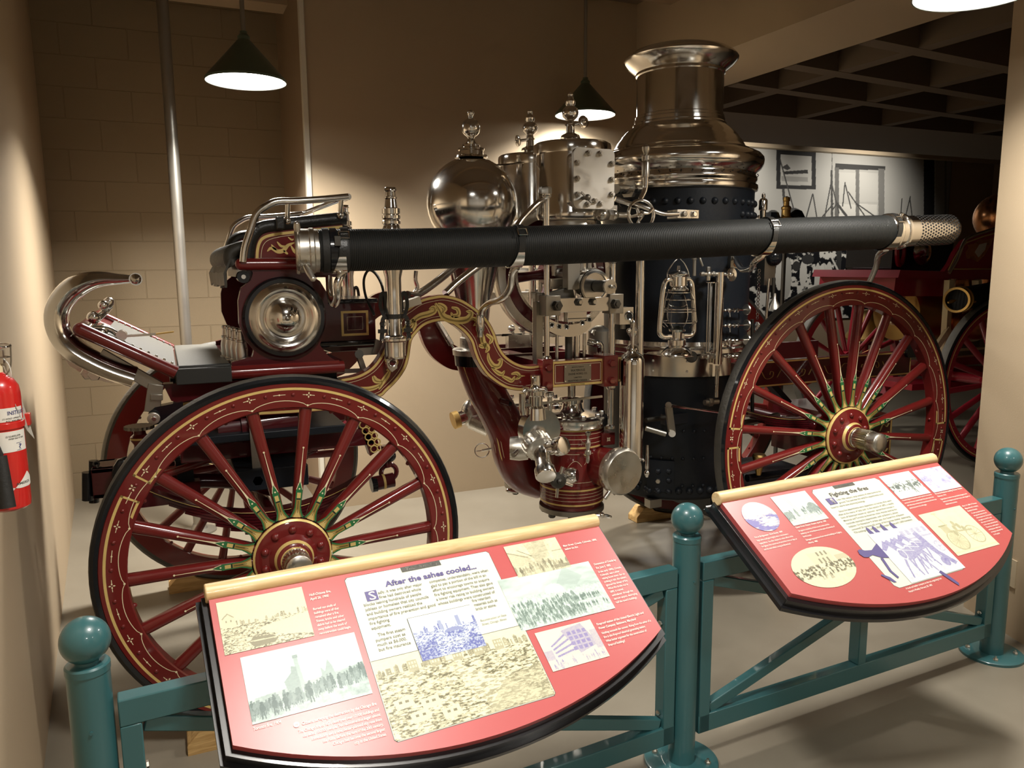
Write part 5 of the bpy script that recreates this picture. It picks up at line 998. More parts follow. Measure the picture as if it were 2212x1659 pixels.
b = B(); q = P(1398, 1015, 3.0); b.lathe([(.006, -.035), (.012, -.02), (.006, .0), (.010, .01), (.005, .12)], q, (0, 0, 1), 'nickel', 10); b.sph(q+V(0, 0, -.015), .014, 'nickel', 10, 6); b.build('drip_cock', ENG)
# steam connections behind the valve chest
b = B(); a_, c_ = P(1330, 408, 3.08), P(1385, 410, 3.2); b.cyl(a_, c_, .022, 'nickel_worn', n=18); d_ = (c_-a_).normalized(); m_ = a_+(c_-a_)*.45; b.hexn(m_, d_, .040, .035, 'nickel_worn'); b.build('steam_union', ENG)
b = B(); b.tube([P(1329, 430, 3.06), P(1360, 440, 3.04), P(1390, 447, 3.02), P(1430, 462, 3.0), P(1465, 462, 3.0)], .011, 'nickel', 12, smooth=4); b.build('stay_rod', ENG)
b = B(); q = P(1481, 463, 3.02); b.box((q.x-.06, 3.0, q.z-.02), (q.x+.06, 3.08, q.z+.02), 'nickel_worn'); b.hexn((q.x-.025, 3.0, q.z), DN, .014, .014, 'steel'); b.hexn((q.x+.03, 3.0, q.z), DN, .014, .014, 'nickel'); b.build('stay_bracket', ENG, .002)
hw = P(1385, 463, 2.95); b = B(); r = mpx(30, 1385, 463, 2.95); ax = V(-.12, -1, .05).normalized(); b.torus(hw, ax, r, .0075, 'nickel', 40, 10); u_, v_, _ = frame_of(ax)
for k in range(3):
    a = k*2.094+.6; d = u_*math.cos(a)+v_*math.sin(a); e = -u_*math.sin(a)+v_*math.cos(a); b.tube([hw+d*.012, hw+d*r*.55+e*.010, hw+d*r], [.009, .007, .009], 'nickel', 8, smooth=3)
b.lathe([(.016, -.012), (.018, 0), (.010, .012), (0, .016)], hw, ax, 'nickel', 16); b.cyl(hw, hw-ax*.10, .008, 'nickel', n=10); b.build('throttle_wheel', ENG)
b = B(); b.lathe([(.010, 0), (.016, .004)], hw+V(-.2, .1, 0), (1, 0, 0), 'nickel', 12); b.cyl(hw+V(-.16, .08, 0), hw+V(0, .10, 0), .014, 'nickel_worn', n=12); b.sph(hw+V(-.15, .08, .0), .028, 'nickel_worn', 14, 8); b.sph(hw+V(-.09, .08, .0), .024, 'nickel_worn', 14, 8); b.hexn(hw+V(-.12, .08, 0), (1, 0, 0), .024, .03, 'nickel_worn'); b.build('throttle_valve', ENG)
b = B(); q = P(1310, 458, 3.05); b.box((q.x-.05, 3.03, q.z-.03), (q.x+.045, 3.10, q.z+.03), 'nickel_worn'); b.build('chest_bracket', ENG, .003)
b = B(); b.tube([P(1384, 430, 3.0), P(1393, 410, 3.0), P(1395, 385, 3.0), P(1395, 345, 3.0)], [.012, .013, .013, .013], 'nickel', 12, smooth=4); q = P(1395, 352, 3.0); b.lathe([(.017, -.06), (.018, 0), (.014, .008), (.018, .012), (.018, .03), (.008, .036), (.012, .045), (.017, .055), (.017, .068), (.008, .078), (0, .08)], q, (0, 0, 1), 'nickel_worn', 20); b.build('whistle_pipe', ENG)
b = B(); b.tube([P(1112, 497, 2.98), P(1130, 470, 3.0), P(1160, 440, 3.02), P(1178, 431, 3.04)], .013, 'nickel', 12, smooth=4); b.build('brace_rod', ENG)
# ---- boiler trim: gauge glass, try cocks, pipes
Yb = 3.03
_ = col(1556, 588, 1549, 786, Yb, 9.5, 'nickel', False, 'water_column'); wc = _[0]
_ = col(1549, 790, 1548, 858, Yb, 4.5, 'nickel_worn', False, 'water_column_pipe')
b = B(); q = P(1540, 868, Yb+.01); b.cyl(q-V(.05, 0, 0), q+V(.03, 0, 0), .014, 'steel', n=12); b.hexn(q-V(.03, 0, 0), (1, 0, 0), .022, .025, 'steel'); b.build('blow_down_valve', ENG)
b = B(); x = P(1530, 690, Yb).x; zt, zb = P(1530, 612, Yb).z, P(1530, 757, Yb).z; b.cyl((x, Yb-.01, zb), (x, Yb-.01, zt), .0085, 'frost_plastic', n=16, caps=True); gg = b.build('gauge_glass', wc)
b = B(); 
for dx in (-.022, -.009, .021): b.cyl((x+dx, Yb-.02, zb-.01), (x+dx, Yb-.02, zt+.005), .0022, 'nickel', n=6)
for z in (zt+.004, zb-.006): b.lathe([(.026, -.002), (.026, .002)], (x, Yb-.01, z), (0, 0, 1), 'nickel', 16)
b.build('gauge_guard', wc)
for y, nm in ((592, 'top'), (770, 'bottom')):
    q = P(1530, y, Yb); b = B(); b.cyl(q-V(.045, 0, 0), V(wc.location.x if False else P(1553, y, Yb).x, Yb, q.z), .009, 'nickel_worn', n=10); b.sph(q, .016, 'nickel_worn', 12, 8); b.hexn(q+V(.022, 0, 0), (1, 0, 0), .014, .014, 'nickel_worn'); b.hexn(q-V(.04, 0, 0), (1, 0, 0), .012, .014, 'nickel_worn')
    if nm == 'top': b.hexn(q+V(0, 0, .014), (0, 0, 1), .012, .02, 'nickel_worn'); b.cyl(q-V(0, 0, .03), q, .011, 'nickel_worn', n=10)
    else: b.lathe([(.006, -.012), (.026, -.006), (.028, 0), (.024, .004), (.01, .002)], P(1494, 771, Yb), (-.5, -1, 0), 'dark_steel', 22)
    b.build('gauge_valve', wc)
q = P(1580, 593, Yb-.02); b = B(); b.cyl(P(1556, 592, Yb), q, .011, 'nickel', n=10); b.lathe([(.008, -.006), (.030, -.003), (.033, .003), (.030, .006), (.012, .003), (.008, .010), (0, .012)], q, (.15, -1, .05), 'nickel', 28); b.build('top_valve_wheel', wc)
for i, y in enumerate((671, 704, 736, 770)):
    s = P(1560, y, Yb); e = P(1612, y-2, Yb+.02); d = (e-s); b = B()
    b.cyl(s, e, .0045, 'nickel', n=8); b.sph(s+d*.28, .0125, 'nickel', 12, 8); b.hexn(s+d*.42, d, .0115, .014, 'nickel'); b.hexn(s+d*.58, d, .0115, .012, 'nickel'); b.sph(s+d*.12, .008, 'nickel', 10, 6); b.tube([s+d*.30, s+d*.30+V(0, -.005, -.032)], .0035, 'nickel', 6)
    o = b.build('try_cock', wc)
    b = B(); b.lathe([(.004, -.003), (.024, -.002), (.027, .003), (.022, .006), (.004, .004)], e, d, 'nickel_worn', 22); b.build('cock_wheel', o)
b = B(); q = P(1500, 575, Yb); b.cyl(q-V(0, 0, .045), q+V(0, 0, .05), .009, 'steel', n=10); b.hexn(q+V(0, 0, .03), (0, 0, 1), .013, .02, 'steel'); b.tube([q+V(0, 0, .045), q+V(.02, -.01, .04), q+V(.04, -.01, .0)], [.004, .006, .005], 'steel', 8); b.build('steam_cock', ENG)
# safety valve, hanging chain and pull wires at the rear of the boiler
q = P(1648, 455, 3.25); b = B(); b.lathe([(.014, -.06), (.016, 0), (.022, .004), (.022, .05), (.018, .058), (.008, .064), (.010, .072), (.008, .085), (0, .09)], q, (0, 0, 1), 'nickel', 20); b.build('safety_valve', ENG)
b = B(); q = P(1640, 585, 3.1)
for k in range(14): b.torus(q+V(0, 0, .0-.018*k), (1, 0, 0) if k % 2 else (0, 1, 0), .008, .0022, 'nickel', 10, 5)
b.lathe([(.008, -.30), (.018, -.285), (.020, -.27), (.008, -.255)], q, (0, 0, 1), 'nickel', 14); b.build('safety_chain', ENG)
b = B(); q = P(1662, 590, 3.12); b.box((q.x-.05, 3.1, q.z-.06), (q.x+.02, 3.16, q.z+.10), 'steel'); b.sph(P(1670, 556, 3.1), .045, 'black_gloss', 16, 10); b.cyl(P(1661, 602, 3.08), P(1655, 690, 3.08), .0075, 'nickel', n=10); b.cyl(P(1671, 600, 3.1), P(1670, 645, 3.1), .010, 'dark_steel', n=10); b.lathe([(.008, .08), (.012, .05), (.030, .02), (.036, 0)], P(1672, 668, 3.08), (0, 0, 1), 'nickel_worn', 20, False); b.build('injector', ENG)
b = B(); q = P(1580, 566, 3.06); b.box(q-V(.012, .01, .03), q+V(.03, .02, .03), 'steel'); b.torus(q+V(.02, -.012, -.01), DN, .010, .004, 'copper', 14, 6); b.build('pipe_bracket', ENG)
# brake and damper levers low on the boiler
b = B(); p_, n_ = angx(1465, 905); b.box((p_.x-.09, p_.y-.02, p_.z-.02), (p_.x+.06, p_.y+.02, p_.z+.03), 'black_iron'); b.cyl(P(1395, 925, 3.02), P(1438, 938, 2.98), .013, 'steel', n=12); b.cyl(P(1395, 908, 3.02), P(1440, 902, 3.05), .012, 'dark_steel', n=12); b.build('lever_shaft', ENG)
b = B(); b.bar(P(1444, 878, 2.97), P(1452, 938, 2.97), .034, .012, 'steel', up=(0, 1, 0)); b.cyl(P(1444, 875, 2.99), P(1444, 875, 2.95), .015, 'nickel', n=14); b.cyl(P(1452, 937, 2.99), P(1452, 937, 2.94), .016, 'nickel_worn', n=14); b.build('brake_arm', ENG)
b = B(); b.cyl(P(1446, 876, 2.96), P(1560, 892, 3.0), .0055, 'nickel', n=8); b.cyl(P(1446, 876, 2.96), P(1480, 881, 2.97), .008, 'nickel', n=8); b.cyl(P(1585, 895, 3.05), P(1700, 908, 3.1), .006, 'nickel_worn', n=8); b.hexn(P(1690, 903, 3.08), (1, 0, 0), .012, .03, 'nickel'); b.build('brake_rod', ENG)
b = B(); b.cyl(P(1605, 915, 3.05), P(1680, 898, 3.10), .018, 'steel', n=12); b.cyl(P(1625, 690, 3.3), P(1625, 940, 3.3), .01, 'dark_steel', n=8); b.bar(P(1655, 820, 3.2), P(1700, 870, 3.2), .05, .03, 'black_iron'); b.lathe([(.012, -.10), (.03, -.02), (.035, 0), (.03, .01)], P(1640, 985, 3.05), (0, 0, 1), 'brass', 18); b.build('rear_linkage', ENG)
b = B(); q = P(1598, 1062, 3.12); b.box((2.55, 3.2, .28), (3.35, 3.7, .42), 'black_iron'); b.cyl((2.7, 3.1, .5), (3.4, 3.1, .5), .02, 'black_gloss', n=12); b.build('ash_pan', ENG)
# ---------------------------------------------------------------- seat, footboard and front gear
YS, YSf = 2.96, 3.86
def prism_px(pts, Y, dep, m, side=None, bb=None): b_ = bb or B(); b_.pts_prism([P(x, y, Y) for x, y in pts], (0, dep, 0), m, side); return b_
side_px = [(545, 565), (546, 540), (550, 520), (558, 506), (575, 497), (605, 492), (740, 478), (741, 565)]
def seat_side(Y, near):
    pts = [P(x, y, YS) for x, y in side_px]; dy = Y-YS
    b = B(); b.pts_prism([p+V(0, dy, 0) for p in pts], (0, .03 if near else -.03, 0), 'crimson')
    if near:
        def rib(pp, d0, d1, m, e=-.0014):
            c_ = smooth_path([P(x, y, YS) for x, y in pp], 4); b.band([p+V(0, e, 0) for p in offset(c_, d0)], [p+V(0, e, 0) for p in offset(c_, d1)], m)
        pp = [(552, 561), (553, 540), (558, 522), (568, 511), (590, 504), (640, 498), (739, 487)]; rib(pp, 0, -.010, 'gold')
        pp = [(563, 561), (564, 545), (568, 530), (578, 519), (600, 512), (640, 506), (735, 495)]; rib(pp, 0, -.0018, 'cream')
        for pts2, wd in [([(577, 543), (586, 536), (600, 543), (612, 541), (622, 530), (636, 524)], .014), ([(586, 528), (592, 536), (604, 543)], .008), ([(598, 522), (608, 532), (622, 532)], .008), ([(612, 541), (618, 546), (622, 549)], .008), ([(622, 512), (630, 518), (634, 516)], .006), ([(628, 530), (638, 545), (650, 540)], .010)]:
            c_ = smooth_path([P(x, y, YS)+V(0, -.0018, 0) for x, y in pts2], 4); n2 = len(c_); o1, o2 = [], []
            for i, p in enumerate(c_): t_ = (c_[min(n2-1, i+1)]-c_[max(0, i-1)]).normalized(); nn = V(-t_.z, 0, t_.x); w_ = wd*math.sin(math.pi*(i+.5)/n2)**.7*.55; o1.append(p+nn*w_); o2.append(p-nn*w_)
            b.band(o1, o2, 'gold')
    o = b.build('seat_side', ENG)
    tp = [(527, 566), (529, 540), (533, 515), (543, 496), (560, 484), (600, 478), (740, 464)]
    b = B(); c_ = smooth_path([P(x, y, YS)+V(0, dy-.015 if near else dy+.015, 0) for x, y in tp], 4)
    b.tube([p+V(.012, .025 if near else -.025, -.012) for p in c_], .024, 'leather', 12); b.build('arm_padding', o); return o
seat_side(YS, True); seat_side(YSf, False)
xf, xb = P(520, 570, YS).x, P(742, 570, YS).x; zs_ = P(640, 570, YS).z
b = B(); b.cyl((xf-.0, YS-.012, zs_), (xb, YS-.012, zs_), .0215, 'crimson', n=24); b.sph((xf, YS-.012, zs_), .0215, 'crimson', 16, 10); b.box((xf, YS-.01, zs_-.02), (xb, YSf, zs_+.018), 'crimson'); b.build('seat_board', ENG)
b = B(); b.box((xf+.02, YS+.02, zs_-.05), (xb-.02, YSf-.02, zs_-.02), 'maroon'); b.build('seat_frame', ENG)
# padded seat back and cushions
b = B(); pz = P(742, 478, YS).z
for k in range(9):
    y0 = YS+.05+k*(YSf-YS-.1)/9; y1 = y0+(YSf-YS-.1)/9; b.tube([V(xb-.03, (y0+y1)/2, zs_+.02), V(xb-.01, (y0+y1)/2, (zs_+pz)/2), V(xb+.005, (y0+y1)/2, pz-.01)], .05, 'leather', 10)
b.build('seat_back', ENG)
b = B(); b.box((xf+.03, YS+.04, zs_+.02), (xb-.03, YSf-.04, zs_+.07), 'leather'); 
for k in range(12): yy = YS+.06+k*(YSf-YS-.12)/11; b.tube([V(xf-.02, yy, zs_-.002), V(xf-.032, yy, zs_+.02), V(xf-.02, yy, zs_+.045), V(xf+.03, yy, zs_+.062), V(xf+.12, yy, zs_+.065)], .026, 'cushion', 10, smooth=4)
b.build('seat_cushion', ENG, .01)
b = B(); n_ = 14; top = [V(xf-.035, YS+.02+(YSf-YS-.04)*i/n_, zs_+.02) for i in range(n_+1)]; dz = P(485, 622, YS).z-zs_
bot = [V(p.x-.022+.006*math.sin(i*1.9), p.y, zs_+dz+.008*math.sin(i*1.3)) for i, p in enumerate(top)]; mid_ = [(p+q)/2+V(-.012+.006*math.sin(i*2.3), 0, 0) for i, (p, q) in enumerate(zip(top, bot))]
for A_, C_ in ((top, mid_), (mid_, bot)): b.band(A_, C_, 'cushion')
for A_, C_ in ((top, mid_), (mid_, bot)): b.band([p+V(.008, 0, 0) for p in A_], [p+V(.008, 0, 0) for p in C_], 'cushion')
b.band(bot, [p+V(.008, 0, 0) for p in bot], 'cushion'); b.band([top[0], mid_[0], bot[0]], [top[0]+V(.008, 0, 0), mid_[0]+V(.008, 0, 0), bot[0]+V(.008, 0, 0)], 'cushion')
b.build('seat_valance', ENG)
# rail round the seat
rl = [(525, 566), (529, 535), (540, 500), (553, 463), (575, 445), (600, 435), (640, 434), (700, 430), (752, 425)]
for Y in (YS-.035, YSf+.035):
    b = B(); b.tube([P(x, y, YS-.035)+V(0, Y-YS+.035, 0) for x, y in rl], .0125, 'nickel', 14, smooth=4)
    for x, y0, y1 in ((622, 434, 476), (737, 428, 464)): p = P(x, y0, YS-.035)+V(0, Y-YS+.035, 0); q = P(x, y1, YS-.035)+V(0, Y-YS+.05 if Y < YC else Y-YS+.02, 0); b.cyl(p, q, .009, 'nickel', n=10); b.sph(q, .014, 'nickel', 10, 6)
    b.build('seat_rail', ENG)
p = P(752, 425, YS-.035); b = B(); b.cyl(p, p+V(0, YSf-YS+.07, 0), .0125, 'nickel', n=14); b.build('seat_rail', ENG)
b = B(); q = P(604, 480, YS-.03); b.box(q-V(.014, .02, .025), q+V(.014, .012, .018), 'leather'); b.build('rail_buckle', ENG, .004)
# vase-shaped bracket with gong
vs_px = [(537, 572), (546, 590), (542, 605), (520, 622), (514, 650), (516, 700), (530, 735), (548, 757), (545, 770), (500, 782), (500, 793), (745, 793), (708, 768), (690, 745), (694, 730), (706, 700), (708, 660), (704, 630), (690, 607), (679, 600), (674, 590), (685, 580), (730, 580), (730, 570)]
def gong_bracket(Y, s):
    b = B(); c_ = [P(x, y, YS) for x, y in vs_px]; c_ = [p+V(0, Y-YS, 0) for p in c_]; b.pts_prism(c_, (0, s*.035, 0), 'maroon')
    if s > 0:
        pin = smooth_path([P(x, y, YS)+V(0, -.0015, 0) for x, y in ((560, 594), (556, 612), (535, 630), (524, 655), (526, 700), (545, 738), (556, 762), (545, 776))], 4); b.band(pin, offset(pin, .0018), 'cream')
        pin = smooth_path([P(x, y, YS)+V(0, -.0015, 0) for x, y in ((655, 594), (672, 612), (692, 630), (700, 655), (700, 700), (688, 732), (680, 748), (700, 757), (716, 762))], 4); b.band(pin, offset(pin, .0018), 'cream')
        pin = [P(x, y, YS)+V(0, -.0015, 0) for x, y in ((556, 776), (620, 774), (680, 771), (712, 762))]; b.band(pin, offset(pin, .0018), 'cream')
    return b.build('seat_bracket', ENG, .003)
gong_bracket(YS-.01, 1); gong_bracket(YSf+.01, -1)
g = P(616, 686, 2.93); rg = mpx(77, 616, 686, 2.93)
b = B(); b.lathe([(rg*.9, .04), (rg*1.12, .035), (rg*1.14, .020), (rg*1.08, .010)], V(g.x, 2.91, g.z), (0, 1, 0), 'black_gloss', 64); b.build('gong_mount', ENG)
b = B(); b.lathe([(rg*1.02, .02), (rg*1.04, .005), (rg*1.02, -.004), (rg*.97, -.012), (rg*.90, -.022), (rg*.80, -.028), (rg*.70, -.024), (rg*.62, -.012), (rg*.56, -.010), (rg*.50, -.016), (rg*.40, -.036), (rg*.26, -.050), (rg*.10, -.056), (0, -.057)], V(g.x, 2.93, g.z), (0, 1, 0), 'nickel', 72, caps=False); gg_ = b.build('gong', ENG)
b = B(); b.lathe([(.008, 0), (.009, -.004), (.005, -.008), (0, -.009)], V(g.x, 2.875, g.z), (0, 1, 0), 'steel', 12); b.build('gong_screw', gg_)
b = B(); b.lathe([(rg*.9, -.04), (rg*1.12, -.035), (rg*1.14, -.020), (rg*1.02, -.004), (rg*.6, .03), (0, .05)], V(g.x, 3.92, g.z), (0, 1, 0), 'black_gloss', 48); b.build('far_gong', ENG)
b = B(); q = P(526, 598, YS); b.cyl(q, q+V(0, .05, 0), .022, 'black_gloss', n=18); b.cyl(q-V(0, .004, 0), q, .008, 'nickel', n=10); b.cyl(q+V(.06, .06, .0), q+V(.05, .06, -.09), .012, 'nickel', n=12); b.build('seat_pivot', ENG)
# footboard
zf = P(620, 800, 2.95).z; xe = P(744, 792, 2.95).x; x5 = P(500, 805, 2.95).x; x38 = P(380, 815, 2.95).x
hb = .022
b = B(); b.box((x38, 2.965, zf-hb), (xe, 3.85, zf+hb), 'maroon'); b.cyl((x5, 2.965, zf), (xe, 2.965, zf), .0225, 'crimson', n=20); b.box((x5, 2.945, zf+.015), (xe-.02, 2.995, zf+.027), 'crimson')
for k in range(4): b.hexn((x5+.05+k*.09, 2.968, zf+.027), (0, 0, 1), .010, .008, 'crimson')
b.build('footboard', ENG)
b = B(); b.box((x38+.01, 2.97, zf+hb), (x5, 3.845, zf+hb+.008), 'mat_rubber'); b.tube([V(x5, 2.965, zf+hb+.006), V(x38, 2.965, zf+hb+.006)], .01, 'mat_edge', 8); b.box((x38, 2.935, zf-.028), (x5, 2.965, zf+hb+.006), 'mat_edge'); b.build('footboard_mat', ENG, .003)
# sloping toe board
tb0, tb1 = P(380, 805, 2.95), P(166, 712, 2.95); dt = (tb1-tb0); th_ = V(-dt.z, 0, dt.x).normalized()*-.02
if th_.z > 0: th_ = -th_
b = B(); b.cyl(tb0, tb1+V(.01, 0, 0), .0225, 'crimson', n=20); b.sph(tb1+V(.01, 0, 0), .0225, 'crimson', 16, 10); b.pts_prism([tb0, tb1, tb1+th_, tb0+th_], (0, .90, 0), 'crimson'); b.cyl(tb1+V(.01, 0, 0), tb1+V(.01, .90, 0), .020, 'crimson', n=18)
b.cyl(tb0+V(0, .9, 0), tb1+V(.01, .9, 0), .02, 'crimson', n=16); b.build('toe_board', ENG)
b = B(); up2 = V(-dt.z, 0, dt.x).normalized(); up2 = up2 if up2.z > 0 else -up2; m0, m1 = tb0+dt*.02+up2*.005+V(0, .07, 0), tb0+dt*.78+up2*.005+V(0, .07, 0); b.pts_prism([m0, m1, m1+up2*.010, m0+up2*.010], (0, .76, 0), 'mat_rubber')
for k in range(9):
    for yy in (.085, .815): q = m0+(m1-m0)*(k+.5)/9+V(0, yy-.07, 0)+up2*.010; b.dome(q, up2, .006, .007, 'nickel', 8)
b.build('toe_mat', ENG)
# pedals and reins hook on the toe board
q = tb0+dt*.93+up2*.01+V(0, .10, 0); b = B(); b.tube([q, q+up2*.05+V(.02, .03, 0), q+up2*.07+V(.03, .1, 0)], .012, 'nickel', 10, smooth=3); b.sph(q+up2*.04, .022, 'nickel', 14, 8); b.sph(q+up2*.085+V(.01, .03, 0), .018, 'nickel', 14, 8); b.lathe([(.016, -.02), (.018, 0), (.012, .012), (0, .016)], q+up2*.10+V(.02, .05, 0), up2, 'nickel', 14)
b.tube([q+V(0, .02, 0), q-dt.normalized()*.05+up2*.02+V(0, .05, 0), q-dt.normalized()*.10+up2*.015+V(0, .06, 0)], .010, 'nickel', 10, smooth=3); b.build('foot_pedal', ENG)
q = tb0+dt*.80+up2*.012+V(0, .14, 0); b = B()
for k in range(7): b.torus(q+V(0, .0+.018*k, .0+.001*k), (0, 1, .2), .014, .005, 'nickel_worn', 12, 6)
b.build('pedal_spring', ENG)
q = tb0+dt*.62+up2*.03+V(0, .14, 0); b = B(); b.cyl(q-V(0, .02, 0), q+V(0, .03, 0), .018, 'nickel_worn', n=14); b.bar(q+V(-.04, 0, -.005), q+V(.11, 0, .0), .02, .008, 'nickel_worn', up=(0, 0, 1)); b.bar(q+V(.11, 0, 0), q+V(.17, 0, .006), .018, .005, 'brass', up=(0, 0, 1)); b.build('rein_lever', ENG)
# clear guard bent round the dashboard
gp = [(298, 603), (255, 603), (215, 603), (180, 612), (150, 630), (128, 660), (122, 690), (132, 725), (158, 755), (200, 780), (245, 800), (290, 815)]
b = B(); c_ = smooth_path([P(x, y, 3.0) for x, y in gp], 4); o1 = offset(c_, .022); o2 = offset(c_, -.022)
b.tube(c_, .01, 'nickel', 4, flat=(.07, .008), up=(0, 1, 0)) if False else None
hw_ = [.012+.030*min(1, i/14) for i in range(len(c_))]
n2 = len(c_); fr, bk = [p+V(0, -.0, 0) for p in c_], [p+V(0, .0, 0) for p in c_]
vs = []; fs = []
for i, p in enumerate(c_):
    t_ = (c_[min(n2-1, i+1)]-c_[max(0, i-1)]).normalized(); nn = V(-t_.z, 0, t_.x); w_ = hw_[i]
    for k in range(12): a = 2*math.pi*k/12; vs.append(p+nn*(math.cos(a)*w_*.9)+V(0, math.sin(a)*w_*1.6, 0))
for i in range(n2-1):
    for k in range(12): fs.append((i*12+k, i*12+(k+1) % 12, (i+1)*12+(k+1) % 12, (i+1)*12+k))
b.add(vs, fs, 'nickel'); b.build('curved_hand_hold', ENG) if False else None
b = B(); b.add(vs, fs+[tuple(range(12)), tuple(range((n2-1)*12, n2*12))], 'horn_nickel'); o = b.build('rein_guard_horn', ENG)
b = B(); q = P(293, 603, 2.96); b.cyl(q+V(0, .05, 0), q, .021, 'nickel', n=24); b.lathe([(.018, 0), (.014, .008), (.008, .012), (0, .016)], q, DN, 'nickel', 16); b.build('horn_boss', o)
b = B(); vs = [P(x, y, 3.1) for x, y in ((132, 738), (150, 755), (200, 790), (250, 812), (290, 822), (240, 828), (190, 815), (150, 790), (130, 760))]; b.pts_prism(vs, (0, .45, 0), 'nickel_worn'); b.build('front_fender', ENG, .006)
b = B(); q = P(205, 808, 3.05); b.hexn(q, DN, .022, .03, 'nickel_worn'); b.hexn(q+V(-.02, .02, .005), DN, .026, .02, 'nickel_worn'); b.build('fender_bolt', ENG)
# under-frame of the footboard
b = B(); b.bar(P(215, 765, 3.0), P(345, 838, 3.0), .02, .045, 'steel', up=(0, 0, 1)); b.bar(P(337, 830, 2.99), P(328, 890, 2.99), .012, .05, 'steel', up=(1, 0, 0)); b.bar(P(325, 858, 2.98), P(352, 858, 2.98), .012, .022, 'steel'); b.build('dash_bracket', ENG, .002)
b = B(); q = P(332, 902, 2.97); b.pts_prism([P(x, y, 2.98) for x, y in ((318, 905), (322, 890), (335, 880), (395, 868), (398, 900), (352, 914), (335, 918), (322, 914))], (0, .05, 0), 'black_gloss'); b.cyl(q+V(0, 0, 0), q+V(0, -.02, 0), .021, 'nickel_worn', n=22); b.cyl(q+V(0, -.02, 0), q+V(0, -.026, 0), .010, 'nickel', n=14); b.build('front_eye', ENG, .004)
b = B(); b.pts_prism([P(x, y, 3.0) for x, y in ((352, 830), (500, 822), (640, 818), (640, 832), (470, 850), (388, 870), (370, 866), (362, 850))], (0, .05, 0), 'maroon'); b.box((x38-.02, 3.1, zf-.09), (xe, 3.75, zf-.025), 'black_iron'); b.build('foot_bracket', ENG, .003)
# tool box behind the gong
TY = 3.22; x0, x1 = P(727, 700, TY).x, P(811, 700, TY).x; z0, z1 = P(770, 735, TY).z, P(770, 655, TY).z
b = B(); b.box((x0-.14, TY, z0), (x1, TY+.34, z1), 'maroon'); 
X0, X1, Z0, Z1 = P(737, 700, TY).x, P(796, 700, TY).x, P(770, 725, TY).z, P(770, 671, TY).z
frm(X0, Z0, X1, Z1, .010, 'gold', TY); frm(X0+.024, Z0+.024, X1-.024, Z1-.024, .0016, 'cream', TY); tbx = b.build('tool_box', ENG, .003)
b = B(); b.box((x0-.16, TY-.012, z1), (x1+.012, TY+.35, z1+.018), 'black_gloss'); b.box((x0-.16, TY-.012, z0-.022), (x1+.012, TY+.35, z0), 'black_gloss'); b.build('box_lid', tbx, .006)
b = B(); b.box((x0-.30, TY+.05, z0-.05), (x1+.05, TY+.12, z0-.022), 'maroon'); b.build('box_support', ENG, .003)
b = B(); b.bar(P(772, 760, 3.15), P(786, 800, 3.15), .03, .02, 'steel'); b.bar(P(772, 760, 3.15), P(820, 757, 3.15), .018, .03, 'steel'); b.bar(P(715, 803, 3.12), P(786, 800, 3.15), .016, .016, 'steel'); b.cyl(P(776, 765, 3.16), P(776, 765, 3.12), .018, 'dark_steel', n=12); b.bar(P(818, 735, 3.12), P(812, 765, 3.12), .028, .014, 'steel', up=(0, 1, 0)); b.build('brake_linkage', ENG)
# front undercarriage
b = B(); b.cyl((.344, 2.72, .625), (.30, 4.05, .625), .034, 'maroon', n=16); b.build('front_axle', ENG)
b = B(); b.box((.20, 2.95, .78), (.46, 3.87, .86), 'black_iron'); b.lathe([(.30, 0), (.30, .03), (.26, .03), (.26, 0)], (.33, YC, .90), (0, 0, 1), 'maroon', 48, caps=False); b.box((.02, 3.08, .88), (.75, 3.18, .95), 'maroon'); b.box((.02, 3.64, .88), (.75, 3.74, .95), 'maroon'); b.box((.05, 3.0, .96), (.62, 3.8, .99), 'black_iron'); b.build('fifth_wheel', ENG, .004)
b = B(); b.cyl(P(470, 930, 3.1), P(640, 905, 3.1), .055, 'maroon', n=20); b.cyl(P(520, 922, 3.09), P(560, 917, 3.09), .062, 'maroon', n=20); b.build('brake_cylinder', ENG)
for k, (a_, c_) in enumerate((((545, 890), (572, 975)),)):
    b = B(); b.bar(P(*a_, 3.0), P(555, 1020, 2.98), .03, .012, 'steel', up=(0, 1, 0)); b.hexn(P(556, 1036, 2.97), DN, .022, .02, 'nickel_worn'); b.build('step_strap', ENG)
leaf_spring(.33, .84, 3.02, .46, -.16, 8)
b = B(); q0, q1 = P(790, 915, 3.10), P(812, 962, 3.10)
b.pts_prism([P(x, y, 3.08) for x, y in ((775, 912), (800, 905), (822, 970), (800, 985))], (0, .05, 0), 'maroon')
for k in range(5):
    q = P(784+k*6, 918+k*13, 3.078); b.torus(q, DN, .014, .0028, 'gold', 14, 4); b.torus(P(797+k*6, 915+k*13, 3.078), DN, .012, .0028, 'gold', 14, 4)
b.build('rear_hanger', ENG)
b = B(); b.tube([P(832, 962, 3.02), P(834, 985, 3.02), P(838, 1008, 3.02)], .018, 'maroon', 10); b.sph(P(843, 985, 3.0), .024, 'black_gloss', 12, 8); b.torus(P(840, 1020, 3.02), (0, 1, 0), .032, .010, 'maroon', 20, 8); b.cyl(P(802, 1046, 3.0), P(850, 1036, 3.0), .030, 'maroon', n=18); b.cyl(P(802, 1047, 3.0), P(813, 1045, 3.0), .032, 'black_gloss', n=18); b.cyl(P(826, 1041, 3.0), P(831, 1040, 3.0), .031, 'gold', n=18); b.build('spring_shackle', ENG)
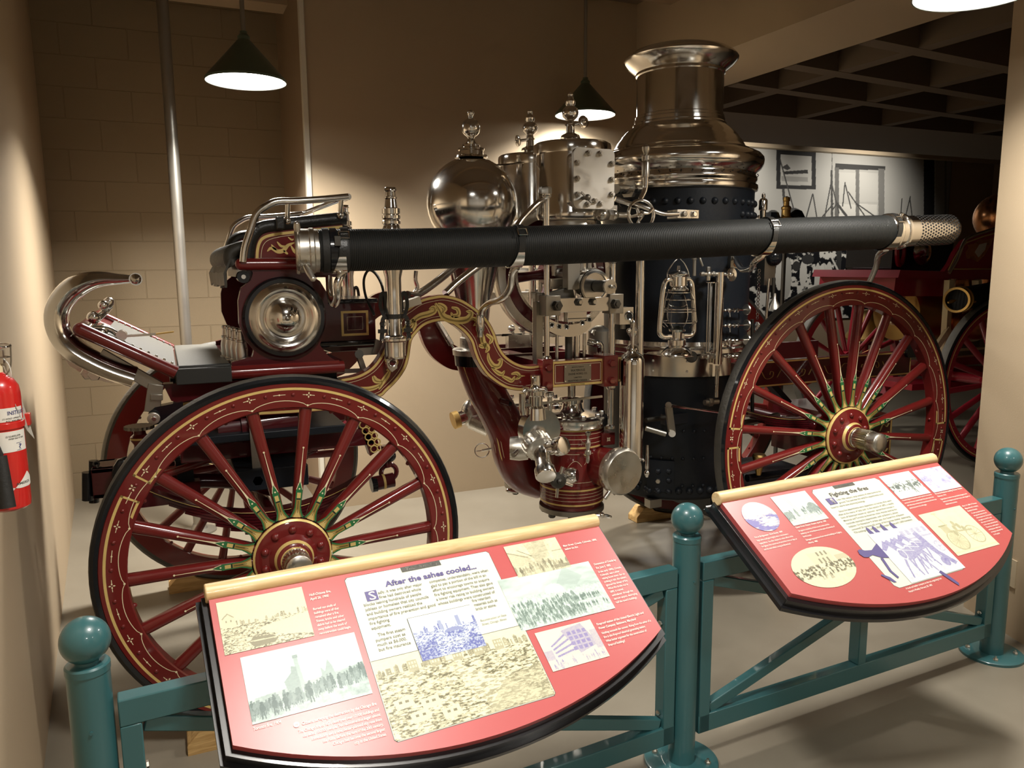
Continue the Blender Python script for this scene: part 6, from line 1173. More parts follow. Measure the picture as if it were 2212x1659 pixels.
# pole socket and chain at the front, crank handle
b = B(); b.box((P(196, 1000, 3.35).x, 3.33, P(200, 1076, 3.35).z), (P(245, 1000, 3.35).x, 3.36, P(200, 1012, 3.35).z), 'maroon'); b.box((P(196, 1000, 3.35).x, 3.46, P(200, 1076, 3.35).z), (P(245, 1000, 3.35).x, 3.49, P(200, 1012, 3.35).z), 'maroon'); b.box((P(196, 1000, 3.35).x, 3.33, P(200, 1022, 3.35).z), (-.0, 3.49, P(200, 1012, 3.35).z), 'maroon'); b.box((P(196, 1000, 3.35).x, 3.33, P(200, 1076, 3.35).z), (.0, 3.49, P(200, 1066, 3.35).z), 'maroon')
b.build('pole_socket', ENG, .003)
b = B(); b.cyl(P(203, 995, 3.40), P(203, 1085, 3.40), .019, 'black_gloss', n=14); b.cyl(P(190, 1020, 3.38), P(190, 1080, 3.38), .022, 'black_gloss', n=14); b.build('pole_pin', ENG)
b = B()
for k in range(10): b.torus(P(208+k*4, 1002+k*4.5+4*math.sin(k), 3.36), (1, 0, .5) if k % 2 else (0, 1, 0), .010, .0035, 'dark_steel', 10, 5)
b.build('pole_chain', ENG)
b = B(); q = P(301, 926, 3.25); N = 40; vs = []
for j in (0, 1):
    for k in range(N): a = 2*math.pi*k/N; r = .054*(1 if k % 2 else .93); vs.append(q+V(r*math.cos(a), r*math.sin(a), .012*j))
b.add(vs, [tuple(range(N)), tuple(range(2*N-1, N-1, -1))]+[(k, (k+1) % N, N+(k+1) % N, N+k) for k in range(N)], 'steel'); b.build('brake_hand_wheel', ENG)
b = B(); b.lathe([(.02, 0), (.022, -.02), (.034, -.03), (.034, -.045), (.024, -.06), (.026, -.10), (.04, -.12), (.04, -.16)], q, (0, 0, 1), 'crimson', 20); b.lathe([(.0345, -.033), (.0345, -.040)], q, (0, 0, 1), 'gold', 20, False); b.tube([q+V(-.02, 0, -.13), q+V(-.07, -.02, -.12), q+V(-.09, -.02, -.19), q+V(-.05, -.02, -.24)], .018, 'black_gloss', 10, smooth=3); b.box(q+V(-.05, -.04, -.30), q+V(.2, .04, -.22), 'maroon'); b.build('brake_pedestal', ENG)
for a_, c_ in (((330, 1035, 3.2), (540, 962, 3.2)), ((245, 1075, 3.4), (420, 1040, 3.4)), ((350, 1030, 3.6), (520, 1000, 3.6))): b = B(); b.cyl(P(*a_), P(*c_), .016, 'crimson', n=12); b.build('tie_rod', ENG)
b = B(); b.tube([P(270, 1062, 3.3), P(400, 1040, 3.3), P(520, 1042, 3.3), P(600, 1060, 3.3)], .03, 'maroon', 12, smooth=3); b.bar(P(395, 985, 3.25), P(405, 1055, 3.25), .06, .03, 'black_iron', up=(0, 1, 0)); b.build('draw_bar', ENG)
# ---------------------------------------------------------------- suction hose strapped along the near side
def hY(x): return 2.78-.28*(x-640)/1300
hp = [(690, 541.5), (900, 538), (1115, 532), (1400, 522), (1650, 511), (1915, 501)]
HC = [P(x, y, hY(x)) for x, y in hp]; HS = smooth_path(HC, 6); h0, h1 = HS[0], HS[-1]; hd0 = (HS[1]-HS[0]).normalized(); hd1 = (HS[-1]-HS[-2]).normalized()
t = thing('suction_hose', h0, 'long black rubber suction hose strapped along the near side of the large engine', 'hose')
b = B(); b.tube(HS, .0725, 'hose_rubber', 40); b.build('hose', t)
HR = .0725
b = B(); o = h0-hd0*.015; b.lathe([(.064, .05), (.066, -.062), (.0765, -.065), (.079, -.060), (.079, -.054), (.0745, -.050), (.0745, -.020), (.078, -.016), (.078, -.004), (.0735, .0), (.0735, .012)], o, hd0, 'nickel_worn', 56, caps=False); b.lathe([(.066, -.02), (0, -.018)], o, hd0, 'hole', 40, caps=False)
cp_ = b.build('end_coupling', t)
for x, y, x2, y2 in ((642, 500, 641, 484), (660, 575, 676, 602)):
    b = B(); p, q = P(x, y, 2.74 if y < 550 else 2.70), P(x2, y2, 2.73 if y < 550 else 2.66); b.tube([p, p*.5+q*.5, q], [.009, .012, .010], 'nickel_worn', 14); b.sph(q, .010, 'nickel_worn', 12, 8); b.build('lug_handle', cp_)
b = B()
for dx in (.010, .035, .075): b.lathe([(HR+.0005, dx), (HR+.0045, dx), (HR+.0045, dx+.022), (HR+.0005, dx+.022)], h0, hd0, 'black_gloss' if dx == .035 else 'rubber', 48, caps=False)
p = h0+hd0*.046+V(0, -.075, .028); b.box(p-V(.010, .010, .014), p+V(.010, .0, .018), 'dark_steel'); b.build('hose_clamp', t)
# strainer at the right end
sax = hd1; so = h1+hd1*.002
b = B(); b.lathe([(HR-.005, -.02), (HR+.006, -.005), (HR+.006, .012), (.078, .014), (.080, .022), (.076, .028), (.072, .030), (.072, .060), (.078, .062), (.078, .072), (.069, .076), (.0665, .12), (.0665, .335), (.064, .352), (.054, .365), (.03, .372), (0, .374)], so, sax, 'nickel', 56, caps=False)
u_, v_, _ = frame_of(sax)
for i in range(15):
    for k in range(30):
        a = 2*math.pi*(k+.5*(i % 2))/30; d = u_*math.cos(a)+v_*math.sin(a); q = so+sax*(.135+i*.0145)+d*.0667; b.lathe([(.0048, 0), (.0048, .0004)], q, d, 'hole', 6)
st = b.build('strainer', t)
for y in (474, 487):
    b = B(); q = P(1944+(y-474)*.5, y, 2.47); b.lathe([(.012, 0), (.014, .008), (.008, .016), (.010, .026), (0, .03)], q, (.1, -.2, 1), 'nickel', 12); b.build('strainer_lug', st)
# straps and J brackets which carry the hose (parts of the engine)
def hose_pt(x): 
    i = min(range(len(HS)), key=lambda k: abs(O_px(HS[k])-x)); return HS[i], (HS[min(i+1, len(HS)-1)]-HS[max(i-1, 0)]).normalized()
def O_px(p): d = p-O; return CX+F_PX*d.dot(RV)/d.dot(FV)
def strap_at(x, lean, arc=(-25, 175), arm=None, buckle=True):
    c = P(x, next(yy for yy in [541.5-(x-690)*.033]), hY(x)); _, d = hose_pt(x)
    c = min(smooth_path(HC, 40), key=lambda q: abs(O_px(q)-x)); u = V(0, -1, 0); u = (u-d*u.dot(d)).normalized(); v = d.cross(u); v = v if v.z > 0 else -v
    R_ = HR+.004; pts = [c+(u*math.cos(math.radians(a))+v*math.sin(math.radians(a)))*R_+d*lean*(math.sin(math.radians(a))) for a in range(arc[0], arc[1]+1, 10)]
    b = B(); n2 = len(pts); w_ = .024
    for s0 in (0,): b.band([p-d*w_/2+(p-c).normalized()*.003 for p in pts], [p+d*w_/2+(p-c).normalized()*.003 for p in pts], 'leather'); b.band([p-d*w_/2 for p in pts], [p-d*w_/2+(p-c).normalized()*.003 for p in pts], 'leather'); b.band([p+d*w_/2 for p in pts], [p+d*w_/2+(p-c).normalized()*.003 for p in pts], 'leather')
    q = c+(u*math.cos(math.radians(38))+v*math.sin(math.radians(38)))*(R_+.006)+d*lean*.6
    sg = B(); n_ = (q-c).normalized(); tt_ = d.cross(n_).normalized()
    for i_, (a_, c_) in enumerate(((-1, -1), (-1, 1), (1, 1), (1, -1))): a2, c2 = ((-1, 1), (1, 1), (1, -1), (-1, -1))[i_]; sg.cyl(q+d*.017*a_+tt_*.014*c_, q+d*.017*a2+tt_*.014*c2, .0022, 'nickel', n=6)
    loop = [q+n_*.004+tt_*.03*k_+n_*(.012*math.sin(k_*3.14)) for k_ in (-.2, .2, .6, 1)]; b.tube(loop, .01, 'leather', 4, flat=(.020, .004), up=n_) if False else None
    o = b.build('leather_strap', ENG); sg.build('buckle', o)
    # nickel saddle under the hose
    b = B(); pts = [c+(u*math.cos(math.radians(a))+v*math.sin(math.radians(a)))*(HR+.002)+d*lean*(math.sin(math.radians(a))) for a in range(-185, -15, 8)]
    n2 = len(pts); wd = [.012+.014*math.sin(math.pi*i/(n2-1)) for i in range(n2)]
    for k0, k1 in ((0, 0), (.005, .005)): b.band([p-d*w2+(p-c).normalized()*k0 for p, w2 in zip(pts, wd)], [p+d*w2+(p-c).normalized()*k0 for p, w2 in zip(pts, wd)], 'nickel')
    b.band([p-d*w2 for p, w2 in zip(pts, wd)], [p-d*w2+(p-c).normalized()*.005 for p, w2 in zip(pts, wd)], 'nickel'); b.band([p+d*w2 for p, w2 in zip(pts, wd)], [p+d*w2+(p-c).normalized()*.005 for p, w2 in zip(pts, wd)], 'nickel')
    if arm: b.tube([c-v*(HR+.004)+u*.0]+arm, .0135, 'nickel', 14, smooth=5)
    b.build('hose_bracket', ENG)
strap_at(738, .010, arm=[P(729, 612, 2.74), P(729, 640, 2.76), P(722, 657, 2.80), P(714, 640, 2.86), P(711, 600, 2.93)])
strap_at(1113, .010, arm=[P(1107, 590, 2.70), P(1102, 622, 2.74), P(1085, 645, 2.80), P(1058, 655, 2.92), P(1042, 670, 2.98), P(1038, 690, 3.0)])
q = P(1037, 702, 3.0); b = B(); b.lathe([(.010, .045), (.016, .04), (.019, .02), (.019, -.02), (.014, -.028), (.012, -.05)], q, (0, 0, 1), 'nickel', 20); b.build('bracket_socket', ENG)
strap_at(1650, .016, arm=[P(1630, 565, 2.62), P(1624, 578, 2.70), P(1606, 583, 2.80), P(1594, 570, 2.92), P(1589, 555, 3.05)])
strap_at(1915, .016, arm=[P(1898, 552, 2.62), P(1893, 575, 2.78), P(1880, 605, 2.95), P(1872, 622, 3.03)])
b = B(); b.tube([P(898, 585, 3.80), P(897, 605, 3.80), P(901, 622, 3.80), P(890, 640, 3.80)], .012, 'nickel', 10, smooth=4); b.build('far_bracket', ENG)
b = B(); b.tube([P(1000, 560, 3.3), P(960, 595, 3.22), P(905, 635, 3.12), P(880, 637, 3.06)], .0165, 'nickel', 14, smooth=4); b.tube([P(1110, 520, 3.2), P(1040, 570, 3.14), P(990, 608, 3.08), P(962, 634, 3.05)], .0165, 'nickel', 14, smooth=4); b.build('stay_tube', ENG)
b = B(); b.bar(P(868, 660, 3.02), P(905, 648, 3.02), .05, .03, 'nickel_worn'); b.build('stay_foot', ENG)
b = B(); q = P(958, 720, 3.7); b.cyl(P(945, 695, 3.72), P(975, 745, 3.68), .016, 'nickel_worn', n=12); b.cyl(P(975, 745, 3.68), P(980, 752, 3.68), .006, 'nickel', n=8); b.build('far_turnbuckle', ENG)
# ---------------------------------------------------------------- playpipe nozzles
def nozzle():
    Yn = 2.955; k = mpx(1, 848, 600, Yn); zt = lambda y: P(848, y, Yn).z; X = P(849, 600, Yn).x
    t = thing('hose_nozzle', (X, Yn, zt(800)), 'tall nickel playpipe nozzle strapped upright to the near arch of the frame', 'nozzle', 'upright playpipe nozzles')
    b = B(); pr = [(735, 24), (727, 24), (725, 19), (722, 17), (600, 17.5), (585, 21), (500, 21.5), (486, 16.5), (484, 19.5), (478, 19.5), (475, 17), (472, 19.5), (466, 19.5), (464, 15.5), (462, 19), (451, 19), (449, 14), (431, 11.5), (429, 13.5), (426, 13.5), (424, 10.8), (415, 10.4), (412, 13), (407, 12.6), (405, 11), (406, 7)]
    b.lathe([(r*k, zt(y)) for y, r in pr], (X, Yn, 0), (0, 0, 1), 'nickel', 40, caps=False); b.build('barrel', t)
    b = B(); b.lathe([(24*k, zt(736)), (33*k, zt(735)), (33*k, zt(730)), (24*k, zt(728))], (X, Yn, 0), (0, 0, 1), 'nickel', 40); b.lathe([(15*k, zt(776)), (23*k, zt(774)), (24*k, zt(770)), (23*k, zt(766)), (23.5*k, zt(738))], (X, Yn, 0), (0, 0, 1), 'nickel', 40); b.build('base_cup', t)
    b = B()
    b.lathe([(18*k, zt(688)), (19*k, zt(688)), (19*k, zt(678)), (18*k, zt(678))], (X, Yn, 0), (0, 0, 1), 'leather', 32, caps=False)
    for s in (-1, 1):
        b.tube([V(X+s*20*k, Yn-.01, zt(682)), V(X+s*27*k, Yn-.01, zt(690)), V(X+s*29*k, Yn-.01, zt(715)), V(X+s*31*k, Yn-.01, zt(733))], .01, 'leather', 4, smooth=4, flat=(.016, .004), up=(0, 1, 0))
        b.tube([V(X+s*22*k, Yn-.004, zt(684)), V(X+s*30*k, Yn, zt(660)), V(X+s*26*k, Yn, zt(634)), V(X+s*18*k, Yn, zt(640)), V(X+s*17*k, Yn, zt(676))], .01, 'leather', 4, smooth=4, flat=(.014, .003), up=(0, 1, 0))
        b.lathe([(.010, -.004), (.013, 0), (.010, .004)], (X+s*28*k, Yn-.016, zt(698)), DN, 'nickel', 12, False); b.box((X+s*29*k-.016, Yn-.018, zt(718)), (X+s*29*k+.016, Yn-.006, zt(710)), 'leather')
    b.build('leather_harness', t)
    b = B(); q = V(X-.02, Yn, zt(785)); b.pts_prism([V(X-22*k, Yn-.01, zt(772)), V(X+2*k, Yn-.01, zt(772)), V(X+2*k, Yn-.01, zt(795)), V(X-10*k, Yn-.01, zt(803)), V(X-20*k, Yn-.01, zt(792))], (0, .03, 0), 'nickel_worn'); b.cyl(V(X-9*k, Yn-.01, zt(783)), V(X-9*k, Yn-.016, zt(783)), .010, 'maroon', n=14); b.torus(V(X-9*k, Yn-.012, zt(783)), DN, .014, .004, 'nickel', 18, 6); b.build('mounting_lug', t)
    return t
nz = nozzle(); n2_ = copy_tree(nz); n2_.location = (P(750, 600, 3.87).x, 3.87, nz.location.z); n2_['label'] = 'far playpipe nozzle seen behind the seat rail'
b = B(); b.tube([P(808, 680, 2.95), P(790, 640, 3.0), P(786, 605, 3.0), P(796, 584, 3.0), P(812, 592, 3.0), P(826, 620, 2.98), P(830, 660, 2.96), P(832, 690, 2.95)], .0055, 'leather', 6, smooth=5); b.build('cable_loop', ENG)
# ---------------------------------------------------------------- nozzle tips on the footboard
def tip(i):
    q = P(523, 770, 3.02); t = thing('nozzle_tip', (q.x, q.y, zf+hb+.006), 'nearest of the small nickel nozzle tips standing on the footboard', 'nozzle tip', 'small nickel nozzle tips standing in a row on the footboard')
    z = zf+hb+.0085; b = B(); b.lathe([(.026, 0), (.026, .006), (.021, .008), (.022, .05), (.017, .075), (.019, .077), (.019, .082), (.0155, .084), (.0125, .112), (.0155, .114), (.0155, .121), (.011, .123), (.009, .09)], (q.x, q.y, z), (0, 0, 1), 'nickel_worn', 24, caps=False); b.build('tip_body', t); return t
t0 = tip(0); tl = ['nearest of the small nickel nozzle tips standing on the footboard', 'second nickel nozzle tip on the footboard, just behind the nearest', 'third nickel nozzle tip on the footboard, counting from the camera side', 'farthest of the four nickel nozzle tips on the footboard']
for i in range(1, 4): c_ = copy_tree(t0); c_.location = t0.location+V(-.012*i, .075*i, 0); c_['label'] = tl[i]
# ---------------------------------------------------------------- lantern
Yt = 3.03; lx = P(1463, 700, Yt).x; kz = lambda y: P(1463, y, Yt).z; k = mpx(1, 1463, 700, Yt)
b = B(); b.box((lx-.055, Yt-.055, kz(770)), (lx+.06, 3.20, kz(770)+.006), 'nickel_worn'); b.build('lantern_bracket', ENG, .002)
ZL = kz(770)+.007; t = thing('lantern', (lx, Yt, ZL), 'nickel wire-guarded oil lantern on the boiler band', 'lantern')
b = B(); b.lathe([(33*k, ZL), (34*k, ZL+2*k), (33*k, ZL+5*k), (26*k, ZL+14*k), (20*k, ZL+18*k), (16*k, ZL+20*k), (20*k, ZL+22*k), (20*k, ZL+33*k), (16*k, ZL+36*k)], (lx, Yt, 0), (0, 0, 1), 'nickel', 40); b.build('oil_tank', t)
b = B(); b.lathe([(10*k, ZL+36*k), (11*k, ZL+50*k), (18*k, ZL+52*k), (19*k, ZL+56*k), (10*k, ZL+62*k), (5*k, ZL+66*k)], (lx, Yt, 0), (0, 0, 1), 'nickel', 24); b.build('burner', t)
b = B(); b.lathe([(14*k, ZL+58*k), (20*k, ZL+70*k), (23*k, ZL+85*k), (22*k, ZL+105*k), (17*k, ZL+125*k), (12*k, ZL+138*k)], (lx, Yt, 0), (0, 0, 1), 'glass', 32, caps=False); b.lathe([(13.4*k, ZL+58*k), (19.4*k, ZL+70*k), (22.4*k, ZL+85*k), (21.4*k, ZL+105*k), (16.4*k, ZL+125*k), (11.4*k, ZL+138*k)], (lx, Yt, 0), (0, 0, 1), 'glass', 32, caps=False); b.build('glass_globe', t)
b = B(); b.lathe([(14*k, ZL+138*k), (22*k, ZL+139*k), (23*k, ZL+142*k), (18*k, ZL+146*k), (17*k, ZL+148*k), (19*k, ZL+150*k), (19*k, ZL+168*k), (21*k, ZL+170*k), (22*k, ZL+174*k), (14*k, ZL+180*k), (4*k, ZL+182*k), (3*k, ZL+192*k), (0, ZL+193*k)], (lx, Yt, 0), (0, 0, 1), 'nickel', 32); b.build('hood', t)
for s in (-1, 1):
    b = B(); b.tube([V(lx+s*16*k, Yt, ZL+41*k), V(lx+s*34*k, Yt, ZL+41*k), V(lx+s*43*k, Yt, ZL+47*k), V(lx+s*45*k, Yt, ZL+60*k), V(lx+s*40*k, Yt, ZL+125*k), V(lx+s*36*k, Yt, ZL+152*k), V(lx+s*29*k, Yt, ZL+162*k), V(lx+s*18*k, Yt, ZL+163*k)], 5.6*k, 'nickel', 12, smooth=4); b.build('air_tube', t)
b = B()
for z, r in ((72, 41), (95, 39), (100, 36), (120, 34), (135, 28)): b.torus((lx, Yt, ZL+z*k), (0, 0, 1), r*k, .9*k, 'nickel', 32, 5)
for a in (35, 75, 105, 145, 215, 325): d = V(math.cos(math.radians(a)), math.sin(math.radians(a)), 0); b.tube([V(lx, Yt, 0)+d*26*k+V(0, 0, ZL+60*k), V(lx, Yt, 0)+d*41*k+V(0, 0, ZL+72*k), V(lx, Yt, 0)+d*34*k+V(0, 0, ZL+120*k), V(lx, Yt, 0)+d*26*k+V(0, 0, ZL+138*k)], .9*k, 'nickel', 5)
b.build('wire_guard', t)
b = B(); b.tube([V(lx-29*k, Yt, ZL+160*k), V(lx-27*k, Yt, ZL+180*k), V(lx-14*k, Yt, ZL+198*k), V(lx-5*k, Yt, ZL+205*k), V(lx, Yt, ZL+210*k), V(lx+5*k, Yt, ZL+205*k), V(lx+15*k, Yt, ZL+196*k), V(lx+26*k, Yt, ZL+178*k), V(lx+29*k, Yt, ZL+160*k)], 1.3*k, 'nickel', 6, smooth=3); b.build('bail_handle', t)
# ---------------------------------------------------------------- wooden wheel cradles
def cradle(x, y, rt, lab, w_=.10):
    t = thing('wheel_cradle', (x, y, 0), lab, 'wheel chock', 'pine cradles under the engine wheels'); H = .40 if rt > .7 else .37
    pts = [(-H, 0), (-H, .035), (-H+.05, .088), (-H+.10, .092)]+[(H2, .013+rt-math.sqrt(rt*rt-H2*H2)-.001) for H2 in [(-H+.135)+(2*H-.27)*i/12 for i in range(13)]]+[(H-.10, .092), (H-.05, .088), (H, .035), (H, 0)]
    b = B(); b.prism([(p, max(0, q)+(0 if q < .01 else 0)) for p, q in pts], (x, y-w_/2, 0), (1, 0, 0), (0, 0, 1), (0, w_, 0), 'pine'); o = b.build('wheel_cradle_board', None, .004); bpy.data.objects.remove(t); o.name = 'wheel_cradle'; tag(o, lab, 'wheel chock', 'pine cradles under the engine wheels'); return o
cradle(.344, 2.66, .615, 'pine cradle under the large near front wheel, its left end seen below the barrier'); cradle(.30, 4.10, .615, 'pine cradle under the far front wheel, seen between the near spokes')
cradle(3.009, 2.79, .752, 'pine cradle under the near rear wheel, its tip seen under the right panel'); cradle(3.009, 2*YC-2.79, .752, 'pine cradle under the far rear wheel, seen below the boiler')
# ---------------------------------------------------------------- fire extinguisher on the left wall
EX, EY = -.362, 2.10; er = .046; z0, z1 = P(10, 1098, EY).z, P(10, 850, EY).z
t = thing('fire_extinguisher', (EX, EY, z0), 'red fire extinguisher with black horn, hung on the left wall', 'fire extinguisher')
b = B(); b.lathe([(er*.8, z0), (er*.97, z0+.006), (er, z0+.02), (er, z1), (er*.95, z1+.018), (er*.75, z1+.034), (er*.45, z1+.044), (er*.35, z1+.05)], (EX, EY, 0), (0, 0, 1), 'red_enamel', 56); b.build('cylinder', t)
b = B(); b.lathe([(er*.35, z1+.045), (er*.35, z1+.07), (er*.2, z1+.075)], (EX, EY, 0), (0, 0, 1), 'cream', 20); b.box((EX-.02, EY-.01, z1+.07), (EX+.02, EY+.01, z1+.10), 'nickel_worn'); b.build('valve', t)
b = B(); b.bar((EX-.09, EY-.02, z1+.10), (EX+.01, EY, z1+.092), .02, .008, 'black_gloss'); b.bar((EX-.09, EY-.02, z1+.13), (EX+.01, EY, z1+.105), .02, .008, 'black_gloss'); b.build('squeeze_handle', t)
wc_ = V(EX+.01, EY, P(5, 745, EY).z)
b = B(); b.torus(wc_, (.1, -.1, 1), .026, .0022, 'nickel', 32, 6); b.tube([wc_+V(.026, 0, 0), wc_+V(.022, 0, -.05), wc_+V(.01, 0, -.07)], .0018, 'steel', 6, smooth=3); b.torus(wc_+V(0, 0, -.028), (0, 0, 1), .022, .0012, 'steel', 28, 5); b.build('pull_ring', t)
def cyl_band(za, zb, a0, a1, m, nm, r=er+.0006):
    b = B(); n_ = 24; ps = [[V(EX+r*math.cos(math.radians(a0+(a1-a0)*i/n_)), EY+r*math.sin(math.radians(a0+(a1-a0)*i/n_)), z) for i in range(n_+1)] for z in (za, zb)]; b.band(ps[0], ps[1], m); return b.build(nm, t)
zy = lambda y: P(20, y, EY).z
cyl_band(zy(905), zy(876), -190, -12, 'white_paper', 'instruction_label'); cyl_band(zy(970), zy(926), -190, -8, 'white_paper', 'instruction_label')
def wrap(s, ang, z, size, m, wid, r=er+.0012, bold=.01):
    o = text(s, 'label_text', t, Matrix.Identity(4), size, m, wid, 0, bold, 1.2)
    inv = world_of(t); 
    for v in o.data.vertices: x, y = v.co.x, v.co.y; a = math.radians(ang)+x/r; v.co = (EX+r*math.cos(a), EY+r*math.sin(a), z+y)
    return o
wrap('INSTRUCTIONS', -62, zy(891), .0125, 'label_blue', .075); wrap('(1) HOLD UPRIGHT\n     PULL RING PIN', -75, zy(900), .005, 'ink_grey', .042); wrap('(2) SQUEEZE LEVER\n     SWEEP SIDE TO SIDE', -72, zy(938), .005, 'ink_grey', .042)
wrap('?', -42, zy(965), .016, 'label_blue', .008); 
b = B(); 
for a0, a1, za, zb in ((-46, -45, 957, 967), (-33, -32, 957, 967)): pass
cyl_band(zy(968), zy(967.3), -46, -30, 'label_blue', 'label_mark', er+.0011); cyl_band(zy(952.7), zy(952), -46, -30, 'label_blue', 'label_mark', er+.0011)
b = B(); zc5 = zy(1040); r = er+.0008
def cp3(a, z): return V(EX+r*math.cos(math.radians(a)), EY+r*math.sin(math.radians(a)), z)
aa = [-75+i*4 for i in range(21)]; b.band([cp3(x, zc5+.026-abs(x+18)*.0008) for x in aa], [cp3(x, zc5-.010+max(0, abs(x+30)-20)*.0002) for x in aa], 'white_paper'); b.build('warning_label', t); wrap('AMEREX', -58, zc5-.002, .0085, 'ink_grey', .040)
b = B(); b.lathe([(er+.0008, zy(922)), (er+.0028, zy(922)), (er+.0028, zy(908)), (er+.0008, zy(908))], (EX, EY, 0), (0, 0, 1), 'red_enamel', 48, caps=False); q = V(EX+er*.75, EY+er*.6, zy(912)); b.box(q-V(.004, .012, .014), q+V(.022, .012, .014), 'red_enamel'); b.bar((EX, EY, zy(914)), (XL(EY)+.002, EY+.02, zy(914)), .02, .03, 'red_enamel'); b.build('wall_bracket', t, .001)
h0_, h1_ = P(0, 985, EY-.05), P(16, 1097, EY-.07); b = B(); b.cyl(h0_, h1_, .0135, 'rubber', r2=.0175, n=24); b.tube([h0_, h0_+V(-.01, 0, .04), V(EX-.05, EY-.03, z1+.08), V(EX-.02, EY, z1+.085)], .008, 'rubber', 10, smooth=4); b.build('discharge_horn', t)
b = B(); tp_ = P(22, 800, EY-.02); p4 = [P(20, 806, EY+.0), P(33, 822, EY+.02), P(74, 948, EY+.05), P(58, 930, EY+.0), P(34, 880, EY-.03)]; b.pts_prism(p4, (.0006, .0006, 0), 'tag_card'); tg = b.build('inspection_tag', t)
b = B(); b.tube([P(8, 775, EY), P(20, 790, EY-.01), P(24, 812, EY-.01), P(18, 818, EY), P(8, 790, EY)], .0012, 'white_paper', 5, smooth=4); b.build('tag_string', t)
# ---------------------------------------------------------------- mural on the far wall
MY = 8.985; mx0, mx1 = P(1600, 400, MY).x-1.2, P(2052, 400, MY).x; mz1, mz0 = 3.24, .75
t = thing('photo_mural', (mx0, MY, mz0), 'black and white photo mural of a crowd and a room on the far wall', 'mural')
def muv(x, y): q = P(x, y, MY); return (q.x-mx0)/(mx1-mx0), (mz1-q.z)/(mz1-mz0)
p = Pic(700, 384, .30); p.grain(3, 91, .15); MP = lambda *a: [muv(x, y) for x, y in zip(a[::2], a[1::2])]
def mrect(x0, y0, x1, y1, v, a=1.): p.poly(MP(x0, y0, x1, y0+(x1-x0)*.06, x1, y1+(x1-x0)*.02, x0, y1), v, a)
p.poly(MP(1560, 300, 1610, 300, 1610, 420, 1560, 420), .8); mrect(1677, 324, 1762, 408, .96); mrect(1686, 334, 1753, 400, .22); p.poly(MP(1690, 371, 1745, 367, 1745, 375, 1695, 377), .95); p.poly(MP(1688, 362, 1700, 355, 1708, 364, 1700, 368), .9); mrect(1688, 380, 1745, 392, .5)
mrect(1804, 353, 1912, 366, .92); mrect(1803, 362, 1812, 480, .8); mrect(1848, 366, 1856, 480, .75); mrect(1897, 364, 1910, 480, .7); mrect(1812, 372, 1848, 440, .22); mrect(1856, 372, 1896, 436, .20); mrect(1812, 440, 1848, 480, .06); mrect(1856, 440, 1894, 480, .06)
mrect(1995, 342, 2018, 480, .97); mrect(2020, 345, 2060, 480, .55); mrect(2040, 345, 2044, 480, .75)
def ml(x0, y0, x1, y1, t_=.004, v=.9): a_, c_ = muv(x0, y0), muv(x1, y1); p.line(a_[0], a_[1], c_[0], c_[1], t_, v)
for s in ((1755, 420, 1740, 475), (1756, 420, 1765, 475), (1795, 395, 1780, 475), (1796, 370, 1797, 475, .007), (1797, 400, 1812, 460), (1825, 395, 1820, 445), (1826, 400, 1838, 450), (1832, 415, 1870, 470), (1808, 440, 1832, 472, .008), (1797, 455, 1808, 440), (1850, 440, 1900, 475), (1948, 430, 1945, 470), (1966, 425, 1955, 470), (1965, 428, 1970, 470), (1692, 410, 1694, 440, .008), (1685, 345, 1722, 480), (1797, 330, 1797, 400, .002), (1775, 470, 1800, 440)): ml(*s)
p.ell(*muv(1712, 460), .03, .03, .9); p.ell(*muv(1670, 465), .02, .03, .9)
yv = muv(1750, 500)[1]; p.put((p.V > yv) & (p.U < muv(1880, 600)[0]), .55); p.grain(26, 92, 2.6, (p.V > yv) & (p.U < muv(1882, 600)[0]), 1.6, .5); p.put((p.V > yv) & (p.U >= muv(1882, 600)[0]), .82)
for x0, y0, w2, h2, v in ((1684, 590, .014, .10, .08), (1700, 600, .016, .12, .35), (1735, 590, .013, .08, .05), (1765, 600, .010, .09, .1), (1790, 590, .012, .07, .1), (1745, 560, .022, .03, .95), (1720, 575, .014, .03, .95), (1812, 560, .010, .12, .95), (1770, 640, .03, .05, .95)): q_ = muv(x0, y0); p.ell(q_[0], q_[1], w2, h2, v)
for s in ((1798, 560, 1818, 600, .006, .1), (1830, 560, 1836, 610, .006, .1), (1780, 570, 1790, 620, .006, .1), (1850, 560, 1880, 600, .008, .9), (1840, 575, 1860, 620, .006, .1)): ml(*s)
Mm = Matrix(((1, 0, 0, mx0), (0, 0, 1, MY), (0, 1, 0, mz1), (0, 0, 0, 1)))
Mm = Matrix(((1, 0, 0, mx0), (0, 0, -1, MY), (0, 1, 0, mz1), (0, 0, 0, 1)))
b = B(); b.box((mx0-.01, MY, mz0-.01), (mx1+.01, MY+.012, mz1+.01), 'panel_black'); b.build('backing', t)
print_mesh(p, 'photo_print', t, Mm @ Matrix.Translation((0, 0, .002)), mx1-mx0, mz1-mz0, (.62, .60, .55), (.008, .008, .010), mat='mural_print')
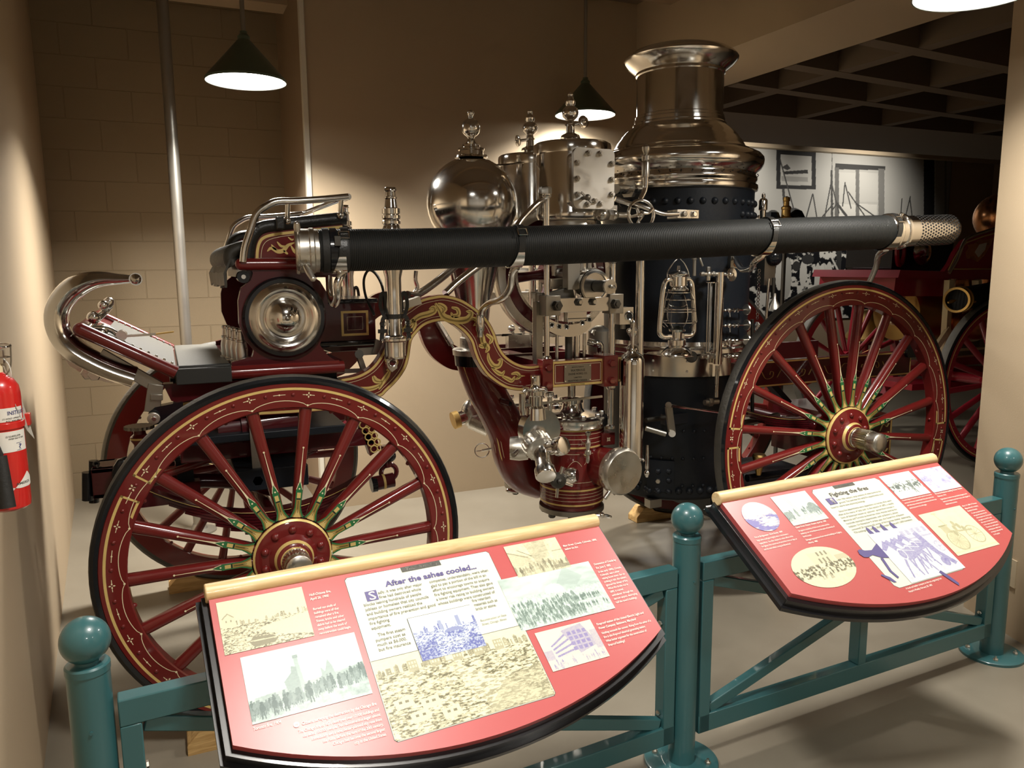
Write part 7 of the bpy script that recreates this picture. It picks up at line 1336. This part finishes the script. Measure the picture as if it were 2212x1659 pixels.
# ---------------------------------------------------------------- second engine, partly hidden behind the pier
W2 = thing('fire_wagon', (5.6, 4.6, 0), 'bright red fire wagon with brass tank, half hidden behind the pier', 'fire wagon')
rz = math.radians(-2); wa = make_wheel(.66, .625, .56, 16, 4, .12, .09, 100, None, True, 'ruby', False, 'gold', 'rubber_grey', dW=.07, spk=.045); wheel_at(wa, 5.97, 4.02, .66, rz, W2)
for k in range(16):
    pass
wb = copy_tree(wa); wheel_at(wb, 5.92, 5.45, .66, rz+math.pi, W2)
Yw = 4.45
b = B(); b.pts_prism([P(x, y, Yw) for x, y in ((2037, 590), (2052, 570), (2064, 545), (2082, 520), (2110, 508), (2170, 488), (2170, 590))], (0, .04, 0), 'ruby'); b.tube([P(x, y, Yw-.002) for x, y in ((2048, 584), (2060, 560), (2072, 540), (2088, 524), (2120, 512), (2170, 497))], .006, 'gold', 4); b.tube([P(2050, 581, Yw-.002), P(2170, 581, Yw-.002)], .005, 'gold', 4)
b.pts_prism([P(x, y, Yw-.002) for x, y in ((2086, 545), (2092, 535), (2090, 528), (2104, 527), (2116, 517), (2130, 518), (2146, 514), (2140, 530), (2128, 550), (2112, 566), (2100, 560), (2088, 558))], (0, .002, 0), 'copper'); b.pts_prism([P(x, y, Yw-.004) for x, y in ((2106, 545), (2116, 528), (2132, 524), (2128, 540), (2114, 556))], (0, .002, 0), 'white_paper'); b.build('seat_side', W2)
b = B(); b.tube([P(2050, 590, Yw-.05), P(2068, 560, Yw-.05), P(2082, 525, Yw-.05), P(2100, 510, Yw-.05), P(2175, 486, Yw-.05)], .014, 'nickel', 10, smooth=4); b.build('seat_rail', W2)
b = B(); b.pts_prism([P(x, y, Yw) for x, y in ((1940, 600), (1945, 583), (2142, 590), (2142, 604))], (0, .9, 0), 'ruby'); b.pts_prism([P(x, y, Yw+.1) for x, y in ((1935, 600), (2050, 600), (2040, 640), (1930, 640))], (0, .8, 0), 'ruby'); b.build('seat_board', W2)
b = B(); b.pts_prism([P(x, y, 4.9) for x, y in ((1925, 585), (1930, 520), (1945, 505), (2065, 500), (2050, 585))], (0, .5, 0), 'leather'); b.build('seat_cushion', W2, .03)
b = B(); q = P(1988, 545, 4.85); b.lathe([(.10, 0), (.11, .02), (.085, .03), (.06, .05), (0, .055)], q, DN, 'nickel', 28); b.torus(P(1945, 545, 4.85), (.5, -1, 0), .11, .02, 'ruby', 24, 6); b.build('head_lamp', W2)
b = B(); a_, c_ = P(1935, 675, 4.95), P(2100, 680, 4.95); b.lathe([(.05, -.03), (.24, 0), (.25, .02), (.25, (c_-a_).length), (.05, (c_-a_).length+.03)], a_, c_-a_, 'brass', 40); b.build('chemical_tank', W2)
b = B(); q = P(2104, 700, 4.6); b.sph(q, .20, 'copper', 28, 16, (1, .8, .7)); b.build('copper_kettle', W2)
b = B(); q = P(2160, 470, 4.9); b.sph(q, .22, 'copper', 28, 16); b.cyl(q-V(0, 0, .7), q-V(0, 0, .1), .10, 'copper', r2=.16, n=24); b.build('air_dome', W2)
b = B(); q = P(2085, 618, 4.5); b.lathe([(.13, .0), (.135, -.01), (.10, -.03), (.05, -.035), (0, -.036)], q, (0, 1, 0), 'copper', 32, caps=False); b.lathe([(.15, .03), (.16, .0), (.14, -.005)], q, (0, 1, 0), 'cream', 32, caps=False); b.build('gong', W2)
for a_, c_, w_, h_ in ((P(2050, 605, 4.42), P(2040, 760, 4.42), .05, .05), (P(2110, 605, 4.42), P(2112, 650, 4.42), .06, .04), (P(1950, 640, 4.8), P(1925, 700, 4.8), .03, .04), (P(2050, 710, 4.4), P(1995, 790, 4.4), .03, .05)):
    b = B(); b.bar(a_, c_, w_, h_, 'cream'); b.build('seat_strut', W2)
b = B(); b.bar(P(1950, 790, 4.5), P(2180, 770, 4.5), .08, .07, 'ruby'); b.bar(P(1950, 765, 4.46), P(2180, 748, 4.46), .01, .02, 'cream'); b.bar(P(1900, 800, 4.7), P(2180, 800, 4.7), .05, .08, 'ruby'); b.bar(P(1925, 830, 4.6), P(2180, 815, 4.6), .4, .05, 'ruby'); b.build('wagon_frame', W2)
b = B(); b.cyl((5.97, 4.08, .66), (5.92, 5.4, .66), .04, 'ruby', n=14); b.build('axle', W2)
t = thing('suction_hose', P(2080, 650, 4.1), 'short length of black hose with brass rim on the red wagon beside the pier', 'hose')
a_, c_ = P(2066, 648, 4.0), P(2176, 626, 4.40); dd = (c_-a_).normalized(); b = B(); b.cyl(a_+dd*.05, c_+dd*.8, .088, 'hose_rubber', n=36); b.build('hose', t)
b = B(); b.lathe([(.078, .10), (.078, 0), (.094, -.002), (.098, .01), (.092, .02), (.092, .055), (.098, .06), (.098, .075), (.09, .08)], a_, dd, 'brass', 40, caps=False); b.lathe([(.078, .06), (0, .06)], a_, dd, 'hole', 32, caps=False); bc = b.build('brass_coupling', t)
b = B(); b.lathe([(.006, -.01), (.014, .03), (.006, .07)], P(2050, 653, 4.0), (1, 0, .2), 'brass', 12); b.build('coupling_lug', bc)
b = B(); b.lathe([(.006, 0), (.014, .04), (.006, .08)], P(2092, 652, 3.95), (1, 0, 0), 'brass', 12); b.build('coupling_lug', bc)
t = thing('brass_bell', P(1852, 690, 5.9), 'brass bell seen between the spokes of the near rear wheel', 'bell')
q = P(1872, 700, 5.9); b = B(); b.lathe([(.20, -.16), (.21, -.14), (.17, -.06), (.155, .04), (.12, .11), (.05, .145), (0, .15)], q, (0, 0, 1), 'brass', 36, caps=False); b.build('bell_body', t)
b = B(); b.cyl((q.x, q.y, 0.0), (q.x, q.y, q.z-.1), .03, 'ruby', n=14); b.cyl((q.x, q.y, 0), (q.x, q.y, .03), .18, 'ruby', n=24); b.bar(q+V(-.22, 0, -.2), q+V(.22, 0, -.2), .04, .04, 'ruby'); b.build('bell_stand', t)
t = thing('brass_nozzle', P(1700, 480, 4.6), 'brass nozzle standing behind the hose, right of the boiler', 'nozzle')
q = P(1697, 480, 4.6); b = B(); b.lathe([(.05, -.1), (.05, 0), (.045, .01), (.05, .015), (.05, .03), (.034, .04), (.032, .09), (.036, .095), (.036, .11), (.022, .12), (.020, .15), (.026, .155), (.024, .18), (0, .19)], q, (0, 0, 1), 'brass', 28); b.build('nozzle_body', t)
b = B(); b.cyl((q.x, q.y, 0), (q.x, q.y, q.z-.09), .016, 'dark_steel', n=12); b.cyl((q.x, q.y, 0), (q.x, q.y, .02), .15, 'dark_steel', n=24); b.bar(q+V(-.30, 0, -.05), q+V(.15, 0, -.04), .02, .02, 'dark_steel'); b.sph(q+V(-.24, 0, .0), .05, 'nickel_worn', 16, 10); b.lathe([(.05, -.04), (.07, 0), (.05, .05)], q+V(-.12, .02, .02), (0, 0, 1), 'black_iron', 8); b.lathe([(.05, -.05), (.08, .0), (.03, .06)], q+V(.12, .02, .03), (.3, 0, 1), 'black_iron', 9); b.build('nozzle_stand', t)
